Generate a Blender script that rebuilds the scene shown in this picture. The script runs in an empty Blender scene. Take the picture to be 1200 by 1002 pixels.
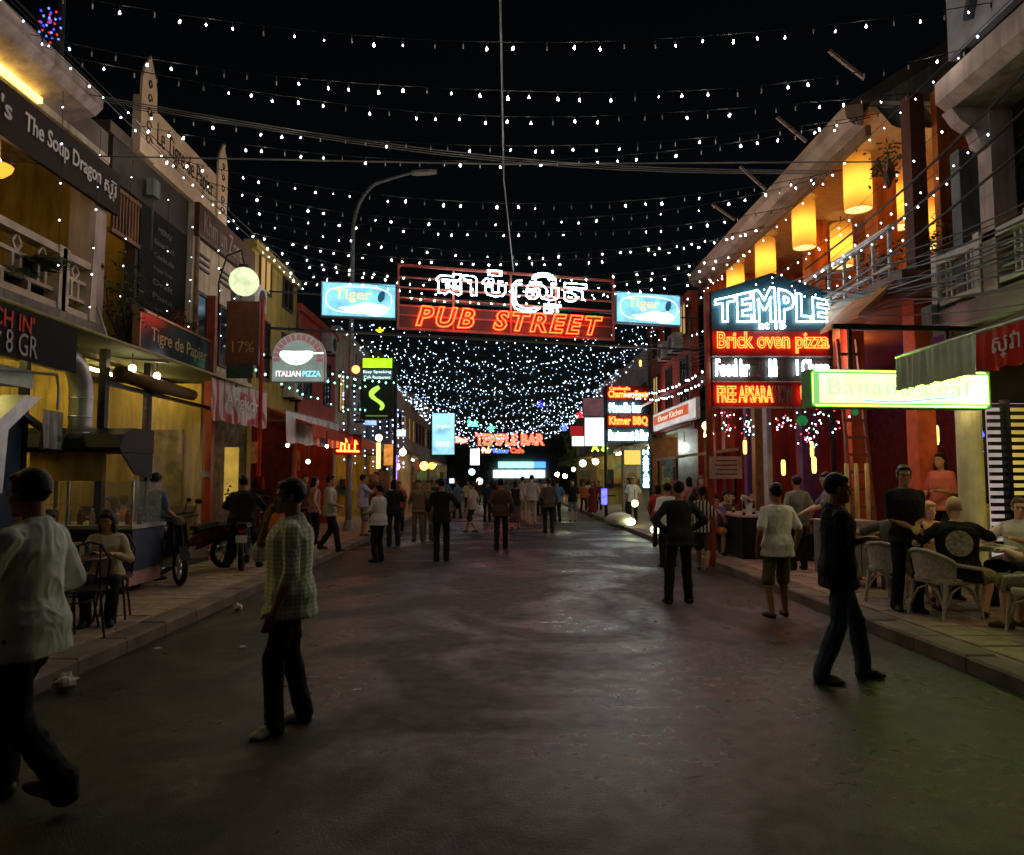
import bpy, bmesh, math, random
import numpy as np
from mathutils import Vector, Matrix, noise
SC = bpy.context.scene
COL = SC.collection
R = math.radians
random.seed(7)
BULB = 310

# ---------------------------------------------------------------- camera
cam_d = bpy.data.cameras.new('camera')
cam = bpy.data.objects.new('camera', cam_d)
COL.objects.link(cam)
SC.camera = cam
cam.location = (0, 0, 1.65)
cam.rotation_euler = (R(90 + 4.1), 0, R(-0.81))
cam_d.sensor_width = 36
cam_d.lens = 25.5
cam_d.clip_start = 0.05
cam_d.clip_end = 600
cam_d.dof.use_dof = True
cam_d.dof.focus_distance = 9.0
cam_d.dof.aperture_fstop = 2.0

# ---------------------------------------------------------------- night sky and moonlight
wd = bpy.data.worlds.new('World')
SC.world = wd
wd.use_nodes = True
nt = wd.node_tree
sky = nt.nodes.new('ShaderNodeTexSky')
sky.sky_type = 'NISHITA'
sky.sun_disc = False
sky.sun_elevation = R(8)
sky.sun_rotation = R(200)
bgn = nt.nodes['Background']
nt.links.new(sky.outputs[0], bgn.inputs[0])
bgn.inputs[1].default_value = 0.0008
sl = bpy.data.lights.new('moon', 'SUN')
sl.energy = 0.004
sl.angle = R(0.5)
so = bpy.data.objects.new('moon', sl)
COL.objects.link(so)
so.rotation_euler = (R(60), 0, R(20))
vs = SC.view_settings
vs.view_transform = 'Standard'
vs.look = 'None'
vs.exposure = 0.0
vs.gamma = 1.0
vs.use_curve_mapping = False
cy = SC.cycles
cy.use_denoising = True
cy.sample_clamp_indirect = 4.0
cy.max_bounces = 6
cy.use_light_tree = True
cy.caustics_reflective = False
cy.caustics_refractive = False

# ---------------------------------------------------------------- helpers: pixel -> place
CM = Matrix.Translation(cam.location) @ cam.rotation_euler.to_matrix().to_4x4()
def ray(px, py):
    d = CM.to_3x3() @ Vector(((px - 600) / 850, (501 - py) / 850, -1))
    return d
def atY(px, py, Y):
    d = ray(px, py)
    return Vector(cam.location) + d * (Y / d.y)
def atX(px, py, X):
    d = ray(px, py)
    return Vector(cam.location) + d * (X / d.x)
def atZ(px, py, Z=0.0):
    d = ray(px, py)
    return Vector(cam.location) + d * ((Z - 1.65) / d.z)

# ---------------------------------------------------------------- materials
MATS = {}
def M(name, col, rough=0.75, var=0.22, scale=6.0, bump=0.0, bscale=None, metal=0.0, coat=0.0, alpha=1.0, trans=0.0, spec=0.2):
    if name in MATS:
        return MATS[name]
    m = bpy.data.materials.new(name)
    MATS[name] = m
    m.use_nodes = True
    n = m.node_tree
    p = n.nodes['Principled BSDF']
    p.inputs['Roughness'].default_value = rough
    p.inputs['Metallic'].default_value = metal
    p.inputs['Coat Weight'].default_value = coat
    p.inputs['Alpha'].default_value = alpha
    p.inputs['Transmission Weight'].default_value = trans
    p.inputs['Specular IOR Level'].default_value = spec
    tc = n.nodes.new('ShaderNodeTexCoord')
    nz = n.nodes.new('ShaderNodeTexNoise')
    nz.inputs['Scale'].default_value = scale
    nz.inputs['Detail'].default_value = 6
    n.links.new(tc.outputs['Object'], nz.inputs['Vector'])
    mr = n.nodes.new('ShaderNodeMapRange')
    mr.inputs[1].default_value = 0.3
    mr.inputs[2].default_value = 0.7
    mr.inputs[3].default_value = 1 - var
    mr.inputs[4].default_value = 1 + var
    n.links.new(nz.outputs[0], mr.inputs[0])
    mx = n.nodes.new('ShaderNodeVectorMath')
    mx.operation = 'SCALE'
    mx.inputs[0].default_value = col
    n.links.new(mr.outputs[0], mx.inputs['Scale'])
    n.links.new(mx.outputs[0], p.inputs['Base Color'])
    rr = n.nodes.new('ShaderNodeMapRange')
    rr.inputs[3].default_value = max(0.02, rough - 0.12)
    rr.inputs[4].default_value = min(1, rough + 0.12)
    n.links.new(nz.outputs[0], rr.inputs[0])
    n.links.new(rr.outputs[0], p.inputs['Roughness'])
    if bump:
        b = n.nodes.new('ShaderNodeBump')
        b.inputs['Strength'].default_value = bump
        b.inputs['Distance'].default_value = 0.01
        n2 = n.nodes.new('ShaderNodeTexNoise')
        n2.inputs['Scale'].default_value = bscale or scale * 8
        n2.inputs['Detail'].default_value = 4
        n.links.new(tc.outputs['Object'], n2.inputs['Vector'])
        n.links.new(n2.outputs[0], b.inputs['Height'])
        n.links.new(b.outputs[0], p.inputs['Normal'])
    return m
def stain(m, amt=.55):
    """rain streaks and grime running down a wall"""
    n = m.node_tree
    p = n.nodes['Principled BSDF']
    src = p.inputs['Base Color'].links[0].from_socket
    tc = n.nodes.new('ShaderNodeTexCoord')
    mp = n.nodes.new('ShaderNodeMapping')
    mp.inputs['Scale'].default_value = (3.5, 3.5, .45)
    n.links.new(tc.outputs['Object'], mp.inputs[0])
    nz = n.nodes.new('ShaderNodeTexNoise')
    nz.inputs['Scale'].default_value = 1.6
    nz.inputs['Detail'].default_value = 8
    nz.inputs['Roughness'].default_value = .65
    n.links.new(mp.outputs[0], nz.inputs['Vector'])
    mr = n.nodes.new('ShaderNodeMapRange')
    mr.inputs[1].default_value = .42
    mr.inputs[2].default_value = .7
    mr.inputs[3].default_value = 1
    mr.inputs[4].default_value = 1 - amt
    n.links.new(nz.outputs[0], mr.inputs[0])
    v = n.nodes.new('ShaderNodeVectorMath')
    v.operation = 'SCALE'
    n.links.new(src, v.inputs[0])
    n.links.new(mr.outputs[0], v.inputs['Scale'])
    n.links.new(v.outputs[0], p.inputs['Base Color'])
    return m
def EM(name, col, s, var=0.0, scale=3.0):
    if name in MATS:
        return MATS[name]
    m = bpy.data.materials.new(name)
    MATS[name] = m
    m.use_nodes = True
    n = m.node_tree
    n.nodes.remove(n.nodes['Principled BSDF'])
    e = n.nodes.new('ShaderNodeEmission')
    e.inputs[0].default_value = (*col, 1)
    e.inputs[1].default_value = s
    if var:
        tc = n.nodes.new('ShaderNodeTexCoord')
        nz = n.nodes.new('ShaderNodeTexNoise')
        nz.inputs['Scale'].default_value = scale
        n.links.new(tc.outputs['Object'], nz.inputs['Vector'])
        mr = n.nodes.new('ShaderNodeMapRange')
        mr.inputs[1].default_value = 0.3
        mr.inputs[2].default_value = 0.7
        mr.inputs[3].default_value = s * (1 - var)
        mr.inputs[4].default_value = s * (1 + var)
        n.links.new(nz.outputs[0], mr.inputs[0])
        n.links.new(mr.outputs[0], e.inputs[1])
    n.links.new(e.outputs[0], n.nodes['Material Output'].inputs[0])
    return m
def stripes(name, c1, c2, freq, axis='X', rough=0.8, second=None, width=0.5, dist=0.4):
    """woven or printed stripes; second = a second axis crossing it (checks)"""
    if name in MATS:
        return MATS[name]
    m = M(name, c1, rough, 0.1, 9)
    n = m.node_tree
    p = n.nodes['Principled BSDF']
    tc = n.nodes.new('ShaderNodeTexCoord')
    fac = None
    for ax in ([axis] if not second else [axis, second]):
        w = n.nodes.new('ShaderNodeTexWave')
        w.wave_type = 'BANDS'
        w.bands_direction = ax
        w.inputs['Scale'].default_value = freq
        w.inputs['Distortion'].default_value = dist
        n.links.new(tc.outputs['Object'], w.inputs[0])
        g = n.nodes.new('ShaderNodeMapRange')
        g.inputs[1].default_value = width - 0.12
        g.inputs[2].default_value = width + 0.12
        n.links.new(w.outputs[1], g.inputs[0])
        if fac is None:
            fac = g.outputs[0]
        else:
            a = n.nodes.new('ShaderNodeMath')
            a.operation = 'MAXIMUM'
            n.links.new(fac, a.inputs[0])
            n.links.new(g.outputs[0], a.inputs[1])
            fac = a.outputs[0]
    mix = n.nodes.new('ShaderNodeMix')
    mix.data_type = 'RGBA'
    n.links.new(fac, mix.inputs[0])
    mix.inputs[6].default_value = (*c1, 1)
    mix.inputs[7].default_value = (*c2, 1)
    n.links.new(mix.outputs[2], p.inputs['Base Color'])
    return m
def glassy(name, tint, mixf, rough=0.08):
    """thin clear sheet: mostly see-through, part glossy/diffuse film"""
    m = bpy.data.materials.new(name)
    MATS[name] = m
    m.use_nodes = True
    n = m.node_tree
    p = n.nodes['Principled BSDF']
    p.inputs['Base Color'].default_value = (*tint, 1)
    p.inputs['Roughness'].default_value = rough
    tr = n.nodes.new('ShaderNodeBsdfTransparent')
    mx = n.nodes.new('ShaderNodeMixShader')
    mx.inputs[0].default_value = mixf
    n.links.new(tr.outputs[0], mx.inputs[1])
    n.links.new(p.outputs[0], mx.inputs[2])
    n.links.new(mx.outputs[0], n.nodes['Material Output'].inputs[0])
    tc = n.nodes.new('ShaderNodeTexCoord')
    nz = n.nodes.new('ShaderNodeTexNoise')
    nz.inputs['Scale'].default_value = 3
    nz.inputs['Detail'].default_value = 3
    nz.inputs['Distortion'].default_value = 1.5
    b = n.nodes.new('ShaderNodeBump')
    b.inputs['Strength'].default_value = 0.5
    b.inputs['Distance'].default_value = 0.06
    n.links.new(tc.outputs['Object'], nz.inputs['Vector'])
    n.links.new(nz.outputs[0], b.inputs['Height'])
    n.links.new(b.outputs[0], p.inputs['Normal'])
    return m
def see_thru(name, col):
    return glassy(name, col, 0.2, 0.05)

black = M('black_paint', (0.012, 0.012, 0.013), 0.5)
darkmetal = M('dark_metal', (0.03, 0.03, 0.032), 0.45, metal=0.6)
steel = M('steel', (0.55, 0.56, 0.55), 0.32, metal=0.9, bump=0.05)
galv = M('galvanised', (0.42, 0.47, 0.48), 0.4, metal=0.7, var=0.3, bump=0.08, bscale=14)
greypole = M('grey_pole', (0.25, 0.25, 0.25), 0.5, metal=0.3)
concrete = M('concrete', (0.27, 0.25, 0.22), 0.85, var=0.35, scale=2.5, bump=0.25, bscale=40)
cream = M('cream_plaster', (0.52, 0.44, 0.33), 0.85, var=0.25, scale=1.3, bump=0.12)
pinkpl = M('pink_plaster', (0.48, 0.37, 0.34), 0.85, var=0.28, scale=1.5, bump=0.12)
yellowpl = M('yellow_plaster', (0.42, 0.31, 0.085), 0.8, var=0.25, scale=1.2, bump=0.1)
orangepl = M('orange_plaster', (0.62, 0.17, 0.03), 0.75, var=0.25, scale=1.5, bump=0.08)
redpl = M('red_plaster', (0.42, 0.07, 0.035), 0.7, var=0.25, scale=1.5, bump=0.08)
greypl = M('grey_plaster', (0.18, 0.19, 0.185), 0.9, var=0.3, scale=1.2, bump=0.15)
darkwall = M('dark_wall', (0.06, 0.05, 0.045), 0.85, var=0.4, scale=1.6, bump=0.15)
wood = M('brown_wood', (0.16, 0.085, 0.045), 0.6, var=0.35, scale=5, bump=0.1)
darkwood = M('dark_wood', (0.06, 0.035, 0.022), 0.55, var=0.35, scale=5, bump=0.1)
redwood = M('red_wood', (0.26, 0.05, 0.025), 0.5, var=0.3, scale=4)
roofm = M('roof_sheet', (0.11, 0.085, 0.07), 0.8, var=0.35, scale=2)
for m_ in (concrete, cream, pinkpl, yellowpl, orangepl, redpl, greypl): stain(m_)
greenfab = M('green_canvas', (0.05, 0.062, 0.035), 0.85, var=0.3, scale=2, bump=0.1)
tarp = M('grey_tarp', (0.2, 0.24, 0.2), 0.75, var=0.3, scale=2)
darkglass = M('window_glass', (0.015, 0.018, 0.02), 0.08, var=0.1)
wirem = M('black_cable', (0.012, 0.012, 0.012), 0.5)
greywire = M('grey_cable', (0.1, 0.1, 0.1), 0.5)
skins = [M('skin_%d' % i, c, 0.5, var=0.1, scale=14) for i, c in enumerate([(0.33, 0.175, 0.1), (0.38, 0.21, 0.125), (0.6, 0.36, 0.25), (0.24, 0.12, 0.07)])]
hairm = M('black_hair', (0.008, 0.007, 0.006), 0.45, var=0.3, scale=40, bump=0.4, bscale=160)
blondm = M('blond_hair', (0.5, 0.34, 0.14), 0.5, var=0.3, scale=40, bump=0.4, bscale=160)
greyhair = M('grey_brown_hair', (0.12, 0.085, 0.055), 0.5, var=0.3, scale=40, bump=0.4, bscale=160)
leafm = M('leaf_green', (0.05, 0.085, 0.025), 0.6, var=0.5, scale=7)

# ---------------------------------------------------------------- geometry collector
class G:
    def __init__(s):
        s.v, s.f = [], []
    def add(s, vs, fs):
        k = len(s.v)
        s.v += [tuple(p) for p in vs]
        s.f += [tuple(i + k for i in f) for f in fs]
        return s
    def bx(s, x0, x1, y0, y1, z0, z1):
        if x0 > x1: x0, x1 = x1, x0
        if y0 > y1: y0, y1 = y1, y0
        if z0 > z1: z0, z1 = z1, z0
        v = [(x0, y0, z0), (x1, y0, z0), (x1, y1, z0), (x0, y1, z0), (x0, y0, z1), (x1, y0, z1), (x1, y1, z1), (x0, y1, z1)]
        return s.add(v, [(0, 3, 2, 1), (4, 5, 6, 7), (0, 1, 5, 4), (1, 2, 6, 5), (2, 3, 7, 6), (3, 0, 4, 7)])
    def box(s, c, d, Rm=None):
        g = G().bx(-d[0] / 2, d[0] / 2, -d[1] / 2, d[1] / 2, -d[2] / 2, d[2] / 2)
        c = Vector(c)
        return s.add([(Rm @ Vector(p) if Rm else Vector(p)) + c for p in g.v], g.f)
    def bbox(s, x0, x1, y0, y1, z0, z1, b=0.01):
        """box with chamfered top edges"""
        v = [(x0, y0, z0), (x1, y0, z0), (x1, y1, z0), (x0, y1, z0), (x0, y0, z1 - b), (x1, y0, z1 - b), (x1, y1, z1 - b), (x0, y1, z1 - b),
             (x0 + b, y0 + b, z1), (x1 - b, y0 + b, z1), (x1 - b, y1 - b, z1), (x0 + b, y1 - b, z1)]
        f = [(0, 3, 2, 1), (8, 9, 10, 11)]
        for i in range(4):
            j = (i + 1) % 4
            f += [(i, j, j + 4, i + 4), (i + 4, j + 4, j + 8, i + 8)]
        return s.add(v, f)
    def bar(s, a, b, w, h=None, up=(0, 0, 1)):
        a, b = Vector(a), Vector(b)
        h = h or w
        d = (b - a).normalized()
        u = Vector(up)
        if abs(d.dot(u)) > 0.99: u = Vector((0, 1, 0))
        x = d.cross(u).normalized()
        z = x.cross(d)
        v = []
        for p in (a, b):
            for i, j in ((-1, -1), (1, -1), (1, 1), (-1, 1)):
                v.append(p + x * (i * w / 2) + z * (j * h / 2))
        return s.add(v, [(0, 1, 2, 3), (7, 6, 5, 4), (0, 4, 5, 1), (1, 5, 6, 2), (2, 6, 7, 3), (3, 7, 4, 0)])
    def loft(s, rings, cap=True):
        n = len(rings[0])
        vs = [p for r in rings for p in r]
        fs = []
        for i in range(len(rings) - 1):
            for j in range(n):
                k = (j + 1) % n
                fs.append((i * n + j, i * n + k, (i + 1) * n + k, (i + 1) * n + j))
        if cap:
            fs.append(tuple(reversed(range(n))))
            fs.append(tuple((len(rings) - 1) * n + j for j in range(n)))
        return s.add(vs, fs)
    def tube(s, pts, r, n=8, cap=True, closed=False):
        P = [Vector(p) for p in pts]
        m = len(P)
        rr = r if isinstance(r, (list, tuple)) else [r] * m
        rings, x = [], None
        for i, p in enumerate(P):
            if closed:
                d = P[(i + 1) % m] - P[i - 1]
            else:
                d = P[min(i + 1, m - 1)] - P[max(i - 1, 0)]
            d.normalize()
            if x is None:
                a = Vector((0, 0, 1)) if abs(d.z) < 0.9 else Vector((0, 1, 0))
                x = d.cross(a).normalized()
            else:
                x = (x - d * x.dot(d)).normalized()
            y = d.cross(x)
            rings.append([p + (x * math.cos(t) + y * math.sin(t)) * rr[i] for t in [2 * math.pi * k / n for k in range(n)]])
        if closed:
            rings.append(rings[0])
            return s.loft(rings, False)
        return s.loft(rings, cap)
    def cap(s, a, b, r0, r1, n=10):
        """tapered capsule"""
        a, b = Vector(a), Vector(b)
        d = (b - a)
        if d.length < 1e-5: d = Vector((0, 0, 1e-4))
        d = d.normalized()
        pts, rs = [], []
        for t in (-0.98, -0.75, -0.35):
            pts.append(a + d * (t * r0)); rs.append(r0 * math.sqrt(1 - t * t))
        pts += [a, b]; rs += [r0, r1]
        for t in (0.35, 0.75, 0.98):
            pts.append(b + d * (t * r1)); rs.append(r1 * math.sqrt(1 - t * t))
        return s.tube(pts, rs, n)
    def ell(s, c, r, n=12, m=8, Rm=None):
        c = Vector(c)
        rings = []
        for i in range(m + 1):
            a = -math.pi / 2 + math.pi * min(max(i / m, 0.02), 0.98)
            ring = []
            for k in range(n):
                t = 2 * math.pi * k / n
                p = Vector((math.cos(a) * math.cos(t) * r[0], math.cos(a) * math.sin(t) * r[1], math.sin(a) * r[2]))
                ring.append((Rm @ p if Rm else p) + c)
            rings.append(ring)
        return s.loft(rings)
    def lathe(s, prof, c=(0, 0, 0), n=16, cap=True):
        c = Vector(c)
        return s.loft([[c + Vector((r * math.cos(2 * math.pi * k / n), r * math.sin(2 * math.pi * k / n), z)) for k in range(n)] for r, z in prof], cap)
    def sheet(s, fn, nu, nv, th=0.0):
        vs = [fn(i / nu, j / nv) for j in range(nv + 1) for i in range(nu + 1)]
        fs = [(j * (nu + 1) + i, j * (nu + 1) + i + 1, (j + 1) * (nu + 1) + i + 1, (j + 1) * (nu + 1) + i) for j in range(nv) for i in range(nu)]
        return s.add(vs, fs)
    def xf(s, m):
        s.v = [tuple(m @ Vector(p)) for p in s.v]
        return s
    def join(s, o):
        return s.add(o.v, o.f)

def mesh_obj(name, g, mat, parent=None, smooth=False):
    me = bpy.data.meshes.new(name)
    me.from_pydata(g.v, [], g.f)
    if smooth:
        me.polygons.foreach_set('use_smooth', [True] * len(me.polygons))
    me.materials.append(mat)
    o = bpy.data.objects.new(name, me)
    COL.objects.link(o)
    if parent: o.parent = parent
    return o
def tag(o, label=None, cat=None, group=None, kind=None):
    if label: o['label'] = label
    if cat: o['category'] = cat
    if group: o['group'] = group
    if kind: o['kind'] = kind
    return o
def struct(name, g, mat, smooth=False, kind='structure'):
    return tag(mesh_obj(name, g, mat, None, smooth), kind=kind)
class Thing:
    def __init__(s, name, label, cat, loc=(0, 0, 0), rz=0, group=None):
        o = bpy.data.objects.new(name, None)
        COL.objects.link(o)
        o.empty_display_size = 0.1
        o.location = loc
        o.rotation_euler = (0, 0, rz)
        tag(o, label, cat, group)
        s.o = o
        s.m = Matrix.Translation(loc) @ Matrix.Rotation(rz, 4, 'Z')
        s.inv = s.m.inverted()
    def p(s, name, g, mat, sub=None, smooth=False):      # geometry in the thing's own frame
        return mesh_obj(name, g, mat, sub or s.o, smooth)
    def w(s, name, g, mat, sub=None, smooth=False):      # geometry given in world coordinates
        return mesh_obj(name, g.xf(s.inv), mat, sub or s.o, smooth)
def single(name, label, cat, g, mat, smooth=False, group=None, loc=None):
    o = mesh_obj(name, g, mat, None, smooth)
    return tag(o, label, cat, group)
KIDS = {}
def copy_tree(o, parent=None):
    c = o.copy()
    COL.objects.link(c)
    if parent: c.parent = parent
    for ch in list(o.children):
        copy_tree(ch, c)
    return c

# ---------------------------------------------------------------- lettering
def text_g(s, h=None, w=None, tube=0.0, shear=0.0, space=1.0, bold=0.0, ext=0.004, deform=None, align='C', res=3):
    """letters standing in the XZ plane, read from -Y; centred on x=0, resting on z=0"""
    c = bpy.data.curves.new('lettering', 'FONT')
    c.body = s
    c.resolution_u = res
    c.space_character = space
    c.shear = shear
    c.offset = bold
    if tube:
        c.fill_mode = 'NONE'
        c.bevel_depth = tube
        c.bevel_resolution = 1
    else:
        c.extrude = ext
    o = bpy.data.objects.new('lettering', c)
    me = bpy.data.meshes.new_from_object(o)
    n = len(me.vertices)
    a = np.empty(n * 3, 'f')
    me.vertices.foreach_get('co', a)
    a = a.reshape(-1, 3)
    fs = [tuple(p.vertices) for p in me.polygons]
    bpy.data.objects.remove(o)
    bpy.data.curves.remove(c)
    bpy.data.meshes.remove(me)
    g = G()
    if n == 0: return g
    mn, mx = a.min(0), a.max(0)
    sx = sz = 1.0
    if h: sz = sx = h / (mx[1] - mn[1])
    if w:
        sx = w / (mx[0] - mn[0])
        if not h: sz = sx
    x = (a[:, 0] - (mn[0] + mx[0]) / 2) * sx
    if align == 'L': x = (a[:, 0] - mn[0]) * sx
    z = (a[:, 1] - mn[1]) * sz
    y = -a[:, 2] * (1 if tube == 0 else 1)
    if deform:
        W = x.max() - x.min()
        z = z * deform((x - x.min()) / W * 2 - 1)
    g.v = [tuple(p) for p in np.stack([x, y, z], 1)]
    g.f = fs
    return g
def T3(x, y, z, rz=0):
    return Matrix.Translation((x, y, z)) @ Matrix.Rotation(rz, 4, 'Z')

# ---------------------------------------------------------------- deferred remeshing (bodies and clothes)
PEND = []
def soft(name, g, mat, parent, vox, it=4, fold=0.0, floor=None, seed=0):
    o = mesh_obj(name, g, mat, parent)
    m = o.modifiers.new('r', 'REMESH')
    m.mode = 'VOXEL'
    m.voxel_size = vox
    if it:
        s = o.modifiers.new('s', 'SMOOTH')
        s.iterations = it
        s.factor = 0.5
    PEND.append((o, fold, floor, seed))
    return o
def bake():
    dg = bpy.context.evaluated_depsgraph_get()
    for o, fold, floor, seed in PEND:
        me = bpy.data.meshes.new_from_object(o.evaluated_get(dg))
        old = o.data
        n = len(me.vertices)
        if n:
            a = np.empty(n * 3, 'f'); me.vertices.foreach_get('co', a); a = a.reshape(-1, 3)
            if fold:
                nn = np.empty(n * 3, 'f'); me.vertices.foreach_get('normal', nn); nn = nn.reshape(-1, 3)
                o_ = Vector((seed * 1.7, seed * .9, seed * .3))
                d = np.empty(n, 'f')
                for k in range(n):
                    c = a[k]
                    q = Vector((c[0] * 7, c[1] * 7, c[2] * 4.2)) + o_
                    w1 = noise.noise(q)
                    w2 = noise.noise(Vector((c[0] * 15 + w1 * 1.5, c[1] * 15, c[2] * 8 + w1 * 2)) - o_)
                    d[k] = (1 - abs(w1)) ** 3 + .6 * (1 - abs(w2)) ** 3
                a = a + nn * ((d - d.mean()) * fold * 3.2)[:, None]
            if floor is not None:
                a[:, 2] = np.maximum(a[:, 2], floor)
            me.vertices.foreach_set('co', a.astype('f').ravel())
            me.polygons.foreach_set('use_smooth', [True] * len(me.polygons))
        if not me.materials: me.materials.append(old.materials[0])
        me.name = o.name
        o.modifiers.clear()
        o.data = me
        bpy.data.meshes.remove(old)
    PEND.clear()
import zlib
# ---------------------------------------------------------------- people
def ik(a, c, l1, l2, pole):
    a, c = Vector(a), Vector(c)
    d = c - a
    L = d.length
    if L > (l1 + l2) * 0.999:
        c = a + d.normalized() * (l1 + l2) * 0.999
        d = c - a; L = d.length
    t = (l1 * l1 - l2 * l2 + L * L) / (2 * L)
    h = math.sqrt(max(0, l1 * l1 - t * t))
    u = d / L
    p = Vector(pole)
    p = p - u * p.dot(u)
    if p.length < 1e-4: p = Vector((0, 1, 0))
    return a + u * t + p.normalized() * h, c
def rings_of(prof, fr, org, grow=0.0, n=18):
    out = []
    for z, rx, ry, oy in prof:
        rg = []
        for k in range(n):
            t = 2 * math.pi * k / n
            c, s = math.cos(t), math.sin(t)
            q = 0.85   # slightly squared ellipse
            x = math.copysign(abs(c) ** q, c) * (rx + grow)
            y = math.copysign(abs(s) ** q, s) * (ry + grow) + oy
            rg.append(org + fr @ Vector((x, y, z)))
        out.append(rg)
    return out
TORSO = [(-.13, .12, .09, 0), (-.08, .152, .112, -.01), (0, .162, .118, -.008), (.12, .145, .105, 0), (.24, .152, .11, .005), (.36, .165, .115, .004), (.42, .15, .098, -.004), (.465, .105, .078, -.012), (.51, .06, .058, -.015)]
def person(loc, rz, label, h=1.68, shirt=None, pants=None, shoes=None, skin=0, hair='short', hairmat=None, sleeve='short', legs='long',
           LH=None, RH=None, LF=(-.11, .0, 0), RF=(.11, .0, 0), pel=(0, 0, .93), lean=0, side=0, twist=0, head=(0, 0), vox=.014, stout=1.0, hem=-.14,
           Lpole=(-.6, -1, -.2), Rpole=(.6, -1, -.2), kpole=(0, 1, 0), footyaw=(10, -10), pitch=(0, 0), curl=.5, female=False, print_=None, collar=False, group=None, bag=False, tuck=False):
    s = h / 1.7
    T = Thing('person', label, 'person', loc, rz, group)
    sk = skins[skin]
    hm = hairmat or hairm
    near = vox < .01
    if kpole == (0, 1, 0) and pel[2] > .86:
        zs = [math.sqrt(max(.3, .814 ** 2 - (f[0] - sx * .088 - pel[0]) ** 2 - (f[1] - pel[1]) ** 2)) + .12 + f[2] for sx, f in ((-1, LF), (1, RF))]
        pel = (pel[0], pel[1], min([pel[2]] + zs))
    org = Vector(pel)
    fr = Matrix.Rotation(R(twist), 3, 'Z') @ Matrix.Rotation(R(-lean), 3, 'X') @ Matrix.Rotation(R(side), 3, 'Y')
    pf = Matrix.Rotation(R(twist * .4), 3, 'Z')
    wS = .152 if female else .168
    body, shg, trg, hrg = G(), G(), G(), G()
    prof = [(z, rx * (stout if z < .4 else (1 + stout) / 2) * (.93 if female and z > .05 else 1), ry * (stout if z < .45 else 1), oy) for z, rx, ry, oy in TORSO]
    body.loft(rings_of(prof, fr, org, -.008))
    neck = org + fr @ Vector((0, -.012, .47))
    hf = fr @ Matrix.Rotation(R(lean * .6), 3, 'X') @ Matrix.Rotation(R(head[0]), 3, 'Z') @ Matrix.Rotation(R(head[1]), 3, 'X')
    hc = neck + fr @ Vector((0, .0, .06)) + hf @ Vector((0, .022, .115))
    body.cap(neck - fr @ Vector((0, 0, .06)), hc - hf @ Vector((0, .022, .03)), .058, .05)
    H = lambda x, y, z: hc + hf @ Vector((x, y, z))
    body.ell(H(0, -.012, .03), (.074, .092, .088), 16, 10, hf)
    body.ell(H(0, .022, -.042), (.058, .064, .07), 14, 8, hf)
    body.cap(H(-.012, .066, -.098), H(.012, .066, -.098), .021, .021)
    body.cap(H(0, .083, .002), H(0, .095, -.033), .0085, .0125)
    body.ell(H(0, .068, .024), (.052, .02, .013), 10, 6, hf)
    body.ell(H(0, .08, -.067), (.024, .013, .009), 8, 6, hf)
    body.ell(H(0, .08, -.079), (.02, .012, .008), 8, 6, hf)
    for sx in (-1, 1):
        body.ell(H(sx * .044, .055, -.022), (.02, .018, .014), 8, 6, hf)
        body.ell(H(sx * .077, -.004, -.012), (.01, .021, .032), 8, 6, hf)
    # hair
    if hair in ('short', 'fringe'):
        hrg.ell(H(0, -.027, .036), (.081, .095, .099), 18, 12, hf)
        hrg.ell(H(0, .034, .087), (.063, .044, .029), 12, 8, hf)
        for sx in (-1, 1): hrg.ell(H(sx * .066, .014, .034), (.014, .022, .04), 8, 6, hf)
        if hair == 'fringe':
            for k in range(9):
                x = (k - 4) * .0135
                hrg.cap(H(x, .045, .098), H(x * 1.15, .077 - abs(x) * .25, .066 - .01 * math.sin(k * 2.1)), .013, .005, 6)
        rs = random.Random(zlib.crc32((label).encode()) % 999)
        for k in range(110 if vox < .012 else 0):
            a, b = rs.uniform(0, 6.28), rs.uniform(-.5, 1.4)
            d = Vector((math.cos(a) * math.cos(b), math.sin(a) * math.cos(b), math.sin(b)))
            if d.y > .3 and d.z < .55: continue
            q = H(d.x * .079, d.y * .092 - .027, .036 + d.z * .096)
            hrg.cap(q - hf @ d * .008, q + hf @ (d * .004 + Vector((rs.uniform(-.014, .014), rs.uniform(-.004, .016), -.012))), .0095, .004, 6)
    elif hair in ('long', 'tail', 'bob'):
        hrg.ell(H(0, -.024, .044), (.084, .097, .088), 16, 10, hf)
        hrg.ell(H(0, .04, .085), (.06, .05, .03), 12, 8, hf)
        if hair == 'tail':
            hrg.cap(H(0, -.1, .03), H(0, -.15, -.16), .03, .014)
            hrg.ell(H(0, -.06, -.01), (.07, .045, .06), 12, 8, hf)
        else:
            L = -.25 if hair == 'long' else -.11
            hrg.cap(H(0, -.065, 0), H(0, -.085, L), .06, .05)
            for sx in (-1, 1):
                hrg.cap(H(sx * .06, -.03, .01), H(sx * .07, -.045, L), .034, .028)
                hrg.cap(H(sx * .07, .005, .05), H(sx * .08, -.01, L * .7), .015, .01)
    # arms
    wr, hands = {}, {}
    for sx, tgt, pole in ((-1, LH, Lpole), (1, RH, Rpole)):
        sh = org + fr @ Vector((sx * wS, -.008, .418))
        if tgt is None: tgt = org + pf @ Vector((sx * .255, .03, -.06))
        el, w = ik(sh, tgt, .285, .25, pole)
        inn = org + fr @ Vector((sx * .07, -.01, .43))
        k = .9 if female else 1.0
        body.cap(inn, sh, .06, .056 * k)
        body.cap(sh, el, .05 * k, .041 * k)
        body.cap(el, el.lerp(w, .35), .041 * k, .043 * k)
        body.cap(el.lerp(w, .35), w, .043 * k, .027 * k)
        d = (w - el).normalized()
        # hand: palm, four fingers and a thumb
        q = pole if abs(Vector(pole).normalized().dot(d)) < .95 else (0, 1, 0)
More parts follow.
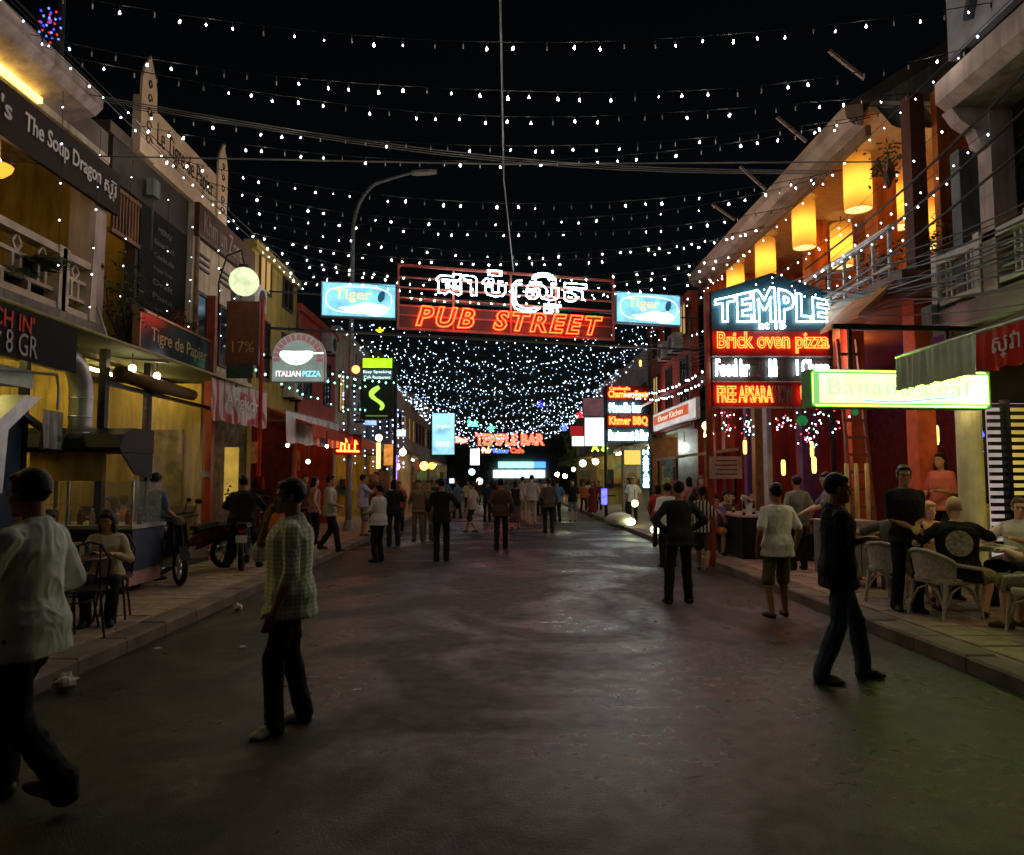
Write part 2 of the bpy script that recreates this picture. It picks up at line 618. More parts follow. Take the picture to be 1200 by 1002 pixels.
        nrm = Vector((sx * -1, 0, 0)) if abs(d.z) > .6 else Vector((0, 0, -1))
        if tgt[2] > 1.3: nrm = (hc - w).normalized()
        nrm = (nrm - d * nrm.dot(d)).normalized()
        lat = d.cross(nrm) * (1 if sx > 0 else -1)     # towards the thumb
        if lat.dot(fr @ Vector((0, 1, .3))) < 0: lat = -lat
        pm = w + d * .05
        body.cap(w, w + d * .03, .026, .028)
        for j in range(4):
            o = (j - 1.5) * -.0185
            b0 = w + d * .088 + lat * o
            body.cap(w + d * .02 + lat * o * .7, b0, .015, .0125, 8)
            a = 0; p = b0
            ln = (.034, .039, .036, .028)[j]
            for t in range(3):
                a += curl * (.35 + .25 * t) + .05 * j
                q2 = p + (d * math.cos(a) + nrm * math.sin(a)) * ln * (1, .75, .6)[t]
                body.cap(p, q2, .0092 - t * .0008, .0084 - t * .0008, 8)
                p = q2
        tb = w + d * .028 + lat * .022
        t1 = tb + (d * .6 + lat * .75 + nrm * .3).normalized() * .04
        body.cap(tb, t1, .014, .0115, 8)
        body.cap(t1, t1 + (d * .85 + lat * .25 + nrm * .4).normalized() * .032, .0112, .0085, 8)
        wr[sx] = (sh, el, w)
        if sleeve != 'none':
            shg.cap(inn, sh, .066, .062)
            if sleeve == 'short':
                shg.cap(sh, sh.lerp(el, .72), .063 * k, .06 * k)
                shg.cap(sh.lerp(el, .6), sh.lerp(el, .8), .06 * k, .061 * k)
            elif sleeve == 'half':
                shg.cap(sh, el, .063 * k, .058 * k)
                shg.cap(el, el.lerp(w, .22), .06 * k, .056 * k)
            else:
                shg.cap(sh, el, .066 * k, .054 * k)
                shg.cap(el, el.lerp(w, .93), .054 * k, .04 * k)
        else:
            shg.cap(inn, sh.lerp(inn, .25), .07, .064)
    # shirt trunk
    sp = [(hem, prof[2][1] * 1.05, prof[2][2] * 1.08, -.004), (hem + .04, prof[2][1] * 1.04, prof[2][2] * 1.06, -.004)] + [r for r in prof if r[0] > hem + .05]
    sp = [(z, rx + (.012 if z < .03 else 0), ry + (.012 if z < .03 else 0), oy) for z, rx, ry, oy in sp]
    sp = [(z, rx * (1.0), ry, oy) for z, rx, ry, oy in sp if z < .49]
    sp.append((.474 if female else .492, .082 if female else .075, .07 if female else .066, -.02 if female else -.014))
    shg.loft(rings_of(sp, fr, org, .02))
    if collar:
        for k in range(13):
            t0, t1 = [R(100 + 340 * i / 13) for i in (k, k + 1)]
            P = lambda t, z, r: org + fr @ Vector((math.cos(t) * r, math.sin(t) * r * .95 - .012, z + .02 * -math.sin(t)))
            shg.cap(P(t0, .5, .066), P(t1, .5, .066), .013, .013, 6)
            shg.cap(P(t0, .487, .078), P(t1, .487, .078), .012, .012, 6)
    # legs
    feet = {}
    for i, (sx, ft, pit) in enumerate(((-1, LF, pitch[0]), (1, RF, pitch[1]))):
        hp = org + pf @ Vector((sx * .088, 0, -.035))
        ank = Vector((ft[0], ft[1], ft[2] + .085))
        yaw = R((footyaw[0] if sx < 0 else footyaw[1]) + (180 if kpole[1] < 0 else 0))
        kp = pf @ Vector((kpole[0] + sx * .12, kpole[1], kpole[2]))
        kn, ank = ik(hp, ank, .416, .402, kp)
        body.cap(hp, kn, .08, .055)
        body.cap(kn, kn.lerp(ank, .35), .053, .056)
        body.cap(kn.lerp(ank, .35), ank, .056, .037)
        fy = Matrix.Rotation(yaw, 3, 'Z') @ Matrix.Rotation(R(-pit), 3, 'X')
        F = lambda x, y, z: ank + fy @ Vector((x, y, z))
        body.cap(F(0, 0, 0), F(0, -.02, -.04), .036, .034)
        body.cap(F(0, .02, -.03), F(0, .11, -.06), .034, .02)
        sg = G()
        sg.ell(F(0, -.03, -.052), (.037, .048, .04), 12, 8, fy)
        sg.ell(F(0, .05, -.05), (.042, .09, .042), 12, 8, fy)
        sg.ell(F(0, .115, -.062), (.046, .062, .03), 12, 8, fy)
        feet[sx] = sg
        if legs == 'long':
            trg.cap(hp + Vector((sx * .002, 0, -.03)), kn, .09, .07)
            trg.cap(kn, ank + Vector((0, -.005, .01)), .073, .064)
            trg.cap(ank + Vector((0, -.005, .03)), ank + Vector((0, -.006, -.04)), .064, .066)
        elif legs == 'short':
            trg.cap(hp + Vector((0, 0, -.03)), kn, .092, .084)
            trg.cap(kn.lerp(hp, .2), kn + (ank - kn) * .05, .086, .088)
        wr[('k', sx)] = kn
    if legs == 'skirt':
        km = (wr[('k', 1)] + wr[('k', -1)]) / 2
        am = Vector((km.x, km.y, .22))
        trg.loft(rings_of([(.02, .15, .115, 0), (-.12, .175, .14, 0)], pf, org, .012) + [[am.lerp(org, f) + pf @ Vector((math.cos(2 * math.pi * k / 18) * r, math.sin(2 * math.pi * k / 18) * r * .8, 0)) for k in range(18)] for f, r in ((.6, .2), (.3, .22), (0, .25))])
    else:
        pp = [(z, rx, ry, oy) for z, rx, ry, oy in prof if z < .1] + [(.08, prof[2][1] * .95, prof[2][2] * .95, 0)]
        trg.loft(rings_of(pp, pf if abs(lean) > 25 else fr, org, -.004))
    S = Matrix.Scale(s, 4)
    def mk(nm, g, m, v, it=4, fold=0.0, floor=None):
        return soft(nm, g.xf(S), m, T.o, v * s, it, fold, floor, zlib.crc32((label + nm).encode()) % 9999)
    mk('body', body, sk, min(vox, .0075) if near else vox, 2 if near else 3)
    hair_o = mk('hair', hrg, hm, vox * .8, 1, 0.0) if hrg.v else None
    sh_o = mk('shirt', shg, shirt, vox, 4, .0036 if near else .003)
    mk('skirt' if legs == 'skirt' else ('shorts' if legs == 'short' else 'trousers'), trg, pants, vox, 4, .0042 if near else .0035)
    for sx in (-1, 1):
        mk('shoe', feet[sx], shoes or black, vox, 2, 0, .002 if loc[2] < .2 else None)
    if vox < .02:
        for sx in (-1, 1):
            e = G().ell(H(sx * .03, .0815, .004), (.013, .008, .006), 8, 6, hf).xf(S)
            eo = mesh_obj('eye', e, M('eye_white', (.5, .48, .45), .25), T.o, True)
            mesh_obj('iris', G().ell(H(sx * .03, .0885, .004), (.0055, .003, .0055), 8, 6, hf).xf(S), black, eo, True)
            mesh_obj('eyebrow', G().cap(H(sx * .016, .09, .024), H(sx * .046, .078, .026), .0045, .003, 6).xf(S), hm, T.o, True)
        mesh_obj('mouth', G().ell(H(0, .0915, -.073), (.02, .004, .0022), 8, 6, hf).xf(S), M('lip', (.16, .06, .045), .5), T.o, True)
    T.frame = (org, fr, hc, hf, wr, s)
    return T
# ---------------------------------------------------------------- ground, road, pavements
XL, XR = -3.62, 4.05          # kerb lines
struct('ground', G().bx(-260, 260, -60, 400, -.4, -.06), M('earth', (.06, .05, .04), .95, var=.3, scale=.3))
asph = M('asphalt', (.019, .0148, .0108), .5, var=.3, scale=2.6)
n = asph.node_tree
p = n.nodes['Principled BSDF']
p.inputs['Specular IOR Level'].default_value = .3
tc = n.nodes.new('ShaderNodeTexCoord')
def nnoise(sc, det=4, dist=0.0):
    z = n.nodes.new('ShaderNodeTexNoise')
    z.inputs['Scale'].default_value = sc; z.inputs['Detail'].default_value = det; z.inputs['Distortion'].default_value = dist
    n.links.new(tc.outputs['Object'], z.inputs['Vector'])
    return z
def nmap(src, a, b, c, d):
    z = n.nodes.new('ShaderNodeMapRange')
    for i, v in enumerate((a, b, c, d)): z.inputs[i + 1].default_value = v
    n.links.new(src, z.inputs[0])
    return z
def nmath(op, a, b):
    z = n.nodes.new('ShaderNodeMath'); z.operation = op
    for i, v in enumerate((a, b)):
        if isinstance(v, (int, float)): z.inputs[i].default_value = v
        else: n.links.new(v, z.inputs[i])
    return z.outputs[0]
big = nnoise(.5, 9, 1.4)
fine = nnoise(95, 3)
mid = nnoise(7, 5)
mpn = n.nodes.new('ShaderNodeMapping')
mpn.inputs['Location'].default_value = (-1.7 / 1.9, -5.6 / 3.6, 0)
mpn.inputs['Scale'].default_value = (1 / 1.9, 1 / 3.6, 0)
n.links.new(tc.outputs['Object'], mpn.inputs[0])
ln_ = n.nodes.new('ShaderNodeVectorMath'); ln_.operation = 'LENGTH'
n.links.new(mpn.outputs[0], ln_.inputs[0])
track = nmap(ln_.outputs['Value'], .3, 1.1, .16, 0)
worn = nmap(nmath('ADD', big.outputs[0], track.outputs[0]), .44, .62, 0, 1)            # polished, worn patches
rough = nmath('ADD', nmap(worn.outputs[0], 0, 1, .62, .3).outputs[0], nmap(mid.outputs[0], .3, .7, -.08, .08).outputs[0])
for l in list(p.inputs['Roughness'].links): n.links.remove(l)
n.links.new(rough, p.inputs['Roughness'])
bp = n.nodes.new('ShaderNodeBump')
bp.inputs['Strength'].default_value = .55
bp.inputs['Distance'].default_value = .016
n.links.new(nmath('ADD', fine.outputs[0], nmath('MULTIPLY', mid.outputs[0], .6)), bp.inputs['Height'])
n.links.new(bp.outputs[0], p.inputs['Normal'])
# cracks, tar seams and oil stains in the asphalt colour
vor = n.nodes.new('ShaderNodeTexVoronoi'); vor.feature = 'DISTANCE_TO_EDGE'; vor.inputs['Scale'].default_value = .55; vor.inputs['Randomness'].default_value = 1
wp = n.nodes.new('ShaderNodeVectorMath'); wp.operation = 'ADD'
n.links.new(tc.outputs['Object'], wp.inputs[0]); n.links.new(nnoise(2.2, 5).outputs['Color'], wp.inputs[1])
n.links.new(wp.outputs[0], vor.inputs['Vector'])
crack = nmath('MULTIPLY', nmap(vor.outputs['Distance'], .0, .02, .35, 1).outputs[0], 1.0)
oil = nmap(nnoise(1.1, 4, .4).outputs[0], .6, .68, 1, .55).outputs[0]
grit = nmap(nnoise(160, 2).outputs[0], .35, .65, .7, 1.35).outputs[0]
tone = nmath('MULTIPLY', nmath('MULTIPLY', crack, oil), grit)
v_ = n.nodes.new('ShaderNodeVectorMath'); v_.operation = 'SCALE'
n.links.new(p.inputs['Base Color'].links[0].from_socket, v_.inputs[0]); n.links.new(tone, v_.inputs['Scale'])
n.links.new(v_.outputs[0], p.inputs['Base Color'])
def road_z(x, y):
    return .035 * (1 - ((x - .2) / 3.84) ** 2) + .006 * noise.noise((x * .7, y * .35, 0))
g = G()
NX, NY = 24, 120
g.sheet(lambda u, v: (XL + (XR - XL) * u, -9 + 99 * v, road_z(XL + (XR - XL) * u, -9 + 99 * v) - .02), NX, NY)
struct('road', g, asph, True)
struct('cross_road', G().bx(-60, 60, 86, 100, -.05, -.012), asph)
pave = M('pavement_concrete', (.26, .2, .15), .8, var=.35, scale=2.2, bump=.3, bscale=45)
paver = M('paving_stone', (.24, .19, .145), .72, var=.4, scale=1.7, bump=.3, bscale=50)
kerbm = M('kerb_concrete', (.17, .14, .115), .8, var=.35, scale=2.5, bump=.35, bscale=40)
pl = struct('left_pavement', G().bx(-9, XL - .01, -9, 86, -.06, .10), pave)
pr = struct('right_pavement', G().bx(XR + .01, 9, -9, 86, -.06, .10), pave)
rs = random.Random(3)
def pavers(parent, x0, x1, y0, y1, nx, ny, sx, sy, nm):
    for j in range(ny):
        for i in range(nx):
            x = x0 + (x1 - x0) * (i + .5) / nx + (sx * .25 if j % 2 else -sx * .25) * .0
            y = y0 + (y1 - y0) * (j + .5) / ny
            me = PM[rs.randrange(len(PM))]
            o = bpy.data.objects.new(nm, me)
            COL.objects.link(o); o.parent = parent
            o.location = (x, y, .098 + rs.uniform(-.004, .004))
            o.rotation_euler = (R(rs.uniform(-.5, .5)), R(rs.uniform(-.5, .5)), 0)
            o.scale = (sx, sy, 1)
PM = []
for k in range(6):
    g = G().bbox(-.485, .485, -.485, .485, 0, .022, .012)
    me = bpy.data.meshes.new('paving_stone'); me.from_pydata(g.v, [], g.f)
    me.materials.append(M('paving_stone_%d' % k, (.31 * (1 + .16 * (k - 2.5) / 2.5), .24 * (1 + .13 * (k - 2.5) / 2.5), .175 * (1 + .1 * (k - 2.5) / 2.5)), .72, var=.35, scale=1.7, bump=.3, bscale=50))
    PM.append(me)
pavers(pr, 4.4, 6.65, 3.6, 16.2, 5, 28, .445, .445, 'paving_stone')
pavers(pl, -6.2, -3.95, 4.2, 14.1, 6, 26, .37, .375, 'paving_stone')
def kerbs(parent, x0, x1, y0, y1, step):
    k = int((y1 - y0) / step)
    for i in range(k):
        a = y0 + i * step
        g = G().bbox(x0 + rs.uniform(-.006, .006), x1 + rs.uniform(-.006, .006), a + .006, a + step - .006, -.05, .118 + rs.uniform(-.004, .005), .022)
        mesh_obj('kerb_stone', g, kerbm, parent)
kerbs(pr, XR, XR + .3, 3.2, 24, .8)
kerbs(pl, XL - .3, XL, 3.2, 20, .8)
struct('far_kerb', G().bx(XL - .3, XL, 20, 86, -.05, .116).bx(XR, XR + .3, 24, 86, -.05, .116), kerbm)

# ---------------------------------------------------------------- building helpers
def louvre(T, y, z, X, sgn, w=.5, nm='vent'):
    for k in range(3):
        T.w(nm, G().box((X + sgn * .02, y, z - k * .13), (.05, w, .045)), black)
def window(T, X, sgn, y0, y1, z0, z1, lit=None, frame=darkwood, bars=1):
    f = T.w('window', G().bx(X, X + sgn * .05, y0 - .05, y1 + .05, z1, z1 + .06).bx(X, X + sgn * .05, y0 - .05, y1 + .05, z0 - .06, z0).bx(X, X + sgn * .05, y0 - .05, y0, z0, z1).bx(X, X + sgn * .05, y1, y1 + .05, z0, z1), frame)
    T.w('pane', G().bx(X + sgn * .008, X + sgn * .016, y0, y1, z0, z1), lit or darkglass, f)
    for b in range(bars):
        y = y0 + (y1 - y0) * (b + 1) / (bars + 1)
        T.w('mullion', G().bx(X + sgn * .018, X + sgn * .045, y - .02, y + .02, z0, z1), frame, f)
def lightbox(T, w, h, d, face, case=black, tilt=0, edge=.03):
    """sign cabinet in the thing's frame: bottom centre at origin, face to -Y"""
    T.p('cabinet', G().bx(-w / 2, w / 2, 0, d, 0, h), case)
    return T.p('sign_face', G().bx(-w / 2 + edge, w / 2 - edge, -.012, -.003, edge, h - edge), face)
def letters(T, s, mat, x, z, y=-.016, nm='lettering', sub=None, **k):
    g = text_g(s, **k)
    return T.p(nm, g.xf(Matrix.Translation((x, y, z))), mat, sub)
def drape(fn_edge, drop, nu, nv, wav, ph=0.0, freq=40):
    """hanging cloth: fn_edge(u)->top point; out = sideways normal for folds"""
    g = G()
    def f(u, v):
        pnt, nrm = fn_edge(u)
        a = (math.sin(u * freq + ph) + .5 * math.sin(u * freq * 2.3 + 1 + ph) + .7 * math.sin(u * freq * .37 + 2)) * wav * (.3 + v)
        return pnt + nrm * a + Vector((0, 0, -drop * v * (1 + .03 * math.sin(u * freq * .5))))
    g.sheet(f, nu, nv)
    k = len(g.v)
    nn = fn_edge(0)[1] * .006
    g.add([Vector(q) + nn for q in g.v], [tuple(reversed(f)) for f in g.f])
    return g
lampw = EM('warm_lamp', (1, .72, .32), 14)
lampb = EM('warm_bulb', (1, .82, .45), 60)
tubew = EM('white_tube', (.8, 1, .92), 14)
tubey = EM('yellow_tube', (1, .66, .2), 9)

# ================================================================ LEFT SIDE
# --- restaurant with the balcony (nearest, left)
A = Thing('restaurant_building', 'nearest left building with white lattice balcony and The Soup Dragon sign', 'building', (-8, 8, .1))
A.w('upper_wall', G().bx(-8.2, -8.0, 3.2, 11.0, 3.9, 6.6).bx(-8.0, -6.3, 3.0, 3.2, 3.9, 6.6), yellowpl)  # cream wall; its yellow light is put into the plaster colour
A.w('lower_wall', G().bx(-8.2, -8.0, 3.2, 14.2, .1, 3.6).bx(-8.0, -6.4, 3.0, 3.2, .1, 3.6), yellowpl)
A.w('party_wall', G().bx(-8.0, -6.46, 10.985, 11.015, 3.96, 6.51), yellowpl)
A.w('end_wall', G().bx(-8.0, -5.8, 14.0, 14.14, .1, 3.5), yellowpl)
A.w('wainscot', G().bx(-8.0, -5.82, 13.95, 13.999, .1, 1.15), darkwood)
A.w('dark_panel', G().bx(-7.0, -6.1, 13.93, 13.97, 1.16, 2.6), M('dim_poster', (.14, .11, .04), .6, var=.6, scale=5))
A.w('balcony_floor', G().bx(-8.2, -6.0, 3.0, 10.98, 3.72, 3.95), concrete)
A.w('ceiling', G().bx(-8.2, -6.06, 3.0, 10.98, 6.52, 6.62), cream)
A.w('cornice', G().loft([[Vector((x, y, z)) for x, z in ((-6.1, 6.62), (-5.72, 6.75), (-5.62, 6.86), (-5.62, 7.04), (-6.1, 7.1))] for y in (3.0, 9.95)]), pinkpl)
A.w('roof', G().bx(-14, -6.1, 3.0, 10.98, 6.62, 7.0), roofm)
A.w('pillar', G().bx(-6.45, -6.08, 10.66, 10.98, 3.95, 6.52), pinkpl)
A.w('pillar', G().bx(-6.42, -6.12, 8.35, 8.68, 3.95, 6.52), yellowpl)
A.w('pillar', G().bx(-6.42, -6.12, 5.2, 5.53, 3.95, 6.52), yellowpl)
A.w('strip_light', G().bx(-6.04, -5.98, 4, 9.2, 6.53, 6.6), EM('cornice_strip', (1, .66, .1), 6.0))
window(A, -8.0, 1, 8.9, 9.6, 4.7, 6.1, EM('lit_window_a', (1, .6, .12), .55), darkwood, 1)
window(A, -8.0, 1, 10.0, 10.7, 4.7, 6.1, EM('lit_window_b', (1, .55, .1), .4), darkwood, 1)
dr = A.w('door', G().bx(-7.99, -7.94, 7.3, 8.3, 3.95, 6.1), darkwood)
A.w('handle', G().bx(-7.94, -7.9, 7.42, 7.46, 4.9, 5.1), steel, dr)
# balustrade
def lattice(T, X, y0, y1, z0, z1, mat, t=.05):
    T.w('top_rail', G().bx(X - .09, X + .09, y0 - .05, y1 + .05, z1 - .1, z1), mat)
    T.w('bottom_rail', G().bx(X - .07, X + .07, y0, y1, z0, z0 + .09), mat)
    n_ = max(1, round((y1 - y0) / .52)); st = (y1 - y0) / n_
    zs = z0 + (z1 - z0) * .3, z0 + (z1 - z0) * .62
    for z in zs:
        T.w('rail', G().bx(X - .03, X + .03, y0, y1, z - .025, z + .025), mat)
    for i in range(n_ + 1):
        y = y0 + i * st
        if 0 < i < n_: T.w('baluster', G().bx(X - .032, X + .032, y - .03, y + .03, z0 + .09, zs[0] - .025), mat)
        if i < n_:
            T.w('baluster', G().bx(X - .031, X + .031, y + st * .35 - .025, y + st * .35 + .025, zs[0] + .025, zs[1] - .025), mat)
            T.w('baluster', G().bx(X - .031, X + .031, y + st * .65 - .025, y + st * .65 + .025, zs[0] + .025, zs[1] - .025), mat)
            c = Vector((X, y + st / 2, (zs[1] + z1 - .1) / 2 + .01)); q = (z1 - .1 - zs[1]) / 2 - .0
            dg = G()
            pts = [c + Vector((0, a * q * .8, b * q)) for a, b in ((1, 0), (0, 1), (-1, 0), (0, -1))]
            for k in range(4): dg.bar(pts[k], pts[(k + 1) % 4], .05, .035)
            T.w('diamond', dg, mat)
    for y in (y0 - .08, y1 + .08):
        T.w('post', G().bx(X - .1, X + .1, y - .08, y + .08, z0, z1 + .02), mat)
balm = M('balustrade_paint', (.55, .46, .36), .7, var=.25, scale=4, bump=.1)
Bl = Thing('balcony_balustrade', 'cream lattice balustrade with diamonds on the left balcony', 'balustrade', (-6.1, 7, 3.95))
lattice(Bl, -6.1, 4.2, 9.75, 3.96, 4.82, balm)
lattice(Bl, -6.1, 9.98, 10.5, 3.96, 4.8, balm)
S = Thing('restaurant_sign', 'long dark fascia board lettered The Soup Dragon in white', 'sign', (-5.98, 8.3, 5.75), R(90))
S.p('board', G().bx(-3.6, 2.85, 0, .06, 0, .66), M('dark_brown_board', (.03, .02, .017), .7, spec=.1))
wl = M('white_letter', (.62, .58, .55), .6, var=.08)
letters(S, 'The Soup Dragon', wl, 1.42, .2, h=.3, w=1.72, bold=.012)
letters(S, "8's", wl, .12, .24, h=.26, w=.4, bold=.012)
letters(S, 'ស្រ៊ុ', wl, 2.55, .16, h=.3, w=.34)
L = Thing('wall_lamp', 'orange bowl uplighter on the yellow balcony column', 'lamp', (-6.05, 8.5, 5.32))
L.p('bowl', G().lathe([(.02, -.07), (.1, -.05), (.17, .02), (.19, .07)], n=14), EM('orange_bowl', (1, .22, .02), 3))
L.p('bulb', G().ell((0, 0, .1), (.07, .07, .07)), lampb)
L.p('bracket', G().bx(-.13, 0, -.02, .02, -.02, .02), black)
for y, nm in ((5.9, 'first'), (9.3, 'second')):  # added globes out of view, to light the balcony yellow
    L = Thing('ceiling_lamp', 'added unseen yellow ceiling globe over the left balcony, the %s one by the %s' % (('near', 'frame edge') if nm == 'first' else ('far', 'pillar')), 'lamp', (-7.2 - (.4 if y > 7 else 0), y - (1.6 if y > 7 else 0), 6.42))
    L.p('globe', G().ell((0, 0, 0), (.15, .15, .11)), EM('fill_balcony_globe', (1, .62, .1), 12))
    L.p('rose', G().bx(-.08, .08, -.08, .08, .1, .1 + .0), black) if 0 else L.p('rose', G().lathe([(.1, .09), (.1, .1)], n=12), black)
# palms and shrubs on the balcony
def palm(name, label, loc, n_, ln, seed, pot=True, up=.9):
    T = Thing(name, label, 'plant', loc)
    r = random.Random(seed)
    if pot: T.p('pot', G().lathe([(.12, 0), (.17, .3), (.18, .32), (.15, .32)], n=14), M('clay_pot', (.25, .1, .05), .8))
    for k in range(n_):
        a = r.uniform(0, 6.28); l = ln * r.uniform(.7, 1.15); rise = r.uniform(.4, up)
        pts = []
        for t in [i / 7 for i in range(8)]:
            pts.append(Vector((math.cos(a) * l * t, math.sin(a) * l * t, .3 + l * (rise * t - 1.0 * t * t * .75))))
        g = G().tube(pts, [.011 * (1 - .8 * i / 7) for i in range(8)], 5)
        for i in range(1, 8):
            for q in (.0, .33, .66):
                c = pts[i - 1].lerp(pts[i], q)
                dd = (pts[i] - pts[i - 1]).normalized()
                sd = dd.cross(Vector((0, 0, 1))).normalized()
                L_ = l * .3 * math.sin(math.pi * min(.95, (i + q) / 8 + .08))
                for s_ in (-1, 1):
                    tip = c + sd * s_ * L_ * .8 + dd * L_ * .6 - Vector((0, 0, L_ * .35))
                    g.add([c - dd * .015, c + dd * .015, (c + tip) / 2 + dd * .02, tip, (c + tip) / 2 - dd * .02 + Vector((0, 0, -.004))], [(0, 1, 2, 3, 4)])
        T.p('frond', g, leafm)
    return T
def bush(name, label, loc, rad, n_, seed, cat='plant', mat=None, size=.09, stem=True, group=None):
    T = Thing(name, label, cat, loc, 0, group)
    r = random.Random(seed)
    g = G()
    cl = [Vector((r.gauss(0, .45) * rad[0], r.gauss(0, .45) * rad[1], rad[2] * (1 + r.gauss(0, .4)))) for _ in range(14)]
    for k in range(n_):
        c = r.choice(cl) + Vector((r.gauss(0, .2) * rad[0], r.gauss(0, .2) * rad[1], r.gauss(0, .18) * rad[2]))
        d = Vector((r.gauss(0, 1), r.gauss(0, 1), r.gauss(-.2, .6))).normalized()
        e = d.cross(Vector((r.gauss(0, 1), r.gauss(0, 1), r.gauss(0, 1)))).normalized()
        l = size * r.uniform(.6, 1.3)
        g.add([c, c + d * l * .5 + e * l * .22, c + d * l, c + d * l * .5 - e * l * .22], [(0, 1, 2, 3)])
    T.p('foliage', g, mat or leafm)
    if stem:
        sg = G()
        for c in cl[:8]: sg.tube([(0, 0, 0), tuple(c * .5 + Vector((r.gauss(0, .05), 0, .05))), tuple(c)], [.03, .018, .006], 5)
        T.p('stem', sg, darkwood)
    return T
palm('potted_palm', 'palm with long drooping fronds behind the left balcony lattice', (-6.55, 9.6, 3.95), 15, 1.25, 4)
palm('potted_palm', 'smaller palm in shadow further along the left balcony near the frame edge', (-7.2, 8.7, 3.95), 10, .9, 9)
bush('potted_shrub', 'dark leafy shrub in the gap after the left balcony', (-5.9, 11.25, 3.7), (.35, .4, .75), 420, 5)
# --- awning, banner, duct, sheeted terrace under it
aw = G()
def awf(u, v):
    return Vector((-7.9 + 2.75 * v, 4.6 + 9.7 * u, 3.78 - .28 * v - .05 * math.sin(v * 3.14) + .015 * math.sin(u * 34)))
aw.sheet(awf, 30, 6)
aw.add([Vector(q) + Vector((0, 0, .012)) for q in aw.v], [tuple(reversed(f)) for f in aw.f])
A1 = Thing('green_awning', 'long dark green canvas awning on a pole below the left balcony', 'awning', (-6.5, 9.5, 3.5))
A1.w('canvas', aw, greenfab, smooth=True)
A1.w('front_pole', G().tube([(-5.13, 4.6, 3.5), (-5.13, 9.5, 3.49), (-5.13, 14.6, 3.52)], .025, 8), M('olive_pole', (.3, .28, .1), .5))
for y in (5.2, 8.3, 11.2, 14.1):
    A1.w('rafter', G().bar((-7.9, y, 3.74), (-5.15, y, 3.46), .035), darkmetal)
Bn = Thing('hanging_banner', 'black hanging banner with red and grey lettering under the left awning', 'banner', (-5.02, 7.15, 2.9), R(90))
Bn.p('cloth', G().bx(-1.6, 1.4, 0, .02, 0, .52), M('black_vinyl', (.014, .014, .014), .75, spec=.1))
redl = M('red_letter', (.6, .05, .02), .6, var=.1)
greyl = M('grey_letter', (.4, .38, .36), .6, var=.1)
letters(Bn, "ALANCH IN'", redl, -.02, .29, h=.19, w=1.25, bold=.012, y=-.008)
letters(Bn, 'OOD', redl, -.55, .06, h=.17, w=.5, bold=.012, y=-.008)
letters(Bn, 'V', greyl, 0.0, .03, h=.2, w=.2, y=-.008)
letters(Bn, '8 GR', greyl, .42, .04, h=.24, w=.5, y=-.008)
Dk = Thing('air_duct', 'galvanised ventilation duct bending down beside the blue panel', 'duct', (-5.75, 9.9, 2.2))
dp = [(-5.75, 9.0, 3.3), (-5.75, 9.45, 3.3)] + [(-5.75, 9.45 + .5 * math.sin(t), 2.8 + .5 * math.cos(t)) for t in [i * math.pi / 12 for i in range(1, 7)]] + [(-5.75, 9.95, 2.4), (-5.75, 9.95, 2.2)]
Dk.w('pipe', G().tube(dp, .15, 14), galv, smooth=True)
for z in (2.75, 2.5, 2.28): Dk.w('seam', G().lathe([(.156, -.012), (.16, 0), (.156, .012)], (-5.75, 9.95, z), 14), galv)
Dk = Thing('kitchen_hood', 'pale green metal canopy with slanted duct at the left frame edge', 'hood', (-5.6, 7.9, 2.4))
Dk.w('canopy', G().loft([[Vector((x, y, z)) for x, z in ((-6.6, 2.95), (-5.25, 2.86), (-5.25, 2.66), (-6.6, 2.78))] for y in (6.6, 8.15)]), M('pale_green_metal', (.3, .4, .36), .45, metal=.4))
Dk.w('duct', G().loft([[Vector((-5.6 + a, y + b, z)) for a, b in ((-.14, -.14), (.14, -.14), (.14, .14), (-.14, .14))] for y, z in ((8.5, 2.62), (7.95, 2.2), (7.9, 1.5))]), galv)
Dk.w('gas_pipe', G().tube([(-5.15, 6.8, 2.72), (-5.15, 8.4, 2.86), (-5.15, 8.45, 2.7), (-5.15, 8.45, 2.45)], .018, 6), galv)
Pn = Thing('partition_screen', 'dark blue steel partition with a diagonal brace behind the food cart', 'partition', (-6.0, 9, .1))
Pn.w('panel', G().bx(-6.2, -6.14, 8.35, 9.35, .1, 2.6), M('blue_panel_paint', (.03, .06, .11), .5))
Pn.w('brace', G().bar((-6.1, 9.1, 2.55), (-5.9, 9.9, 2.1), .1, .06), M('blue_brace', (.05, .09, .16), .5))
Pn.w('post', G().bx(-6.22, -6.12, 9.36, 9.44, .1, 3.3), darkmetal)
single('plastic_curtain', 'gathered silvery plastic curtain beside the steel duct', 'curtain', drape(lambda u: (Vector((-5.9, 9.35 + .45 * u, 2.55)), Vector((1, 0, 0))), .5, 28, 6, .03, 0, 30), M('silver_plastic', (.38, .4, .38), .25), True)
Sh = Thing('plastic_sheet_wall', 'clear plastic sheet screening the yellow-lit terrace between two posts', 'screen', (-5.6, 12, .1))
film = glassy('plastic_film', (.45, .38, .17), .28, .18)
for y0, y1 in ((10.35, 11.55), (11.62, 13.85)):
    g = G(); g.sheet(lambda u, v: Vector((-5.62 + .03 * math.sin(u * 9 + v * 5) + .02 * math.sin(u * 31 - v * 7), y0 + (y1 - y0) * u, .3 + 2.7 * v)), 40, 16)
    Sh.w('plastic_sheet', g, film, smooth=True)
for y in (10.3, 11.58): Sh.w('post', G().bx(-5.7, -5.6, y - .04, y + .06, .1, 3.5), black)
Sh.w('top_rail', G().bx(-5.66, -5.6, 10.3, 13.9, 2.99, 3.05), darkmetal)
single('low_terrace_wall', 'low dark wall at the foot of the plastic sheet', 'wall', G().bx(-5.72, -5.58, 10.3, 13.9, .1, .42), darkwall)
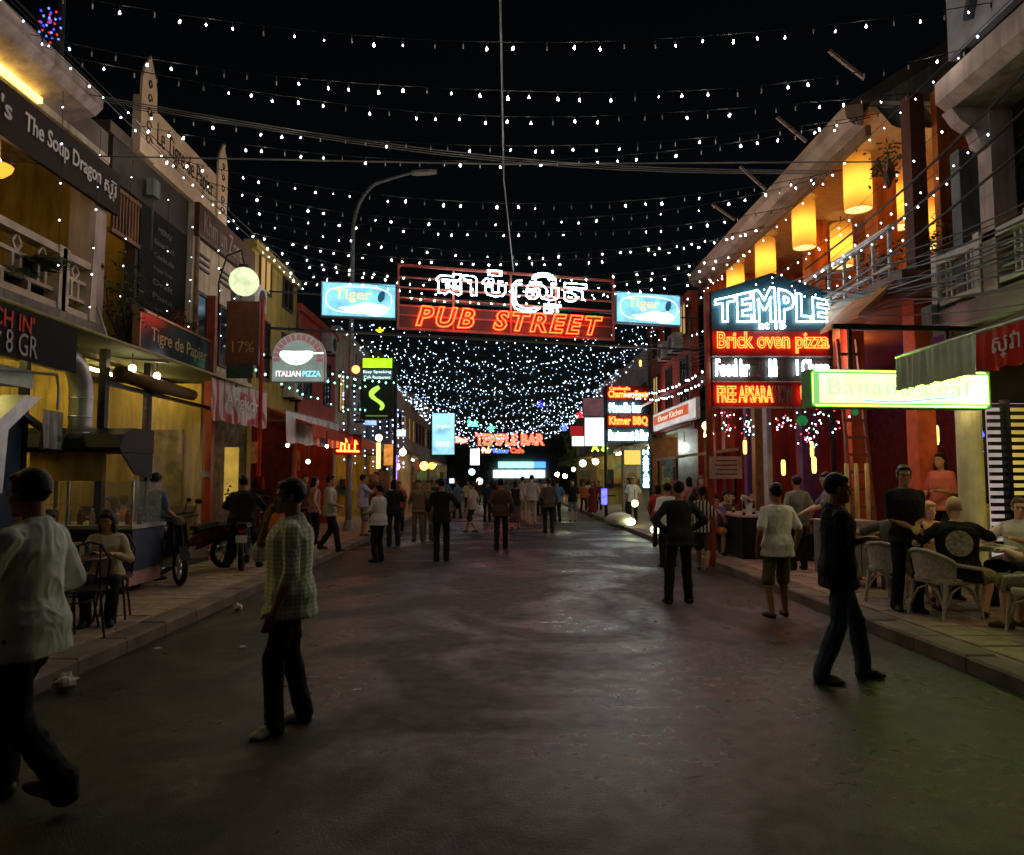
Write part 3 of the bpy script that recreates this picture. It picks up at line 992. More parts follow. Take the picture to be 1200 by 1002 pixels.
single('rolled_blind', 'rolled brown blind hanging above the plastic sheet', 'blind', G().tube([(-5.55, 10.5, 3.18), (-5.5, 11.5, 3.14), (-5.55, 13.0, 3.16)], [.1, .12, .1], 12), M('brown_canvas', (.12, .075, .035), .8), True)
for i, (px, py) in enumerate(((155, 432), (184, 441))):
    q = atX(px, py, -5.5)
    L = Thing('bare_bulb', '%s of two bare warm bulbs under the green awning' % ('left' if i == 0 else 'right'), 'bulb', q)
    L.p('bulb', G().ell((0, 0, 0), (.05, .05, .06)), lampb, smooth=True)
    L.p('cord', G().tube([(0, 0, .06), (0, 0, .35)], .008, 5), black)
for i, y in enumerate((6.2, 8.9, 12.2, 13.4)):
    L = Thing('tube_lamp', 'fluorescent tube under the green awning %s' % ('by the frame edge', 'behind the duct', 'above the plastic sheet', 'by the red post')[i], 'lamp', (-6.6, y, 3.42))
    L.p('tube', G().tube([(-.0, -.55, 0), (0, .55, 0)], .022, 8), EM('awning_tube', (1, .76, .22), 60))
    L.p('batten', G().bx(-.03, .03, -.6, .6, .025, .07), M('white_batten', (.6, .6, .55), .5))
# --- second building: railing, chalk board, roof sign
B = Thing('restaurant_building', 'dark two storey building under the Le Tigre de Papier roof sign', 'building', (-8, 13, .1))
B.w('upper_wall', G().bx(-8.2, -8.0, 11.02, 12.3, 3.72, 7).bx(-8.0, -6.3, 12.3, 13.85, 3.72, 7.05), yellowpl)
B.w('upper_floor', G().bx(-8.2, -6.1, 11.12, 13.85, 3.6, 3.74), concrete)
B.w('fascia', G().bx(-6.32, -6.1, 11.12, 13.85, 6.35, 7.05), darkwall)
B.w('roof', G().bx(-14, -6.1, 11.02, 17.1, 7.06, 7.25), roofm)
B.w('facade', G().bx(-6.29, -6.12, 11.95, 13.85, 3.76, 6.34), darkwall)
L = Thing('ceiling_lamp', 'yellow lamp in the open room behind the wooden railing', 'lamp', (-7.2, 11.5, 6.3))
L.p('globe', G().ell((0, 0, 0), (.14, .14, .12)), EM('room_globe', (1, .62, .12), 14), smooth=True)
L.p('rod', G().tube([(0, 0, .1), (0, 0, .7)], .012, 6), black)
Rl = Thing('wooden_railing', 'brown wooden railing high on the dark building left of the chalk board', 'railing', (-6.1, 11.5, 5.5))
Rl.w('rail', G().bx(-6.14, -6.06, 11.12, 12.0, 6.2, 6.27), wood)
Rl.w('rail', G().bx(-6.14, -6.06, 11.12, 12.0, 5.5, 5.57), wood)
for k in range(9): Rl.w('baluster', G().bx(-6.12, -6.08, 11.17 + k * .095, 11.205 + k * .095, 5.57, 6.2), wood)
C = Thing('menu_board', 'tall black menu board with faint chalk lines on the left facade', 'sign', (-6.1, 13.0, 4.6), R(90))
C.p('board', G().bx(-.95, .85, 0, .08, 0, 1.75), M('chalk_board', (.014, .014, .013), .8, spec=.08))
for k, t in enumerate(('MENU', 'Khmer Food', 'Cocktails', 'Happy Hour', 'Draft', 'Pasta')):
    letters(C, t, M('chalk', (.16, .16, .15), .9), -.1, 1.42 - k * .24, h=.1, w=.75 if k else .5)
SG = Thing('roof_sign', 'cream roof sign Le Tigre de Papier with carved finials at both ends', 'sign', (-6.0, 13.55, 7.05), R(90))
crm = M('cream_board', (.62, .45, .3), .75, var=.22, scale=2, bump=.1)
SG.p('board', G().bx(-1.85, 1.85, 0, .12, 0, .98), crm)
for s_ in (-1, 1):
    pts = [(-.26, 0), (.26, 0), (.26, 1.25), (.18, 1.5), (0, 1.78), (-.18, 1.5), (-.26, 1.25)]
    f = SG.p('finial', G().loft([[Vector((s_ * 1.62 + x, y, z)) for x, z in pts] for y in (-.04, -.002)]), crm)
    ink = M('brown_ink', (.05, .03, .02), .8)
    for k in range(5):
        SG.p('swirl', G().tube([(s_ * 1.62 + .12 * (1 - k * .12) * math.cos(t) * (1 - t / 9), -.045, .3 + k * .24 + .1 * math.sin(t) * (1 - t / 9)) for t in [i * .6 for i in range(12)]], .012, 5), ink, f)
letters(SG, 'Le Tigre de Papier', ink, -.02, .3, h=.5, w=2.45, y=-.006)
SG.p('prop', G().bar((0, .1, .9), (0, 1.2, 0), .06), darkmetal)
# --- third building: cream facade, windows, brown sign
D = Thing('shophouse', 'cream left facade with dark tall windows and slatted vents', 'building', (-8, 15.5, .1))
D.w('upper_wall', G().bx(-8.2, -6.0, 13.88, 17.1, 3.72, 7.04), cream)
D.w('lower_wall', G().bx(-8.2, -8.0, 14.25, 17.1, .1, 3.7), darkwall)
for y in (14.35, 15.5, 16.6):
    louvre(D, y, 6.1, -6.0, 1, .55)
    window(D, -6.0, 1, y - .24, y + .24, 4.1, 5.3, None, darkwood, 0)
D.w('ledge', G().bx(-6.0, -5.9, 13.88, 17.1, 3.74, 3.9), pinkpl)
SG = Thing('facade_sign', 'brown fascia sign ending in un Zone above cream facade', 'sign', (-5.9, 15.5, 6.4), R(90))
SG.p('board', G().bx(-1.6, 1.6, 0, .1, 0, .66), M('brown_board', (.07, .035, .02), .6))
letters(SG, 'Khm un Zone', M('dull_letter', (.3, .22, .18), .7), -.35, .12, h=.42, w=2.1)
SG = Thing('glass_sign', 'long bluish glazed fascia sign with faint gold lettering above the awning', 'sign', (-5.62, 12.55, 3.66), R(90))
SG.p('board', G().bx(-1.35, 1.35, 0, .1, 0, .62), M('blue_black_gloss', (.03, .06, .07), .15, var=.5, scale=1.5))
SG.p('frame', G().bx(-1.38, 1.38, -.02, .1, .621, .66).bx(-1.38, -1.352, -.02, .1, 0, .62).bx(1.352, 1.38, -.02, .1, 0, .62), M('copper_trim', (.35, .2, .1), .4, metal=.5))
letters(SG, 'Tigre de Papier', M('gold_letter', (.4, .32, .16), .4, metal=.3), .1, .14, h=.3, w=2.2, y=-.006)
bush('flower_box', 'clipped orange-lit bush on the ledge behind the glazed sign', (-5.95, 13.2, 4.3), (.2, .5, .2), 260, 8, mat=M('orange_lit_leaf', (.16, .05, .02), .7), stem=False)  # orange light on the leaves is put into their colour
# --- post, brown box sign, globe
P0 = Thing('red_post', 'dark red terrace post right of the plastic sheet', 'post', (-5.62, 13.98, .1))
P0.p('shaft', G().bx(-.08, .08, -.08, .08, 0, 5.1), redwood)
P0.p('notice', G().bx(-.06, .07, -.096, -.084, 1.6, 1.7), M('blue_notice', (.2, .3, .42), .6))
q = atY(266, 350, 14.0); q2 = atY(302, 440, 14.0)
SG = Thing('hanging_sign', 'dark red projecting sign with dull yellow 17% under the globe lamp', 'sign', ((q.x + q2.x) / 2, 14.0, q2.z - .05))
w_ = q2.x - q.x; h_ = q.z - q2.z
SG.p('board', G().bx(-w_ / 2, w_ / 2, 0, .1, h_ * .18, h_), M('brown_red_board', (.16, .05, .025), .5))
SG.p('lower_panel', G().bx(-w_ / 2 + .02, w_ / 2 - .1, .02, .08, 0, h_ * .17), M('green_dark', (.05, .07, .06), .3))
letters(SG, '17%', M('yellow_print', (.45, .25, .06), .7), .02, h_ * .33, h=.22, w=.42, y=-.006)
SG.p('pole', G().tube([(w_ / 2 + .05, .05, -1.9), (w_ / 2 + .05, .05, h_ + .05)], .04, 8), M('red_gloss', (.4, .03, .03), .3))
q = atY(286, 330, 13.2)
L = Thing('globe_lamp', 'glowing white globe lamp on a thin curved bracket', 'lamp', q)
L.p('globe', G().ell((0, 0, 0), (.265, .265, .265), 24, 14), EM('globe_glow', (.9, 1, .58), 1.0, .2, 6), smooth=True)
L.p('collar', G().lathe([(.1, .25), (.1, .3), (.03, .32)], n=12), black)
L.p('bracket', G().tube([(0, 0, .3), (-.1, .1, .62), (-.4, .2, .55), (-.62, .4, .1), (-.72, .7, -.9)], .016, 6), black)
# banners
def banner(label, a, b, drop, mat, ph, txt=None, tmat=None):
    T = Thing('hanging_banner', label, 'banner', ((a + b) / 2))
    d = (b - a).normalized(); nr = Vector((d.y, -d.x, 0))
    T.w('cloth', drape(lambda u: (a.lerp(b, u), nr), drop, 70, 8, .022, ph, 46), mat, smooth=True)
    T.w('rod', G().tube([a + Vector((0, 0, .015)), b + Vector((0, 0, .015))], .018, 6), greypole)
    if txt:
        g = text_g(txt, h=drop * .45, w=(b - a).length * .6)
        m = Matrix.Translation((a + b) / 2 + nr * .05 + Vector((0, 0, -drop * .72))) @ Matrix.Rotation(math.atan2(d.y, d.x), 4, 'Z')
        T.w('lettering', g.xf(m), tmat)
    return T
banner('creased white and red banner on the red post', atX(247, 440, -5.2), atX(304, 459, -5.2) + Vector((.05, .3, 0)), .78, stripes('red_white_print', (.5, .46, .48), (.4, .06, .07), .7, 'Y', .4, None, .68, 14), 0, 'Angkor', M('white_print', (.7, .68, .68), .5))
a = atX(334, 481, -4.9); b = atX(397, 497, -4.9)
banner('creased silver banner over the red lit bar', a, b, .72, M('silver_vinyl', (.5, .5, .54), .3, var=.3, scale=4), 2)
single('stone_pier', 'rough brown stone wall panel beside the silver banner', 'wall', G().bx(-6.4, -6.0, 14.9, 17.0, .1, 3.0), M('brown_stone', (.13, .1, .06), .9, var=.6, scale=5, bump=.5, bscale=12))
single('menu_stand', 'tall lit yellow menu panel beyond the red post', 'sign', G().box(atY(271, 556, 15.5), (.28, .06, 1.15)), EM('menu_glow', (1, .62, .1), .42, .2, 4))
# arch shaped pizza sign
q = atY(349, 448, 15.2)
SG = Thing('pizza_sign', 'arch shaped white sign lettered ITALIAN PIZZA with brick border', 'sign', q)
W, Hh = 1.12, 1.06
arch = [(-W / 2, 0), (W / 2, 0), (W / 2, Hh * .5)] + [(W / 2 * math.cos(t), Hh * .5 + Hh * .5 * math.sin(t)) for t in [math.pi * i / 16 for i in range(1, 16)]] + [(-W / 2, Hh * .5)]
SG.p('cabinet', G().loft([[Vector((x, y, z)) for x, z in arch] for y in (0, .16)]), M('white_case', (.5, .5, .5), .5))
SG.p('sign_face', G().loft([[Vector((x * .96, y, .02 + z * .965)) for x, z in arch] for y in (-.012, -.002)]), EM('pizza_face', (.5, .62, .55), .42, .2, 4))
for k in range(15):
    t = math.pi * (k + .5) / 15 * 1.16 - .25
    c = Vector((W * .41 * math.cos(t), -.016, Hh * .5 + Hh * .4 * math.sin(t)))
    SG.p('brick', G().box(c, (.13, .008, .085), Matrix.Rotation(-t, 3, 'Y')), EM('pizza_brick', (.5, .2, .2), .5))
SG.p('pizza_peel', G().loft([[Vector((.36 * math.cos(t) * r - .04, y, .56 + .15 * math.sin(t) * r + .05 * math.cos(t * 2) * r)) for t in [2 * math.pi * i / 20 for i in range(20)]] for y, r in ((-.016, 1), (-.024, .9))]).bx(.3, .53, -.022, -.014, .6, .63), EM('pizza_white', (.85, 1, .95), 2.2))
letters(SG, 'ITALIAN', EM('sign_white', (1, .85, .85), 1.6), -.2, .12, h=.12, w=.52, bold=.02)
letters(SG, 'PIZZA', EM('sign_cyan', (.25, .85, .95), 1.6), .29, .12, h=.12, w=.38, bold=.02)
SG.p('bracket', G().bx(-1.2, -W / 2, .04, .1, .5, .56), black)
# street lamp
q = atZ(408, 622, .1)
SLP = Thing('street_lamp', 'tall unlit street lamp with curved arm behind the blue box sign', 'street lamp', q)
SLP.p('pole', G().tube([(0, 0, 0), (0, 0, 1.2), (0, 0, 4), (0, 0, 9.2)] + [(1.1 - 1.1 * math.cos(t), 0, 9.2 + 1.75 * math.sin(t)) for t in [i * math.pi / 16 for i in range(1, 7)]] + [(1.25, -.02, 11.0), (1.8, -.05, 11.14)], [.1, .1, .08, .065] + [.055] * 6 + [.045, .04], 10), greypole, smooth=True)
SLP.p('base', G().lathe([(.18, 0), (.18, .05), (.12, .3), (.1, .32)], n=12), greypole)
SLP.p('lamp_head', G().loft([[Vector((x, w * s_, 11.12 + .06 * (x - 1.8) + z)) for s_, z in ((-1, 0), (1, 0), (.7, .1), (-.7, .1))] for x, w in ((1.8, .06), (1.95, .13), (2.35, .14), (2.6, .06))]), M('lamp_housing', (.4, .38, .36), .5))

# ================================================================ STREET SIGN ACROSS THE ROAD
def street_sign():
    a = atY(465, 395, 18.9); b = atY(720, 395, 20.4)
    d = Vector((b.x - a.x, b.y - a.y, 0)); Wd = d.length
    rz = math.atan2(d.y, d.x)
    zt = atY(465, 309, 18.9).z
    z0 = (a.z + b.z) / 2 + .05
    mid_ = Vector(((a.x + b.x) / 2, (a.y + b.y) / 2, z0))
    Hs = zt - z0
    T = Thing('street_gate_sign', 'big neon gate sign PUB STREET with white Khmer lettering on a frame', 'sign', mid_, rz)
    fm = M('red_frame', (.3, .07, .05), .5)
    w = Wd / 2
    T.p('frame', G().bx(-w, w, -.03, .03, Hs - .06, Hs).bx(-w, w, -.03, .03, 0, .06).bx(-w, -w + .06, -.03, .03, .06, Hs - .06).bx(w - .06, w, -.03, .03, .06, Hs - .06), fm)
    for z in (.4, .68, .9, 1.2, 1.5): T.p('crossbar', G().bx(-w + .06, w - .06, -.02, .02, z * Hs / 1.9, z * Hs / 1.9 + .04), fm)
    for x in (-1.6, 0, 1.3): T.p('upright', G().bx(x, x + .05, -.026, .026, .06, Hs - .06), fm)
    T.p('backboard', G().bx(-w + .08, w - .08, .031, .05, .08, .66), M('dark_red_board', (.08, .012, .01), .4))
    neonr = EM('gate_neon_red', (1, .034, .006), 19)
    neonw = EM('neon_white', (.62, .95, 1), 22)
    letters(T, 'PUB', neonr, -1.8, .1, y=-.08, h=.56, w=1.6, tube=.019, shear=.28, space=1.3, bold=.03)
    letters(T, 'STREET', neonr, 1.1, .1, y=-.08, h=.56, w=3.2, tube=.019, shear=.28, space=1.3, bold=.03)
    # Khmer word, glyph by glyph
    def kh(s, x, z, hh, ww): T.p('khmer_lettering', text_g(s, h=hh, w=ww, tube=.015, bold=.042, res=2).xf(Matrix.Translation((x, -.08, z))), neonw)
    def kt(pts): T.p('khmer_lettering', G().tube([(x, -.08, z) for x, z in pts], .017, 6), neonw)
    kz = 1.02
    kh('ផ', -1.72, kz, .56, .7)
    kh('ា', -1.13, kz, .54, .38)
    kh('ប', -.47, kz, .5, .66)
    kh('\u17cb', -.45, kz + .58, .16, .4)
    for o in (0, .09):
        kt([(.33, kz + .5 - o), (.16 + o * .4, kz + .48 - o), (.06 + o, kz + .36), (.05 + o, kz - .08), (.12 + o, kz - .28 + o), (.4, kz - .36 + o), (.68 - o, kz - .34 + o), (.84 - o, kz - .22)])
        kt([(.62 + o + (.34 - o) * (1 - math.cos(t)), kz + .57 + (.19 - o) * math.sin(t)) for t in [i * math.pi / 10 for i in range(11)]])
    kh('ស', .92, kz, .5, .96)
    kh('ត', 1.2, kz - .36, .26, .5)
    kh('ត', 1.88, kz, .54, .68)
    # posts carrying it, out at the building lines
    return T, mid_, rz, w, Hs
GS, gmid, grz, gw, gH = street_sign()
blue1 = EM('box_sign_blue', (.25, .66, .88), 1.35, .35, 2.2)
for (pa, pb, Y0, Y1, lab) in (((376, 372), (464, 372), 18.6, 18.9, 'left'), ((722, 380), (798, 380), 20.5, 21.0, 'right')):
    a = atY(*pa, Y0); b = atY(*pb, Y1)
    d = b - a; w_ = Vector((d.x, d.y, 0)).length
    h_ = .92
    T = Thing('box_sign', 'pale blue light box lettered Tiger at the %s end of the neon gate sign' % lab, 'sign', ((a.x + b.x) / 2, (a.y + b.y) / 2, (a.z + b.z) / 2), math.atan2(d.y, d.x))
    lightbox(T, w_, h_, .2, blue1, M('blue_case', (.08, .2, .28), .5))
    T.p('oval', G().tube([(w_ * .44 * math.copysign(abs(math.cos(t)) ** .7, math.cos(t)), -.02, h_ / 2 + h_ * .38 * math.copysign(abs(math.sin(t)) ** .7, math.sin(t))) for t in [2 * math.pi * i / 40 for i in range(40)]], .013, 5, closed=True), EM('oval_white', (.8, .98, 1), 2))
    letters(T, 'Tiger', EM('tiger_gold', (1, .85, .42), 1.15), -w_ * .08, h_ * .42, h=.36, w=w_ * .5, bold=.015)
    T.p('white_swoosh', G().loft([[Vector((w_ * (.06 + .33 * math.cos(t) * r), y, h_ * .24 + h_ * (.15 + .1 * math.cos(t) + .03 * math.sin(5 * t)) * math.sin(t) * r)) for t in [2 * math.pi * i / 28 for i in range(28)]] for y, r in ((-.02, 1), (-.03, .8))]), EM('swoosh_white', (.85, .98, 1), 3.0))
    T.p('dark_mark', G().loft([[Vector((w_ * .3 + .1 * math.cos(t) * r, y, h_ * .62 + .15 * math.sin(t) * r + .05 * math.cos(t) * r)) for t in [2 * math.pi * i / 9 for i in range(9)]] for y, r in ((-.02, 1), (-.028, .7))]), EM('mark_blue', (.04, .2, .3), .5))
SP = Thing('sign_gantry', 'steel poles and truss that carry the neon gate sign', 'gantry', (0, 20, 0))
SP.w('truss', G().bar((-6.0, 18.4, gmid.z - .08), (6.0, 21.44, gmid.z - .08), .06).bar((-6.0, 18.42, gmid.z + gH * .5), (6.0, 21.46, gmid.z + gH * .5), .04), darkmetal)
# ================================================================ RIGHT SIDE
purple = M('mauve_paint', (.2, .14, .16), .7, var=.25, scale=2)
N = Thing('restaurant_building', 'nearest right building with pink cornice and white grid balcony', 'building', (7.5, 7, .1))
N.w('balcony_floor', G().bx(6.0, 9.5, 3.0, 9.9, 3.62, 3.95), purple)
N.w('upper_wall', G().bx(8.0, 8.2, 3.0, 9.9, 3.95, 6.3), darkwall)
N.w('lower_wall', G().bx(8.6, 8.8, 3.0, 12, .1, 3.62), darkwood)
N.w('pillar', G().bx(6.0, 6.3, 8.55, 8.8, 3.95, 6.2), pinkpl)
N.w('pillar', G().bx(6.0, 6.3, 4.0, 4.25, 3.95, 6.2), pinkpl)
N.w('cornice', G().loft([[Vector((x, y, z)) for x, z in ((6.3, 6.25), (5.6, 6.25), (5.46, 6.36), (5.46, 6.62), (5.62, 6.78), (6.3, 6.78))] for y in (3.0, 8.75)]), pinkpl)
N.w('bracket', G().loft([[Vector((x, y, z)) for x, z in ((6.02, 5.72), (6.02, 6.24), (5.55, 6.24), (5.66, 6.08), (5.84, 5.95), (5.9, 5.78))] for y in (8.58, 8.78)]), pinkpl)
N.w('roof', G().bx(6.31, 14, 3.0, 8.75, 6.26, 6.6), roofm)
N.w('rear_wall', G().bx(6.35, 8.0, 9.7, 9.9, 3.95, 6.24), greypl)
gw_ = N.w('window', G().bx(6.31, 6.36, 5.2, 8.5, 4.75, 6.2), darkglass)
for k in range(11): N.w('mullion', G().bx(6.27, 6.305, 5.2 + k * .33, 5.225 + k * .33, 4.75, 6.2), black, gw_)
for k in range(5): N.w('mullion', G().bx(6.268, 6.3, 5.2, 8.5, 4.8 + k * .33, 4.825 + k * .33), black, gw_)
N.w('column', G().lathe([(.16, 0), (.16, 3.5)], (6.35, 9.75, .1), 16), M('green_lit_column', (.5, .52, .36), .6, var=.2))  # green light of the box sign is put into the column's colour
Bd = Thing('roof_billboard', 'grey rooftop billboard with a dark triangle mark at top right', 'billboard', (5.62, 6.5, 6.9), R(-90))
Bd.p('board', G().bx(-2.2, 2.2, 0, .1, 0, 1.9), M('grey_board', (.3, .29, .32), .6, var=.15))
Bd.p('triangle', G().tube([(-1.75, -.02, .25), (-1.2, -.02, 1.6), (-.75, -.02, .3)], .07, 6).tube([(-1.45, -.02, .85), (-.95, -.02, .75)], .05, 6), M('dark_print', (.06, .06, .08), .6))
Bd.p('leg', G().bx(-2, -1.9, .02, .08, -.15, 0), darkmetal)
Bd.p('leg', G().bx(1.9, 2, .02, .08, -.15, 0), darkmetal)
Bz = Thing('balcony_balustrade', 'white grid balustrade on the right balcony', 'balustrade', (6.1, 7, 3.95))
whp = M('white_rail_paint', (.55, .5, .48), .65, var=.22, scale=4)
Bz.w('top_rail', G().bx(6.0, 6.16, 3.2, 9.85, 4.6, 4.7), whp)
Bz.w('bottom_rail', G().bx(6.02, 6.14, 3.2, 9.85, 4.02, 4.09), whp)
for y in (9.8, 8.9, 8.0, 7.1, 6.2, 5.3): Bz.w('post', G().bx(5.99, 6.17, y - .06, y + .06, 3.95, 4.76), whp)
for k in range(5):
    y = 8.97 - k * .9
    for d_ in (.12, .22, .55, .65): Bz.w('bar', G().bx(6.06, 6.1, y + d_, y + d_ + .035, 4.09, 4.6), whp)
    for z in (4.2, 4.33, 4.47): Bz.w('bar', G().bx(6.055, 6.075, y, y + .77, z, z + .035), whp)
# awning with valance
Wn = Thing('striped_awning', 'brown awning with grey and red valance at the right edge', 'awning', (5.2, 6.5, 3))
g = G(); g.sheet(lambda u, v: Vector((4.35 + 1.63 * v, 4.2 + 3.65 * u, 2.98 + .64 * v - .04 * math.sin(3.14 * v) + .008 * math.sin(u * 60))), 30, 5)
g.add([Vector(q) - Vector((0, 0, .012)) for q in g.v], [tuple(reversed(f)) for f in g.f])
Wn.w('canvas', g, M('brown_awning', (.2, .14, .08), .8, var=.3, scale=3), smooth=True)
Wn.w('valance', drape(lambda u: (Vector((4.345, 6.5 + 1.35 * u, 2.98)), Vector((-1, 0, 0))), .36, 60, 5, .018, 0, 70), M('grey_valance', (.55, .58, .58), .6, var=.15, scale=5), smooth=True)
Wn.w('valance', drape(lambda u: (Vector((4.344, 4.2 + 2.29 * u, 2.98)), Vector((-1, 0, 0))), .36, 80, 5, .018, 1, 100), M('red_valance', (.55, .07, .05), .6, var=.15, scale=5), smooth=True)
g = text_g('ស្វាយ', h=.2, w=.6)
Wn.w('lettering', g.xf(T3(4.31, 5.95, 2.7, R(-90))), M('valance_white', (.7, .7, .7), .6))
Wn.w('edge_pole', G().tube([(4.35, 4.2, 2.99), (4.35, 7.86, 2.99)], .02, 8), steel)
Wn.w('end_flap', G().add([(4.35, 7.86, 2.98), (5.98, 7.86, 3.6), (5.98, 7.86, 3.3), (4.35, 7.86, 2.64), (4.35, 7.868, 2.98), (5.98, 7.868, 3.6), (5.98, 7.868, 3.3), (4.35, 7.868, 2.64)], [(0, 1, 2, 3), (7, 6, 5, 4)]), M('grey_valance2', (.42, .42, .4), .6))
for nm_ in ('grey_valance', 'red_valance'):
    q_ = MATS[nm_].node_tree
    t_ = q_.nodes.new('ShaderNodeBsdfTranslucent'); q_.links.new(q_.nodes['Principled BSDF'].inputs['Base Color'].links[0].from_socket, t_.inputs[0])
    x_ = q_.nodes.new('ShaderNodeMixShader'); x_.inputs[0].default_value = .5
    q_.links.new(q_.nodes['Principled BSDF'].outputs[0], x_.inputs[1]); q_.links.new(t_.outputs[0], x_.inputs[2]); q_.links.new(x_.outputs[0], q_.nodes['Material Output'].inputs[0])
L = Thing('tube_lamp', 'fluorescent tube under the right awning', 'lamp', (5.5, 6.2, 3.12))
L.p('tube', G().tube([(0, -.6, 0), (0, .6, 0)], .02, 8), EM('right_tube', (1, .86, .5), 40))
L.p('batten', G().bx(-.03, .03, -.65, .65, .025, .06), M('white_batten', (.6, .6, .55), .5))
for i, (x, y) in enumerate(((6.6, 8.0), (5.9, 9.3))):  # added lamps that warm the diners and pavement; none hangs there
    L = Thing('fill_pendant_lamp', 'small warm pendant lamp added over the wicker tables, %s one' % ('nearer' if i == 0 else 'farther'), 'lamp', (x, y, 3.2))
    L.p('shade', G().lathe([(.03, .12), (.05, .1), (.15, -.02)], n=14, cap=False), darkmetal)
    L.p('bulb', G().ell((0, 0, 0), (.05, .05, .06)), EM('fill_pendant_bulb', (1, .66, .28), 420), smooth=True)
    L.p('cord', G().tube([(0, 0, .12), (0, 0, .42)], .008, 5), black)
# banana leaf sign
a = atY(951, 477, 8.75); b = atY(1160, 479, 8.95)
d_ = b - a; w_ = Vector((d_.x, d_.y)).length
BL = Thing('box_sign', 'long glowing green and white light box lettered Banana Leaf', 'sign', ((a.x + b.x) / 2, (a.y + b.y) / 2, (a.z + b.z) / 2), math.atan2(d_.y, d_.x))
green_face = EM('banana_face', (.5, 1, .085), 9.5, .3, 1.7)
BL.p('cabinet', G().bx(-w_ / 2, w_ / 2 + .02, 0, .24, 0, .47), M('green_case', (.1, .35, .12), .5))
BL.p('sign_face', G().loft([[Vector((x, y, z)) for x, z in ((-w_ / 2 + .02, .05), (-w_ / 2 + .06, .015), (w_ / 2 - .06, .015), (w_ / 2 - .02, .05), (w_ / 2 - .02, .42), (w_ / 2 - .06, .455), (-w_ / 2 + .06, .455), (-w_ / 2 + .02, .42))] for y in (-.014, -.002)]), green_face)
BL.p('green_border', G().bx(-w_ / 2 + .02, -w_ / 2 + .1, -.022, -.015, .03, .44).bx(-w_ / 2 + .1, w_ / 2 - .02, -.022, -.015, .41, .44).bx(-w_ / 2 + .1, w_ / 2 - .02, -.022, -.015, .03, .055), EM('banana_border', (.36, .9, .28), .8))
letters(BL, 'Banana Leaf', EM('banana_letter', (.6, .95, .5), 1.15), -.02, .15, y=-.022, h=.2, w=w_ * .8, space=1.15)
BL.p('blue_wave', G().tube([(-.5 + t * .1, -.024, .1 - .03 * math.sin(t * .35 + .4)) for t in range(13)], .014, 5), EM('wave_blue', (.35, .65, 1), 1.1))
BL.p('yellow_flash', G().loft([[Vector((-.1 + .16 * math.cos(t) * r, y, .33 + .06 * math.sin(t) * r)) for t in [2 * math.pi * i / 12 for i in range(12)]] for y, r in ((-.02, 1), (-.026, .8))]), EM('flash_yellow', (1, .95, .45), 1.6))
for x_ in (-.6, .7): BL.p('hanger', G().bx(x_, x_ + .04, .1, .14, .471, .999), darkmetal)
BL.p('arm', G().bx(-.8, w_ / 2 + .3, .09, .15, 1.0, 1.06), darkmetal)
# louvred lit panel
Lv = Thing('louvre_screen', 'yellow backlit screen of dark horizontal slats at the right edge', 'screen', (6.5, 9.2, .1))
Lv.w('glow_panel', G().bx(6.42, 7.4, 9.12, 9.16, .1, 2.62), EM('louvre_glow', (1, .72, .12), .5, .25, 3))  # panel glows by itself, standing in for the lit wall behind the slats
Lv.w('glow_panel', G().bx(6.2, 6.36, 9.14, 9.18, .1, 2.62), EM('louvre_white', (1, .8, .7), .34, .3, 3))
for k in range(26):
    z = .16 + k * .096
    Lv.w('slat', G().bx(6.16, 7.4, 9.05, 9.1, z, z + .046), black)
Lv.w('post', G().bx(6.36, 6.42, 9.03, 9.15, .1, 2.66), black)
for i, (px, py) in enumerate(((1150, 510), (1149, 529))):
    q = atY(px, py, 10.2)
    bs = Thing('blue_light', 'small blue neon glow in the dark bar doorway, %s' % ('upper one' if i == 0 else 'lower one'), 'light', q)
    bs.p('tube', G().tube([(-.05, 0, -.08), (.03, 0, .0), (-.02, 0, .1)], .018, 6), EM('blue_neon', (.04, .05, 1), 6))
    bs.p('holder', G().bx(-.06, .06, .03, .05, -.1, .1), black)

# --- Temple club building
TP = Thing('bar_building', 'two storey red bar with open lantern lit upper terrace', 'building', (7, 16, .1))
TP.w('terrace_floor', G().bx(6.0, 12, 10.6, 22, 4.45, 4.8), wood)
TP.w('rear_wall', G().bx(9.4, 9.6, 11.4, 22, 4.8, 7.94), orangepl)
TP.w('near_wall', G().bx(7.0, 9.4, 11.2, 11.35, 4.8, 7.94), orangepl)
TP.w('far_wall', G().bx(6.2, 10.8, 21.7, 21.9, 4.8, 8), orangepl)
TP.w('ceiling', G().bx(6.31, 11, 11.96, 22, 7.95, 8.05), M('cream_ceiling', (.6, .42, .22), .8, var=.15))
TP.w('gutter', G().loft([[Vector((x, y, z)) for x, z in ((6.2, 7.7), (6.02, 7.72), (5.9, 7.86), (5.88, 8.06), (6.2, 8.1))] for y in (11.95, 22.4)]), M('roof_edge_paint', (.36, .24, .17), .7, var=.3, scale=2))
TP.w('fascia', G().bx(6.2, 6.3, 11.9, 22.4, 7.5, 7.69), M('fascia_brown', (.2, .11, .06), .7))
TP.w('roof', G().loft([[Vector((x, y, z)) for x, z in ((5.95, 8.11), (9.2, 10.2), (12.5, 8.11))] for y in (11.96, 22.4)]), roofm)
TP.w('gable_wall', G().loft([[Vector((x, y, z)) for x, z in ((6.3, 8.06), (9.2, 9.9), (12.4, 8.06))] for y in (11.8, 11.95)]), greypl)
for y in (11.2, 14.3, 17.4, 20.5):
    TP.w('pillar', G().bx(7.5, 7.9, y - .25, y + .25, 4.8, 7.94), orangepl)
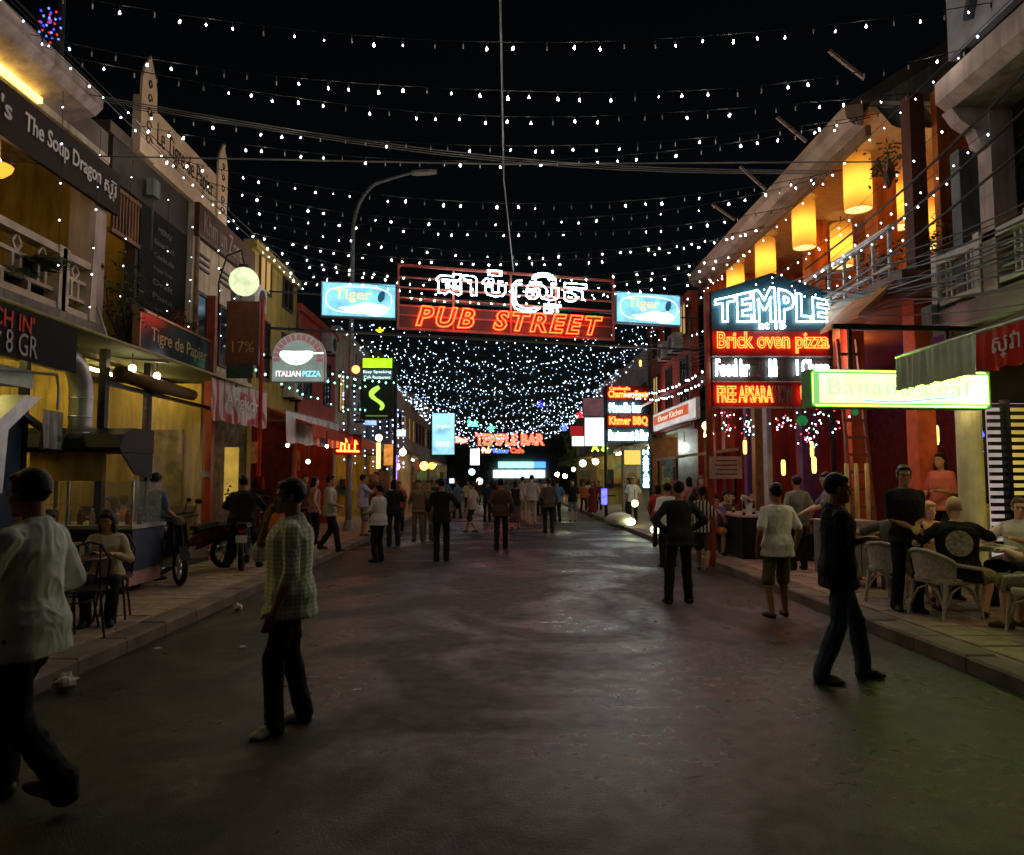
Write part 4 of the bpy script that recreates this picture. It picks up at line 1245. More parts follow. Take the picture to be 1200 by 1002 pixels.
for i, (x, y) in enumerate(((6.35, 11.1), (6.25, 13.0), (6.3, 15.3), (6.3, 18), (6.3, 20.5))):
    TP.w('column', G().bx(x, x + .28, y - .16, y + .16, .1, 4.45), M('orange_red', (.5, .1, .035), .75, var=.25) if i < 2 else redpl)
TP.w('lower_wall', G().bx(10.5, 10.7, 10.6, 22, .1, 4.45), M('dark_red_interior', (.12, .025, .02), .7, var=.4))
TP.w('near_lower_wall', G().bx(6.8, 10.5, 10.62, 10.75, .1, 4.45), darkwall)
TP.w('far_lower_wall', G().bx(6.4, 10.5, 21.6, 21.8, .1, 4.45), redpl)
for y0, y1 in ((11.0, 13), (13.1, 15.4), (15.5, 18), (18.1, 21)):
    T_ = TP.w('terrace_rail', G().bx(6.05, 6.12, y0, y1, 5.55, 5.63).bx(6.05, 6.12, y0, y1, 4.95, 5.0), whp)
    k = 0
    y = y0 + .05
    while y < y1:
        TP.w('rail_post', G().bx(6.06, 6.11, y, y + .045, 4.8, 5.55), whp, T_); y += .5
TP.w('skirt_awning', G().loft([[Vector((x, y, z)) for x, z in ((6.0, 4.7), (6.0, 4.62), (5.4, 4.1), (5.4, 4.16))] for y in (10.75, 12.1)]), M('orange_lit_canvas', (.42, .16, .05), .75, var=.3))  # orange light on its underside is put into the canvas colour
lan_pap = M('lantern_paper', (.75, .48, .12), .7, var=.15, scale=3)
n_ = lan_pap.node_tree; p_ = n_.nodes['Principled BSDF']
tl_ = n_.nodes.new('ShaderNodeBsdfTranslucent'); tl_.inputs[0].default_value = (.85, .52, .12, 1)
mx_ = n_.nodes.new('ShaderNodeMixShader'); mx_.inputs[0].default_value = .7
n_.links.new(p_.outputs[0], mx_.inputs[1]); n_.links.new(tl_.outputs[0], mx_.inputs[2]); n_.links.new(mx_.outputs[0], n_.nodes['Material Output'].inputs[0])
lan_top = EM('lantern_glow', (1, .74, .26), 1.6)
lant = None
for i, (px, py, X, w_, ) in enumerate(((1005, 215, 6.75, .56), (942, 264, 6.75, .56), (897, 304, 6.75, .56), (862, 332, 6.75, .56), (1053, 238, 8.1, .56), (986, 288, 8.1, .5), (1088, 262, 9.2, .5))):
    q = atX(px, py, X)
    where = ('nearest the roof end', 'second along the roof edge', 'third along the roof edge', 'farthest behind the neon sign', 'inside behind the hanging leaves', 'inside above the white rail', 'deep inside behind the dark pillar')[i]
    if i == 0:
        T = Thing('drum_lantern', '', 'lantern', q, 0, 'yellow drum lanterns over the upper terrace')
        T.p('paper_drum', G().lathe([(.24, -.52), (.25, -.5), (.25, .5), (.24, .52)], n=20, cap=False), lan_pap, smooth=True)
        T.p('bottom_ring', G().lathe([(.02, -.5), (.235, -.505)], n=20, cap=False), lan_top)
        T.p('bulb', G().ell((0, 0, -.05), (.06, .06, .3)), EM('lantern_bulb', (1, .7, .3), 19), smooth=True)
        T.p('cord', G().tube([(0, 0, .5), (0, 0, .72)], .012, 5), black)
        lant = T.o; o = lant
    else:
        o = copy_tree(lant)
        o.location = q
    o['label'] = 'glowing yellow drum lantern %s' % where
LW = Thing('wall_light', 'warm lamp on the orange wall under the grey gable', 'lamp', atX(1142, 167, 8.2))
LW.p('bulb', G().ell((0, 0, 0), (.08, .08, .08)), lampb, smooth=True); LW.p('plate', G().bx(.0, .2, -.04, .04, -.04, .04), black)
for i, (p0, p1) in enumerate((((985, 42), (1013, 92)), ((922, 122), (945, 166)), ((877, 182), (897, 222)), ((845, 226), (861, 258)))):
    a = atX(*p1, 5.86); b = atX(*p0, 5.3); b.y = a.y
    single('wire_strut', 'thin steel strut leaning out from the right roof edge, %s from the near end' % ('first', 'second', 'third', 'fourth')[i], 'strut', G().bar(a, b, .05), M('strut_paint', (.3, .2, .16), .6), group='struts holding the light strings')
for i, (px0, px1, py0, py1, Y) in enumerate(((1025, 1084, 122, 156, 11.6), (1110, 1164, 134, 160, 10.6))):
    a = atY(px0, py0, Y); b = atY(px1, py1, Y)
    g = G(); g.sheet(lambda u, v: Vector((a.x + (b.x - a.x) * u + .1 * v, Y - .3 * v + .05 * math.sin(u * 9), a.z + (b.z - a.z) * v - .06 * math.sin(u * 3.1))), 12, 5)
    g.add([Vector(q) + Vector((0, .012, 0)) for q in g.v], [tuple(reversed(f)) for f in g.f])
    single('hanging_tarp', 'grey green tarpaulin under the gable, %s the pink cornice' % ('left of the red column beside' if i == 0 else 'right of the red column near'), 'tarpaulin', g, tarp, True)
single('red_column', 'dark red column between the two grey tarpaulins', 'column', G().bx(6.27, 6.5, 10.7, 10.95, 4.8, 7.6), M('dark_red_column', (.1, .035, .022), .7))
bush('hanging_vine', 'leafy vine hanging before the yellow lantern', atX(1040, 185, 6.4) + Vector((0, 0, -.5)), (.3, .45, .5), 170, 12, stem=True, size=.1)
bush('terrace_plant', 'dark plant behind the white terrace rail', (6.5, 11.9, 4.8), (.35, .9, .55), 420, 13)
bush('balcony_plant', 'dark shrub at the end of the right grid balcony', (6.6, 10.2, 4.0), (.4, .4, .8), 380, 14)
# terrace tables glimpsed: leave dark
# neon sign of the bar
TX0 = atY(836, 476, 13.2); TX1 = atY(974, 476, 13.2)
tw = TX1.x - TX0.x
TS = Thing('neon_sign', 'tall neon sign reading TEMPLE over Brick oven pizza', 'sign', ((TX0.x + TX1.x) / 2, 13.2, TX0.z - .02))
hT = atY(836, 350, 13.2).z - TX0.z
top = atY(905, 322, 13.2).z - TX0.z
nw = EM('neon_white', (.62, .95, 1), 22); nr = EM('neon_red', (1, .048, .007), 20); no = EM('neon_orange', (1, .1, .015), 16)
unl = M('unlit_neon', (.35, .3, .3), .2)
y0b = [0, .47, .92, 1.42]
TS.p('upper_board', G().loft([[Vector((x, y, z)) for x, z in ((-tw / 2, 1.43), (tw / 2, 1.43), (tw / 2, top - .28), (.05, top + .06), (-tw / 2, top - .32))] for y in (0, .12)]), M('navy_board', (.012, .03, .04), .35))
TS.p('pizza_board', G().bx(-tw / 2, tw / 2, .0, .11, .95, 1.42), M('dark_red_board', (.08, .012, .01), .4))
TS.p('cocktail_board', G().bx(-tw / 2, tw / 2, .0, .1, .48, .94), M('brown_board2', (.03, .014, .012), .4))
TS.p('dance_board', G().bx(-tw / 2, tw / 2, .0, .11, .02, .47), M('dark_red_board', (.08, .012, .01), .4))
for z in (0, .472, .942): TS.p('frame_bar', G().bx(-tw / 2 - .02, tw / 2 + .02, -.04, .1, z - .01, z + .008), M('frame_grey', (.3, .3, .3), .4, metal=.5))
letters(TS, 'TEMPLE', nw, 0, 1.57, y=-.07, h=.42, w=tw * .96, tube=.019, bold=.035, space=1.12, res=2, deform=lambda t: 1 + .6 * (1 - np.abs(t)))
letters(TS, "at 15", nw, .0, 1.44, y=-.09, h=.14, w=.5, tube=.017)
letters(TS, 'Brick oven pizza', nr, .02, .99, y=-.07, h=.4, w=tw * .95, tube=.019, bold=.01)
letters(TS, 'Food hr', nw, -tw * .34, .56, y=-.07, h=.32, w=.62, tube=.02)
letters(TS, 'll', nw, 0, .56, y=-.07, h=.32, w=.14, tube=.016)
letters(TS, 'l Cheap', nw, tw * .34, .5, y=-.07, h=.38, w=.6, tube=.02)
letters(TS, 'and beer', unl, -.16, .56, y=-.07, h=.28, w=.55, tube=.012)
letters(TS, 'FREE APSARA', nr, -tw * .24, .08, y=-.07, h=.31, w=tw * .47, tube=.018, bold=.006)
letters(TS, 'SHOW', unl, .16, .08, y=-.07, h=.31, w=.38, tube=.014)
letters(TS, 'UPS', nr, tw * .3, .08, y=-.07, h=.31, w=.3, tube=.018, bold=.006)
TS.p('pole', G().tube([(tw / 2 + .06, .1, -2.9), (tw / 2 + .06, .1, top + .2)], .05, 8), darkmetal)
TS.p('pole', G().tube([(-tw / 2 - .05, .1, -2.9), (-tw / 2 - .05, .1, top - .3)], .07, 8), redwood)
Pd = Thing('notice_board', 'small pink notice board on the sign pole', 'sign', atY(851, 561, 13.0))
Pd.p('board', G().bx(-.29, .29, 0, .03, 0, .4), M('pink_board', (.5, .3, .28), .6))
for k in range(4): Pd.p('text_line', G().bx(-.2 + .03 * (k % 2), .2, -.004, -.001, .07 + k * .08, .095 + k * .08), M('notice_ink', (.15, .06, .06), .7))

# interior glows of the bar: hanging lamps
for i, (x, y, z, c, s_, nm) in enumerate(((8.4, 12.8, 3.9, (1, .12, .05), 12, 'red'), (9.3, 15.6, 3.9, (.35, .06, 1), 7, 'violet'), (8.0, 17.4, 3.9, (1, .2, .05), 30, 'orange red'), (9.6, 19.6, 3.9, (.2, .15, 1), 8, 'blue'), (6.9, 14.3, 4.1, (1, .3, .1), 70, 'added amber'))):  # amber one added to cast warm light on the pavement
    L = Thing('bar_lamp', '%s lamp hanging inside the open bar' % nm, 'lamp', (x, y, z))
    L.p('bulb', G().ell((0, 0, 0), (.1, .1, .1)), EM('bar_glow_%d' % i, c, s_ * 2.2), smooth=True)
    L.p('cord', G().tube([(0, 0, .1), (0, 0, .45)], .01, 5), black)
for i, (px, py, Y) in enumerate(((951, 527, 14.5), (873, 524, 16.5), (954, 545, 14), (918, 548, 15), (1097, 510, 11.8))):
    q = atY(px, py, Y)
    L = Thing('wall_sconce', 'small warm yellow sconce in the bar, %s' % ('tall one by the violet pillar', 'left one behind the drinkers', 'low one by the violet pillar', 'above the counter', 'by the orange pier')[i], 'lamp', q)
    L.p('shade', G().lathe([(.03, -.16), (.045, -.1), (.045, .12), (.03, .16)], n=10), EM('sconce', (1, .7, .15), 2.6), smooth=True)
    L.p('plate', G().bx(-.03, .03, .045, .07, -.08, .08), black)
for i, (x, y, m) in enumerate(((6.2, 14.6, M('violet_pillar', (.14, .05, .2), .6)), (5.95, 16.6, M('wood_post', (.35, .18, .07), .6)), (5.6, 15.2, M('white_post', (.45, .4, .42), .5)), (6.1, 17.6, M('violet_pillar', (.14, .05, .2), .6)))):
    single('bar_post', ('violet pillar right of the counter', 'orange wooden post behind the drinkers', 'thin pale post beside the counter', 'far violet pillar in the bar')[i], 'post', G().bx(x - (.16 if i != 2 else .05), x + (.16 if i != 2 else .05), y - .12, y + .12, .1, 4.44), m)
lad = Thing('ladder', 'reddish ladder standing against the orange pillar', 'ladder', (6.05, 12.0, .1))
for s_ in (-1, 1): lad.p('rail', G().bar((s_ * .19, 0, 0), (s_ * .17, .5, 4.0), .045, .06), M('ladder_wood', (.2, .08, .06), .6))
for k in range(13): lad.p('rung', G().bar((-.18, .5 * (k + .7) / 13.6, 4.0 * (k + .7) / 13.6), (.18, .5 * (k + .7) / 13.6, 4.0 * (k + .7) / 13.6), .03, .05), M('ladder_wood', (.2, .08, .06), .6))

# ================================================================ FAR STREET
warmshop = [EM('shop_tube_%d' % i, c, s_) for i, (c, s_) in enumerate((((1, .6, .18), 26), ((1, .4, .1), 9), ((.9, 1, .8), 24), ((1, .72, .35), 30)))]
def shophouse(label, side, y0, y1, Hh, wall, lamp, seed, awn, lower=None):
    r = random.Random(seed)
    s_ = side
    X = 6.0 * s_
    T = Thing('shophouse', label, 'building', (X + 2 * s_, (y0 + y1) / 2, .1))
    T.w('upper_wall', G().bx(X, X + .2 * s_, y0, y1, 3.4, Hh), wall)
    T.w('roof', G().bx(X + .21 * s_, X + 7 * s_, y0, y1, Hh - .25, Hh - .05), roofm)
    T.w('parapet', G().bx(X - .12 * s_, X + .2 * s_, y0, y1, Hh + .003, Hh + .22), wall)
    T.w('ceiling', G().bx(X + .2 * s_, X + 4 * s_, y0, y1, 3.3, 3.42), cream)
    T.w('rear_wall', G().bx(X + 3.8 * s_, X + 4 * s_, y0, y1, .1, 3.3), lower or yellowpl)
    T.w('side_wall', G().bx(X, X + 3.8 * s_, y1 - .14, y1 - .002, .1, 3.3), lower or yellowpl)
    T.w('column', G().bx(X, X + .3 * s_, y0 + .002, y0 + .3, .1, 3.4), wall)
    T.w('tube', G().tube([(X + 1.2 * s_, y0 + .6, 3.2), (X + 1.2 * s_, y1 - .6, 3.2)], .035, 6), lamp)
    T.w('counter', G().bx(X + 2.2 * s_, X + 2.7 * s_, y0 + .5, y1 - .6, .1, 1.1), darkwood)
    for k in range(7):
        c = r.choice(((.4, .08, .04), (.5, .45, .35), (.06, .12, .2), (.45, .3, .08), (.03, .03, .03), (.2, .3, .12)))
        m_ = M('poster_%d_%d_%d' % tuple(int(q * 100) for q in c), c, .6, var=.5, scale=9)
        w_ = r.uniform(.25, .6); x_ = X + s_ * r.uniform(.35, 3.3); z_ = r.uniform(.9, 2.5); h_ = r.uniform(.3, .8)
        T.w('poster', G().bx(x_ - w_ / 2, x_ + w_ / 2, y1 - .17 - .004 * k, y1 - .145, z_, z_ + h_), m_)
    T.w('shelf', G().bx(X + s_ * .6, X + s_ * 2.6, y1 - .5, y1 - .15, 1.35, 1.39), darkwood)
    for k in range(8): T.w('bottle', G().lathe([(.05, 0), (.05, .2), (.02, .28), (.02, .33)], (X + s_ * (.75 + k * .23), y1 - .33, 1.39), 8), (redpl, darkglass, orangepl)[k % 3])
    T.w('doorway', G().bx(X + s_ * 2.7, X + s_ * 3.5, y1 - .2, y1 - .15, .12, 2.1), black)
    n_ = max(1, int((y1 - y0) / 1.9))
    for fl in range(1 if Hh < 7.2 else 2):
        for k in range(n_):
            y = y0 + (y1 - y0) * (k + .5) / n_
            lit = EM('far_window_lit', (1, .6, .2), .5) if r.random() < .3 else None
            window(T, X, -s_, y - .4, y + .4, 4.2 + fl * 2.2, 5.6 + fl * 2.2 - (.3 if fl else 0), lit, darkwood, 1)
    if awn:
        W_ = Thing('shop_awning', awn[1], 'awning', (X, (y0 + y1) / 2, 3.3))
        W_.w('canvas', G().loft([[Vector((X + dx * s_, y, z)) for dx, z in ((-.003, 3.52), (-.003, 3.46), (-1.5, 2.9), (-1.5, 2.95))] for y in (y0 + .1, y1 - .1)]), awn[0])
        W_.w('valance', drape(lambda u: (Vector((X - 1.503 * s_, y0 + .1 + (y1 - y0 - .2) * u, 2.94)), Vector((-s_, 0, 0))), .25, 30, 2, .012, 0, 30), awn[0], smooth=True)
    return T
redcan = M('red_canvas', (.45, .06, .03), .75, var=.25)
bluecan = M('grey_canvas', (.2, .21, .22), .75, var=.25)
LF_ = [(17.15, 21, 7.2, yellowpl, 1, 'ochre left shophouse just beyond the globe lamp', (redcan, 'red awning glowing beside the street lamp pole')),
       (21.05, 26.0, 6.6, redpl, 1, 'dark red left shophouse behind the green box sign', (redcan, 'red awning behind the green box sign')),
       (26.05, 32, 7.0, cream, 0, 'cream left shophouse with yellow lit ground floor', (bluecan, 'grey awning before the yellow lit shop')),
       (32.05, 39, 7.6, greypl, 0, 'grey left shophouse behind the pale blue box sign', None),
       (39.05, 48, 6.8, cream, 3, 'distant cream left shophouse', (bluecan, 'distant grey awning on the left')),
       (48.05, 60, 7.2, pinkpl, 2, 'distant pink left shophouse', None),
       (60.05, 80, 6.5, greypl, 3, 'farthest grey left shophouse', None)]
for i, (y0, y1, h_, w_, lm, lb, aw_) in enumerate(LF_): shophouse(lb, -1, y0, y1, h_, w_, warmshop[lm], i, aw_, (M('dark_red_interior', (.12, .025, .02), .7, var=.4), redpl, yellowpl, wood, cream, wood, greypl)[i])
RF_ = [(22.5, 29, 7.4, redpl, 3, 'red lit right shophouse beyond the lantern terrace', None),
       (29.05, 36, 6.8, pinkpl, 2, 'pink right shophouse behind the BBQ neon sign', (bluecan, 'grey awning by the white lit boards')),
       (36.05, 46, 7.0, cream, 2, 'distant cream right shophouse', None),
       (46.05, 58, 6.4, greypl, 0, 'farthest grey right shophouse', (greenfab, 'distant green awning on the right'))]
for i, (y0, y1, h_, w_, lm, lb, aw_) in enumerate(RF_): shophouse(lb, 1, y0, y1, h_, w_, warmshop[lm], 20 + i, aw_, (wood, cream, yellowpl, greypl)[i])
# end of street
E_ = Thing('corner_shop', 'white lit shop closing the far end of the street', 'building', (1, 104, 0))
E_.w('wall', G().bx(-22, 24, 104.5, 112, 0, 7.5), greypl)
E_.w('lit_front', G().bx(-1.2, 6.2, 104.3, 104.49, 1.9, 3.0), EM('shop_white', (.8, 1, .95), 2.4))
E_.w('lit_fascia', G().bx(-.5, 4.6, 104.2, 104.29, 3.3, 4.2), EM('shop_cyan', (.4, 1, .92), 1.6))
E_.w('blue_fascia', G().bx(4.62, 6.3, 104.2, 104.29, 3.3, 4.2), EM('shop_blue', (.1, .35, 1), 1.8))
E_.w('roof', G().bx(-22.5, 24.5, 104, 112.5, 7.52, 7.8), roofm)
for k in range(6): E_.w('mullion', G().bx(-1 + k * 1.4, -.9 + k * 1.4, 104.2, 104.298, 1.9, 3.0), darkmetal)
def tree(label, loc, hh, rad, seed):
    T = Thing('street_tree', label, 'tree', loc)
    r = random.Random(seed)
    g = G().tube([(0, 0, 0), (.1, 0, hh * .3), (0, .1, hh * .6)], [.2, .15, .08], 8)
    for k in range(7):
        a = r.uniform(0, 6.28)
        g.tube([(.05, 0, hh * r.uniform(.3, .55)), (math.cos(a) * rad * .7, math.sin(a) * rad * .7, hh * r.uniform(.7, .95))], [.07, .02], 6)
    T.p('trunk', g, darkwood)
    f = G()
    for k in range(30):
        c = Vector((r.gauss(0, .5) * rad, r.gauss(0, .5) * rad, hh * r.uniform(.5, 1.0)))
        for j in range(60):
            q = c + Vector((r.gauss(0, .3), r.gauss(0, .3), r.gauss(0, .25)))
            d = Vector((r.gauss(0, 1), r.gauss(0, 1), r.gauss(-.3, .6))).normalized()
            e = d.cross(Vector((r.gauss(0, 1), r.gauss(0, 1), 1))).normalized()
            f.add([q, q + d * .1 + e * .05, q + d * .22, q + d * .1 - e * .05], [(0, 1, 2, 3)])
    T.p('crown', f, leafm)
tree('green tree past the last right shophouse', (7.2, 66, .1), 5.2, 1.8, 3)
tree('dark tree further down on the right by the corner shop', (8.5, 74, .1), 6.0, 2.0, 5)
tree('dark tree far on the left before the corner shop', (-6.4, 84, .1), 6.0, 2.2, 6)

# ---- far signs
def boxsign(label, px0, py0, px1, py1, Y, face, words=(), case=None):
    a = atY(px0, py1, Y); b = atY(px1, py0, Y)
    T = Thing('box_sign', label, 'sign', ((a.x + b.x) / 2, Y, a.z))
    w_, h_ = b.x - a.x, b.z - a.z
    lightbox(T, w_, h_, .15, face, case or black, edge=.02)
    for s_, m, fx, fz, fh, fw in words:
        letters(T, s_, m, fx * w_, fz * h_, y=-.018, h=fh * h_, w=fw * w_)
    T.p('bracket', G().bx(-w_ / 2 - .3, -w_ / 2, .05, .1, h_ * .5, h_ * .5 + .06) if a.x < 0 else G().bx(w_ / 2, w_ / 2 + .3, .05, .1, h_ * .5, h_ * .5 + .06), darkmetal)
    return T, w_, h_
T, w_, h_ = boxsign('black box sign with lime green top and a lime green squiggle', 423, 419, 461, 491, 20.2, M('sign_black', (.012, .016, .012), .4))
T.p('lime_panel', G().bx(-w_ / 2 + .03, w_ / 2 - .03, -.022, -.013, h_ * .83, h_ * .985), EM('lime', (.45, .85, .02), 1.4, .2, 8))
T.p('white_panel', G().bx(-w_ / 2 + .03, w_ / 2 - .03, -.022, -.013, h_ * .64, h_ * .8), EM('dim_teal', (.12, .3, .28), .4))
letters(T, 'Easy Speaking', EM('white_print_lit', (.8, 1, .95), 1.8), 0, h_ * .73, y=-.026, h=.1, w=w_ * .88)
letters(T, 'Cafe Restaurant', EM('white_print_lit', (.8, 1, .95), 1.8), 0, h_ * .65, y=-.026, h=.09, w=w_ * .84)
lm = EM('lime_mark', (.5, .9, .08), 1.3)
T.p('green_mark', G().tube([(-.17 + .05 * math.sin(k * .9), -.02, h_ * (.1 + .04 * k)) if 0 else (.16 * math.cos(k * .55 + 1.2), -.02, h_ * (.52 - .034 * k)) for k in range(12)], [.05, .07, .08, .08, .07, .06, .05, .05, .06, .06, .05, .03], 8), lm)
T.p('green_line', G().bx(-.3, .3, -.02, -.014, h_ * .04, h_ * .06), EM('lime_dim', (.3, .5, .08), .4))
T.p('pole', G().tube([(w_ / 2 + .06, .06, -2.6), (w_ / 2 + .06, .06, h_ * .9)], .05, 8), black)
boxsign('tall pale blue box sign on the far left', 506, 484, 533, 533, 36, EM('pale_blue_face', (.35, .75, 1), 1.3, .45, 1.2), [('Angkor', EM('white_print_lit', (.8, 1, .95), 1.8), 0, .62, .12, .7), ('BEER', EM('white_print_lit', (.8, 1, .95), 1.8), 0, .2, .12, .6)])
KB = atY(712, 518, 27); KT = atY(760, 452, 27)
T = Thing('neon_sign', 'stacked red and white neon sign with Khmer BBQ', 'sign', ((KB.x + KT.x) / 2, 27, KB.z))
w_, h_ = KT.x - KB.x, KT.z - KB.z
for z0, z1, m in ((.74, 1.0, 'dark_red_board'), (.5, .73, 'navy_board'), (.26, .49, 'dark_red_board'), (0, .25, 'navy_board')): T.p('board', G().bx(-w_ / 2, w_ / 2, 0, .1, h_ * z0, h_ * z1), MATS[m])
letters(T, 'Cambodia', no, -w_ * .2, h_ * .92, y=-.06, h=.12, w=w_ * .5, tube=.018)
letters(T, 'Chamber Soup', no, 0, h_ * .75, y=-.06, h=.34, w=w_ * .95, tube=.022)
letters(T, 'Noodle bar', nw, -.1, h_ * .52, y=-.06, h=.36, w=w_ * .78, tube=.04)
letters(T, 'Khmer BBQ', no, 0, h_ * .28, y=-.06, h=.36, w=w_ * .92, tube=.022)
letters(T, 'Restaurant & Bar', nw, 0, h_ * .03, y=-.06, h=.38, w=w_ * .95, tube=.04)
T.p('pole', G().tube([(-w_ / 2 - .06, .1, -KB.z + .1), (-w_ / 2 - .06, .1, h_)], .06, 8), darkmetal)
T.p('pole', G().tube([(w_ / 2 + .06, .1, -KB.z + .1), (w_ / 2 + .06, .1, h_)], .06, 8), darkmetal)
T = Thing('neon_sign', 'narrow vertical white neon column under the BBQ sign', 'sign', atY(757, 572, 26.5))
hv = atY(757, 527, 26.5).z - atY(757, 572, 26.5).z
T.p('board', G().bx(-.17, .17, 0, .06, 0, hv), M('navy_board', (.012, .03, .04), .35))
for k, ch in enumerate('MASSAGE'): letters(T, ch, nw, 0, hv * (6 - k) / 7 + .03, y=-.05, h=hv / 7 * .75, w=.2, tube=.022)
boxsign('white box sign left of the BBQ neon', 685, 489, 711, 523, 34, EM('white_face', (.75, .88, 1), 1.5, .2, 2))
boxsign('dim pink board above the white box sign', 683, 466, 711, 488, 34.2, EM('pink_face', (.35, .16, .18), .35, .3, 2))
boxsign('small white box sign far right', 670, 511, 685, 523, 42, EM('white_green_face', (.8, 1, .8), 1.6))
boxsign('small red board above the far white sign', 668, 499, 684, 511, 43, EM('red_face', (.5, .02, .02), .7))
T = Thing('neon_sign', 'small lime neon A and Q letters on the right', 'sign', atY(703, 529, 31))
letters(T, 'A &', EM('neon_lime', (.4, 1, .05), 5), 0, 0, h=.3, w=.75, tube=.025)
T.p('rail', G().bx(-.6, .6, 0, .03, -.05, -.02), darkmetal)
# lit fascia board along the right facade
a = atX(766, 508, 5.7); b = atX(816, 498, 5.7)
T = Thing('fascia_sign', 'lit white and red fascia board on the right shophouse', 'sign', (5.7, (a.y + b.y) / 2, 3.45), R(-90))
ln = a.y - b.y
lightbox(T, ln, .62, .12, EM('fascia_white', (.9, .8, .75), .75, .2, 2), M('white_case', (.5, .5, .5), .5))
T.p('red_panel', G().bx(-ln / 2 + .15, ln / 2 - .8, -.022, -.014, .2, .52), EM('fascia_red', (.85, .16, .07), .75, .25, 3))
letters(T, 'Khmer Kitchen', EM('fascia_white2', (1, .8, .6), 1.1), -.3, .27, y=-.026, h=.2, w=ln * .6)
a = atX(765, 487, 5.2)
single('red_lean_to', 'red edged lean-to roof above the lit fascia board', 'roof', G().loft([[Vector((x, y, z)) for x, z in ((6.0, 4.75), (6.0, 4.68), (5.2, 4.32), (5.2, 4.4))] for y in (22.5, 28.8)]), M('red_roof_edge', (.4, .1, .07), .6))
# shed roof and panels on right mid street
T = Thing('street_stall', 'small dark roofed stall before the red lit shophouse', 'stall', (5.4, 21, .1))
T.w('roof', G().loft([[Vector((x, y, z)) for x, z in ((4.6, 2.2), (6.3, 2.42), (6.3, 2.5), (4.6, 2.28))] for y in (19.2, 21.6)]), M('stall_sheet', (.35, .3, .25), .6, var=.3))
for x, y in ((4.65, 19.25), (4.65, 21.5), (6.2, 19.25)): T.w('post', G().bx(x - .03, x + .03, y - .03, y + .03, .1, 2.25), darkmetal)
T.w('counter', G().bx(5.0, 6.0, 19.6, 21.3, .1, 1.0), darkwood)
T.w('roller_shutter', G().bx(5.4, 6.0, 22.1, 22.2, .1, 3.2), M('shutter', (.4, .4, .36), .6))
for i, (px, py, Y, r_, c, s_, lb) in enumerate(((802, 524, 21.8, .13, (.85, 1, .95), 20, 'round white lamp over the street stall'), (755, 426, 31, .22, (1, .72, .1), 6, 'yellow lamp high on the right wall'), (828, 499, 19, .12, (1, .75, .2), 10, 'small yellow lamp left of the neon sign pole'),
        (744, 590, 24, .11, (1, .95, .35), 10, 'low bright lamp beside the right kerb'), (683, 543, 48, .22, (.85, 1, .9), 9, 'large white lamp far right'), (698, 541, 44, .19, (1, .9, .45), 9, 'yellow white lamp far right by the lime neon'), (672, 550, 46, .13, (1, .85, .5), 9, 'small warm lamp left of the large white lamp'), (653, 556, 63, .17, (1, .85, .25), 120, 'yellow lamp by the far tree'), (662, 558, 62, .17, (.8, 1, .6), 120, 'pale green lamp by the far tree'),
        (497, 546, 30, .18, (1, .5, .1), 5, 'left orange lantern of a pair on the far left'), (506, 546, 30.2, .15, (1, .3, .05), 4, 'right orange lantern of a pair on the far left'), (417, 433, 21.5, .12, (1, .2, .05), 7, 'red orange lamp left of the green box sign'), (472, 530, 27.5, .13, (1, .95, .6), 10, 'bright yellow white lamp in the left lit shop'), (444, 513, 26, .12, (1, .75, .3), 12, 'small bulb before the left lit shop'), (465, 547, 24, .1, (1, .9, .6), 12, 'small bulb above the violet tube'),
        (337, 522, 17.5, .04, (1, .8, .45), 30, 'small bulb under the left silver banner'), (383, 523, 18.5, .04, (1, .85, .6), 30, 'small bulb right of the silver banner'), (361, 541, 18, .06, (.6, .8, .8), 4, 'pale lantern at the red bar door'), (553, 553, 60, .25, (.3, 1, .7), 10, 'tiny green lamp at the street end'), (562, 564, 70, .3, (1, .9, .6), 9, 'tiny warm lamp at the street end'))):
    q = atY(px, py, Y)
    L = Thing('lamp', lb, 'lamp', q)
    L.p('globe', G().ell((0, 0, 0), (r_, r_, r_), 12, 8), EM('lamp_glow_%d' % i, c, s_), smooth=True)
    L.p('hanger', G().tube([(0, 0, r_ * .95), (0, 0, r_ + .35)], .015, 5), black)
# neon and lit shopfront pieces on the left, middle distance
T = Thing('neon_sign', 'orange red neon squiggle sign over the left bar', 'sign', atY(408, 533, 22))
for k, (x, h_) in enumerate(((-.22, .42), (-.1, .5), (.02, .52), (.2, .44))): T.p('tube', G().tube([(x, -.05, .08), (x + .02, -.05, h_), (x + .08, -.05, h_ - .12)], .024, 6), no)
T.p('tube', G().tube([(-.34, -.05, .12), (.34, -.05, .1)], .03, 6), no)
T.p('board', G().bx(-.4, .4, 0, .05, 0, .62), M('dark_red_board', (.08, .012, .01), .4))
T = Thing('neon_tube', 'violet neon tube upright in the left lit shop', 'light', atY(464, 562, 22.5))
T.p('tube', G().tube([(0, 0, 0), (0, 0, .75)], .03, 6), EM('violet_tube', (.25, .1, 1), 6)); T.p('holder', G().bx(-.04, .04, .04, .07, 0, .75), black)
boxsign('bright yellow menu panel in the left lit shop', 440, 518, 447, 550, 24.5, EM('yellow_panel', (1, .75, .3), 1.6))
boxsign('orange poster panel in the left lit shop', 449, 520, 463, 546, 25.5, EM('orange_panel', (1, .38, .08), .75, .4, 4))
boxsign('small blue and white sign under the green box sign', 427, 492, 442, 499, 21, EM('blue_white', (.45, .6, 1), 1.2, .5, 6))
boxsign('small white sign on the far left eaves', 464, 503, 476, 512, 31, EM('white_face', (.75, .88, 1), 1.5))
boxsign('white vertical box sign at the street end', 551, 526, 562, 545, 58, EM('white_face2', (.85, 1, .95), 4))
boxsign('blue lit doorway board in the far crowd', 704, 572, 712, 592, 26, EM('blue_board', (.15, .15, 1), 2.2, .5, 5))
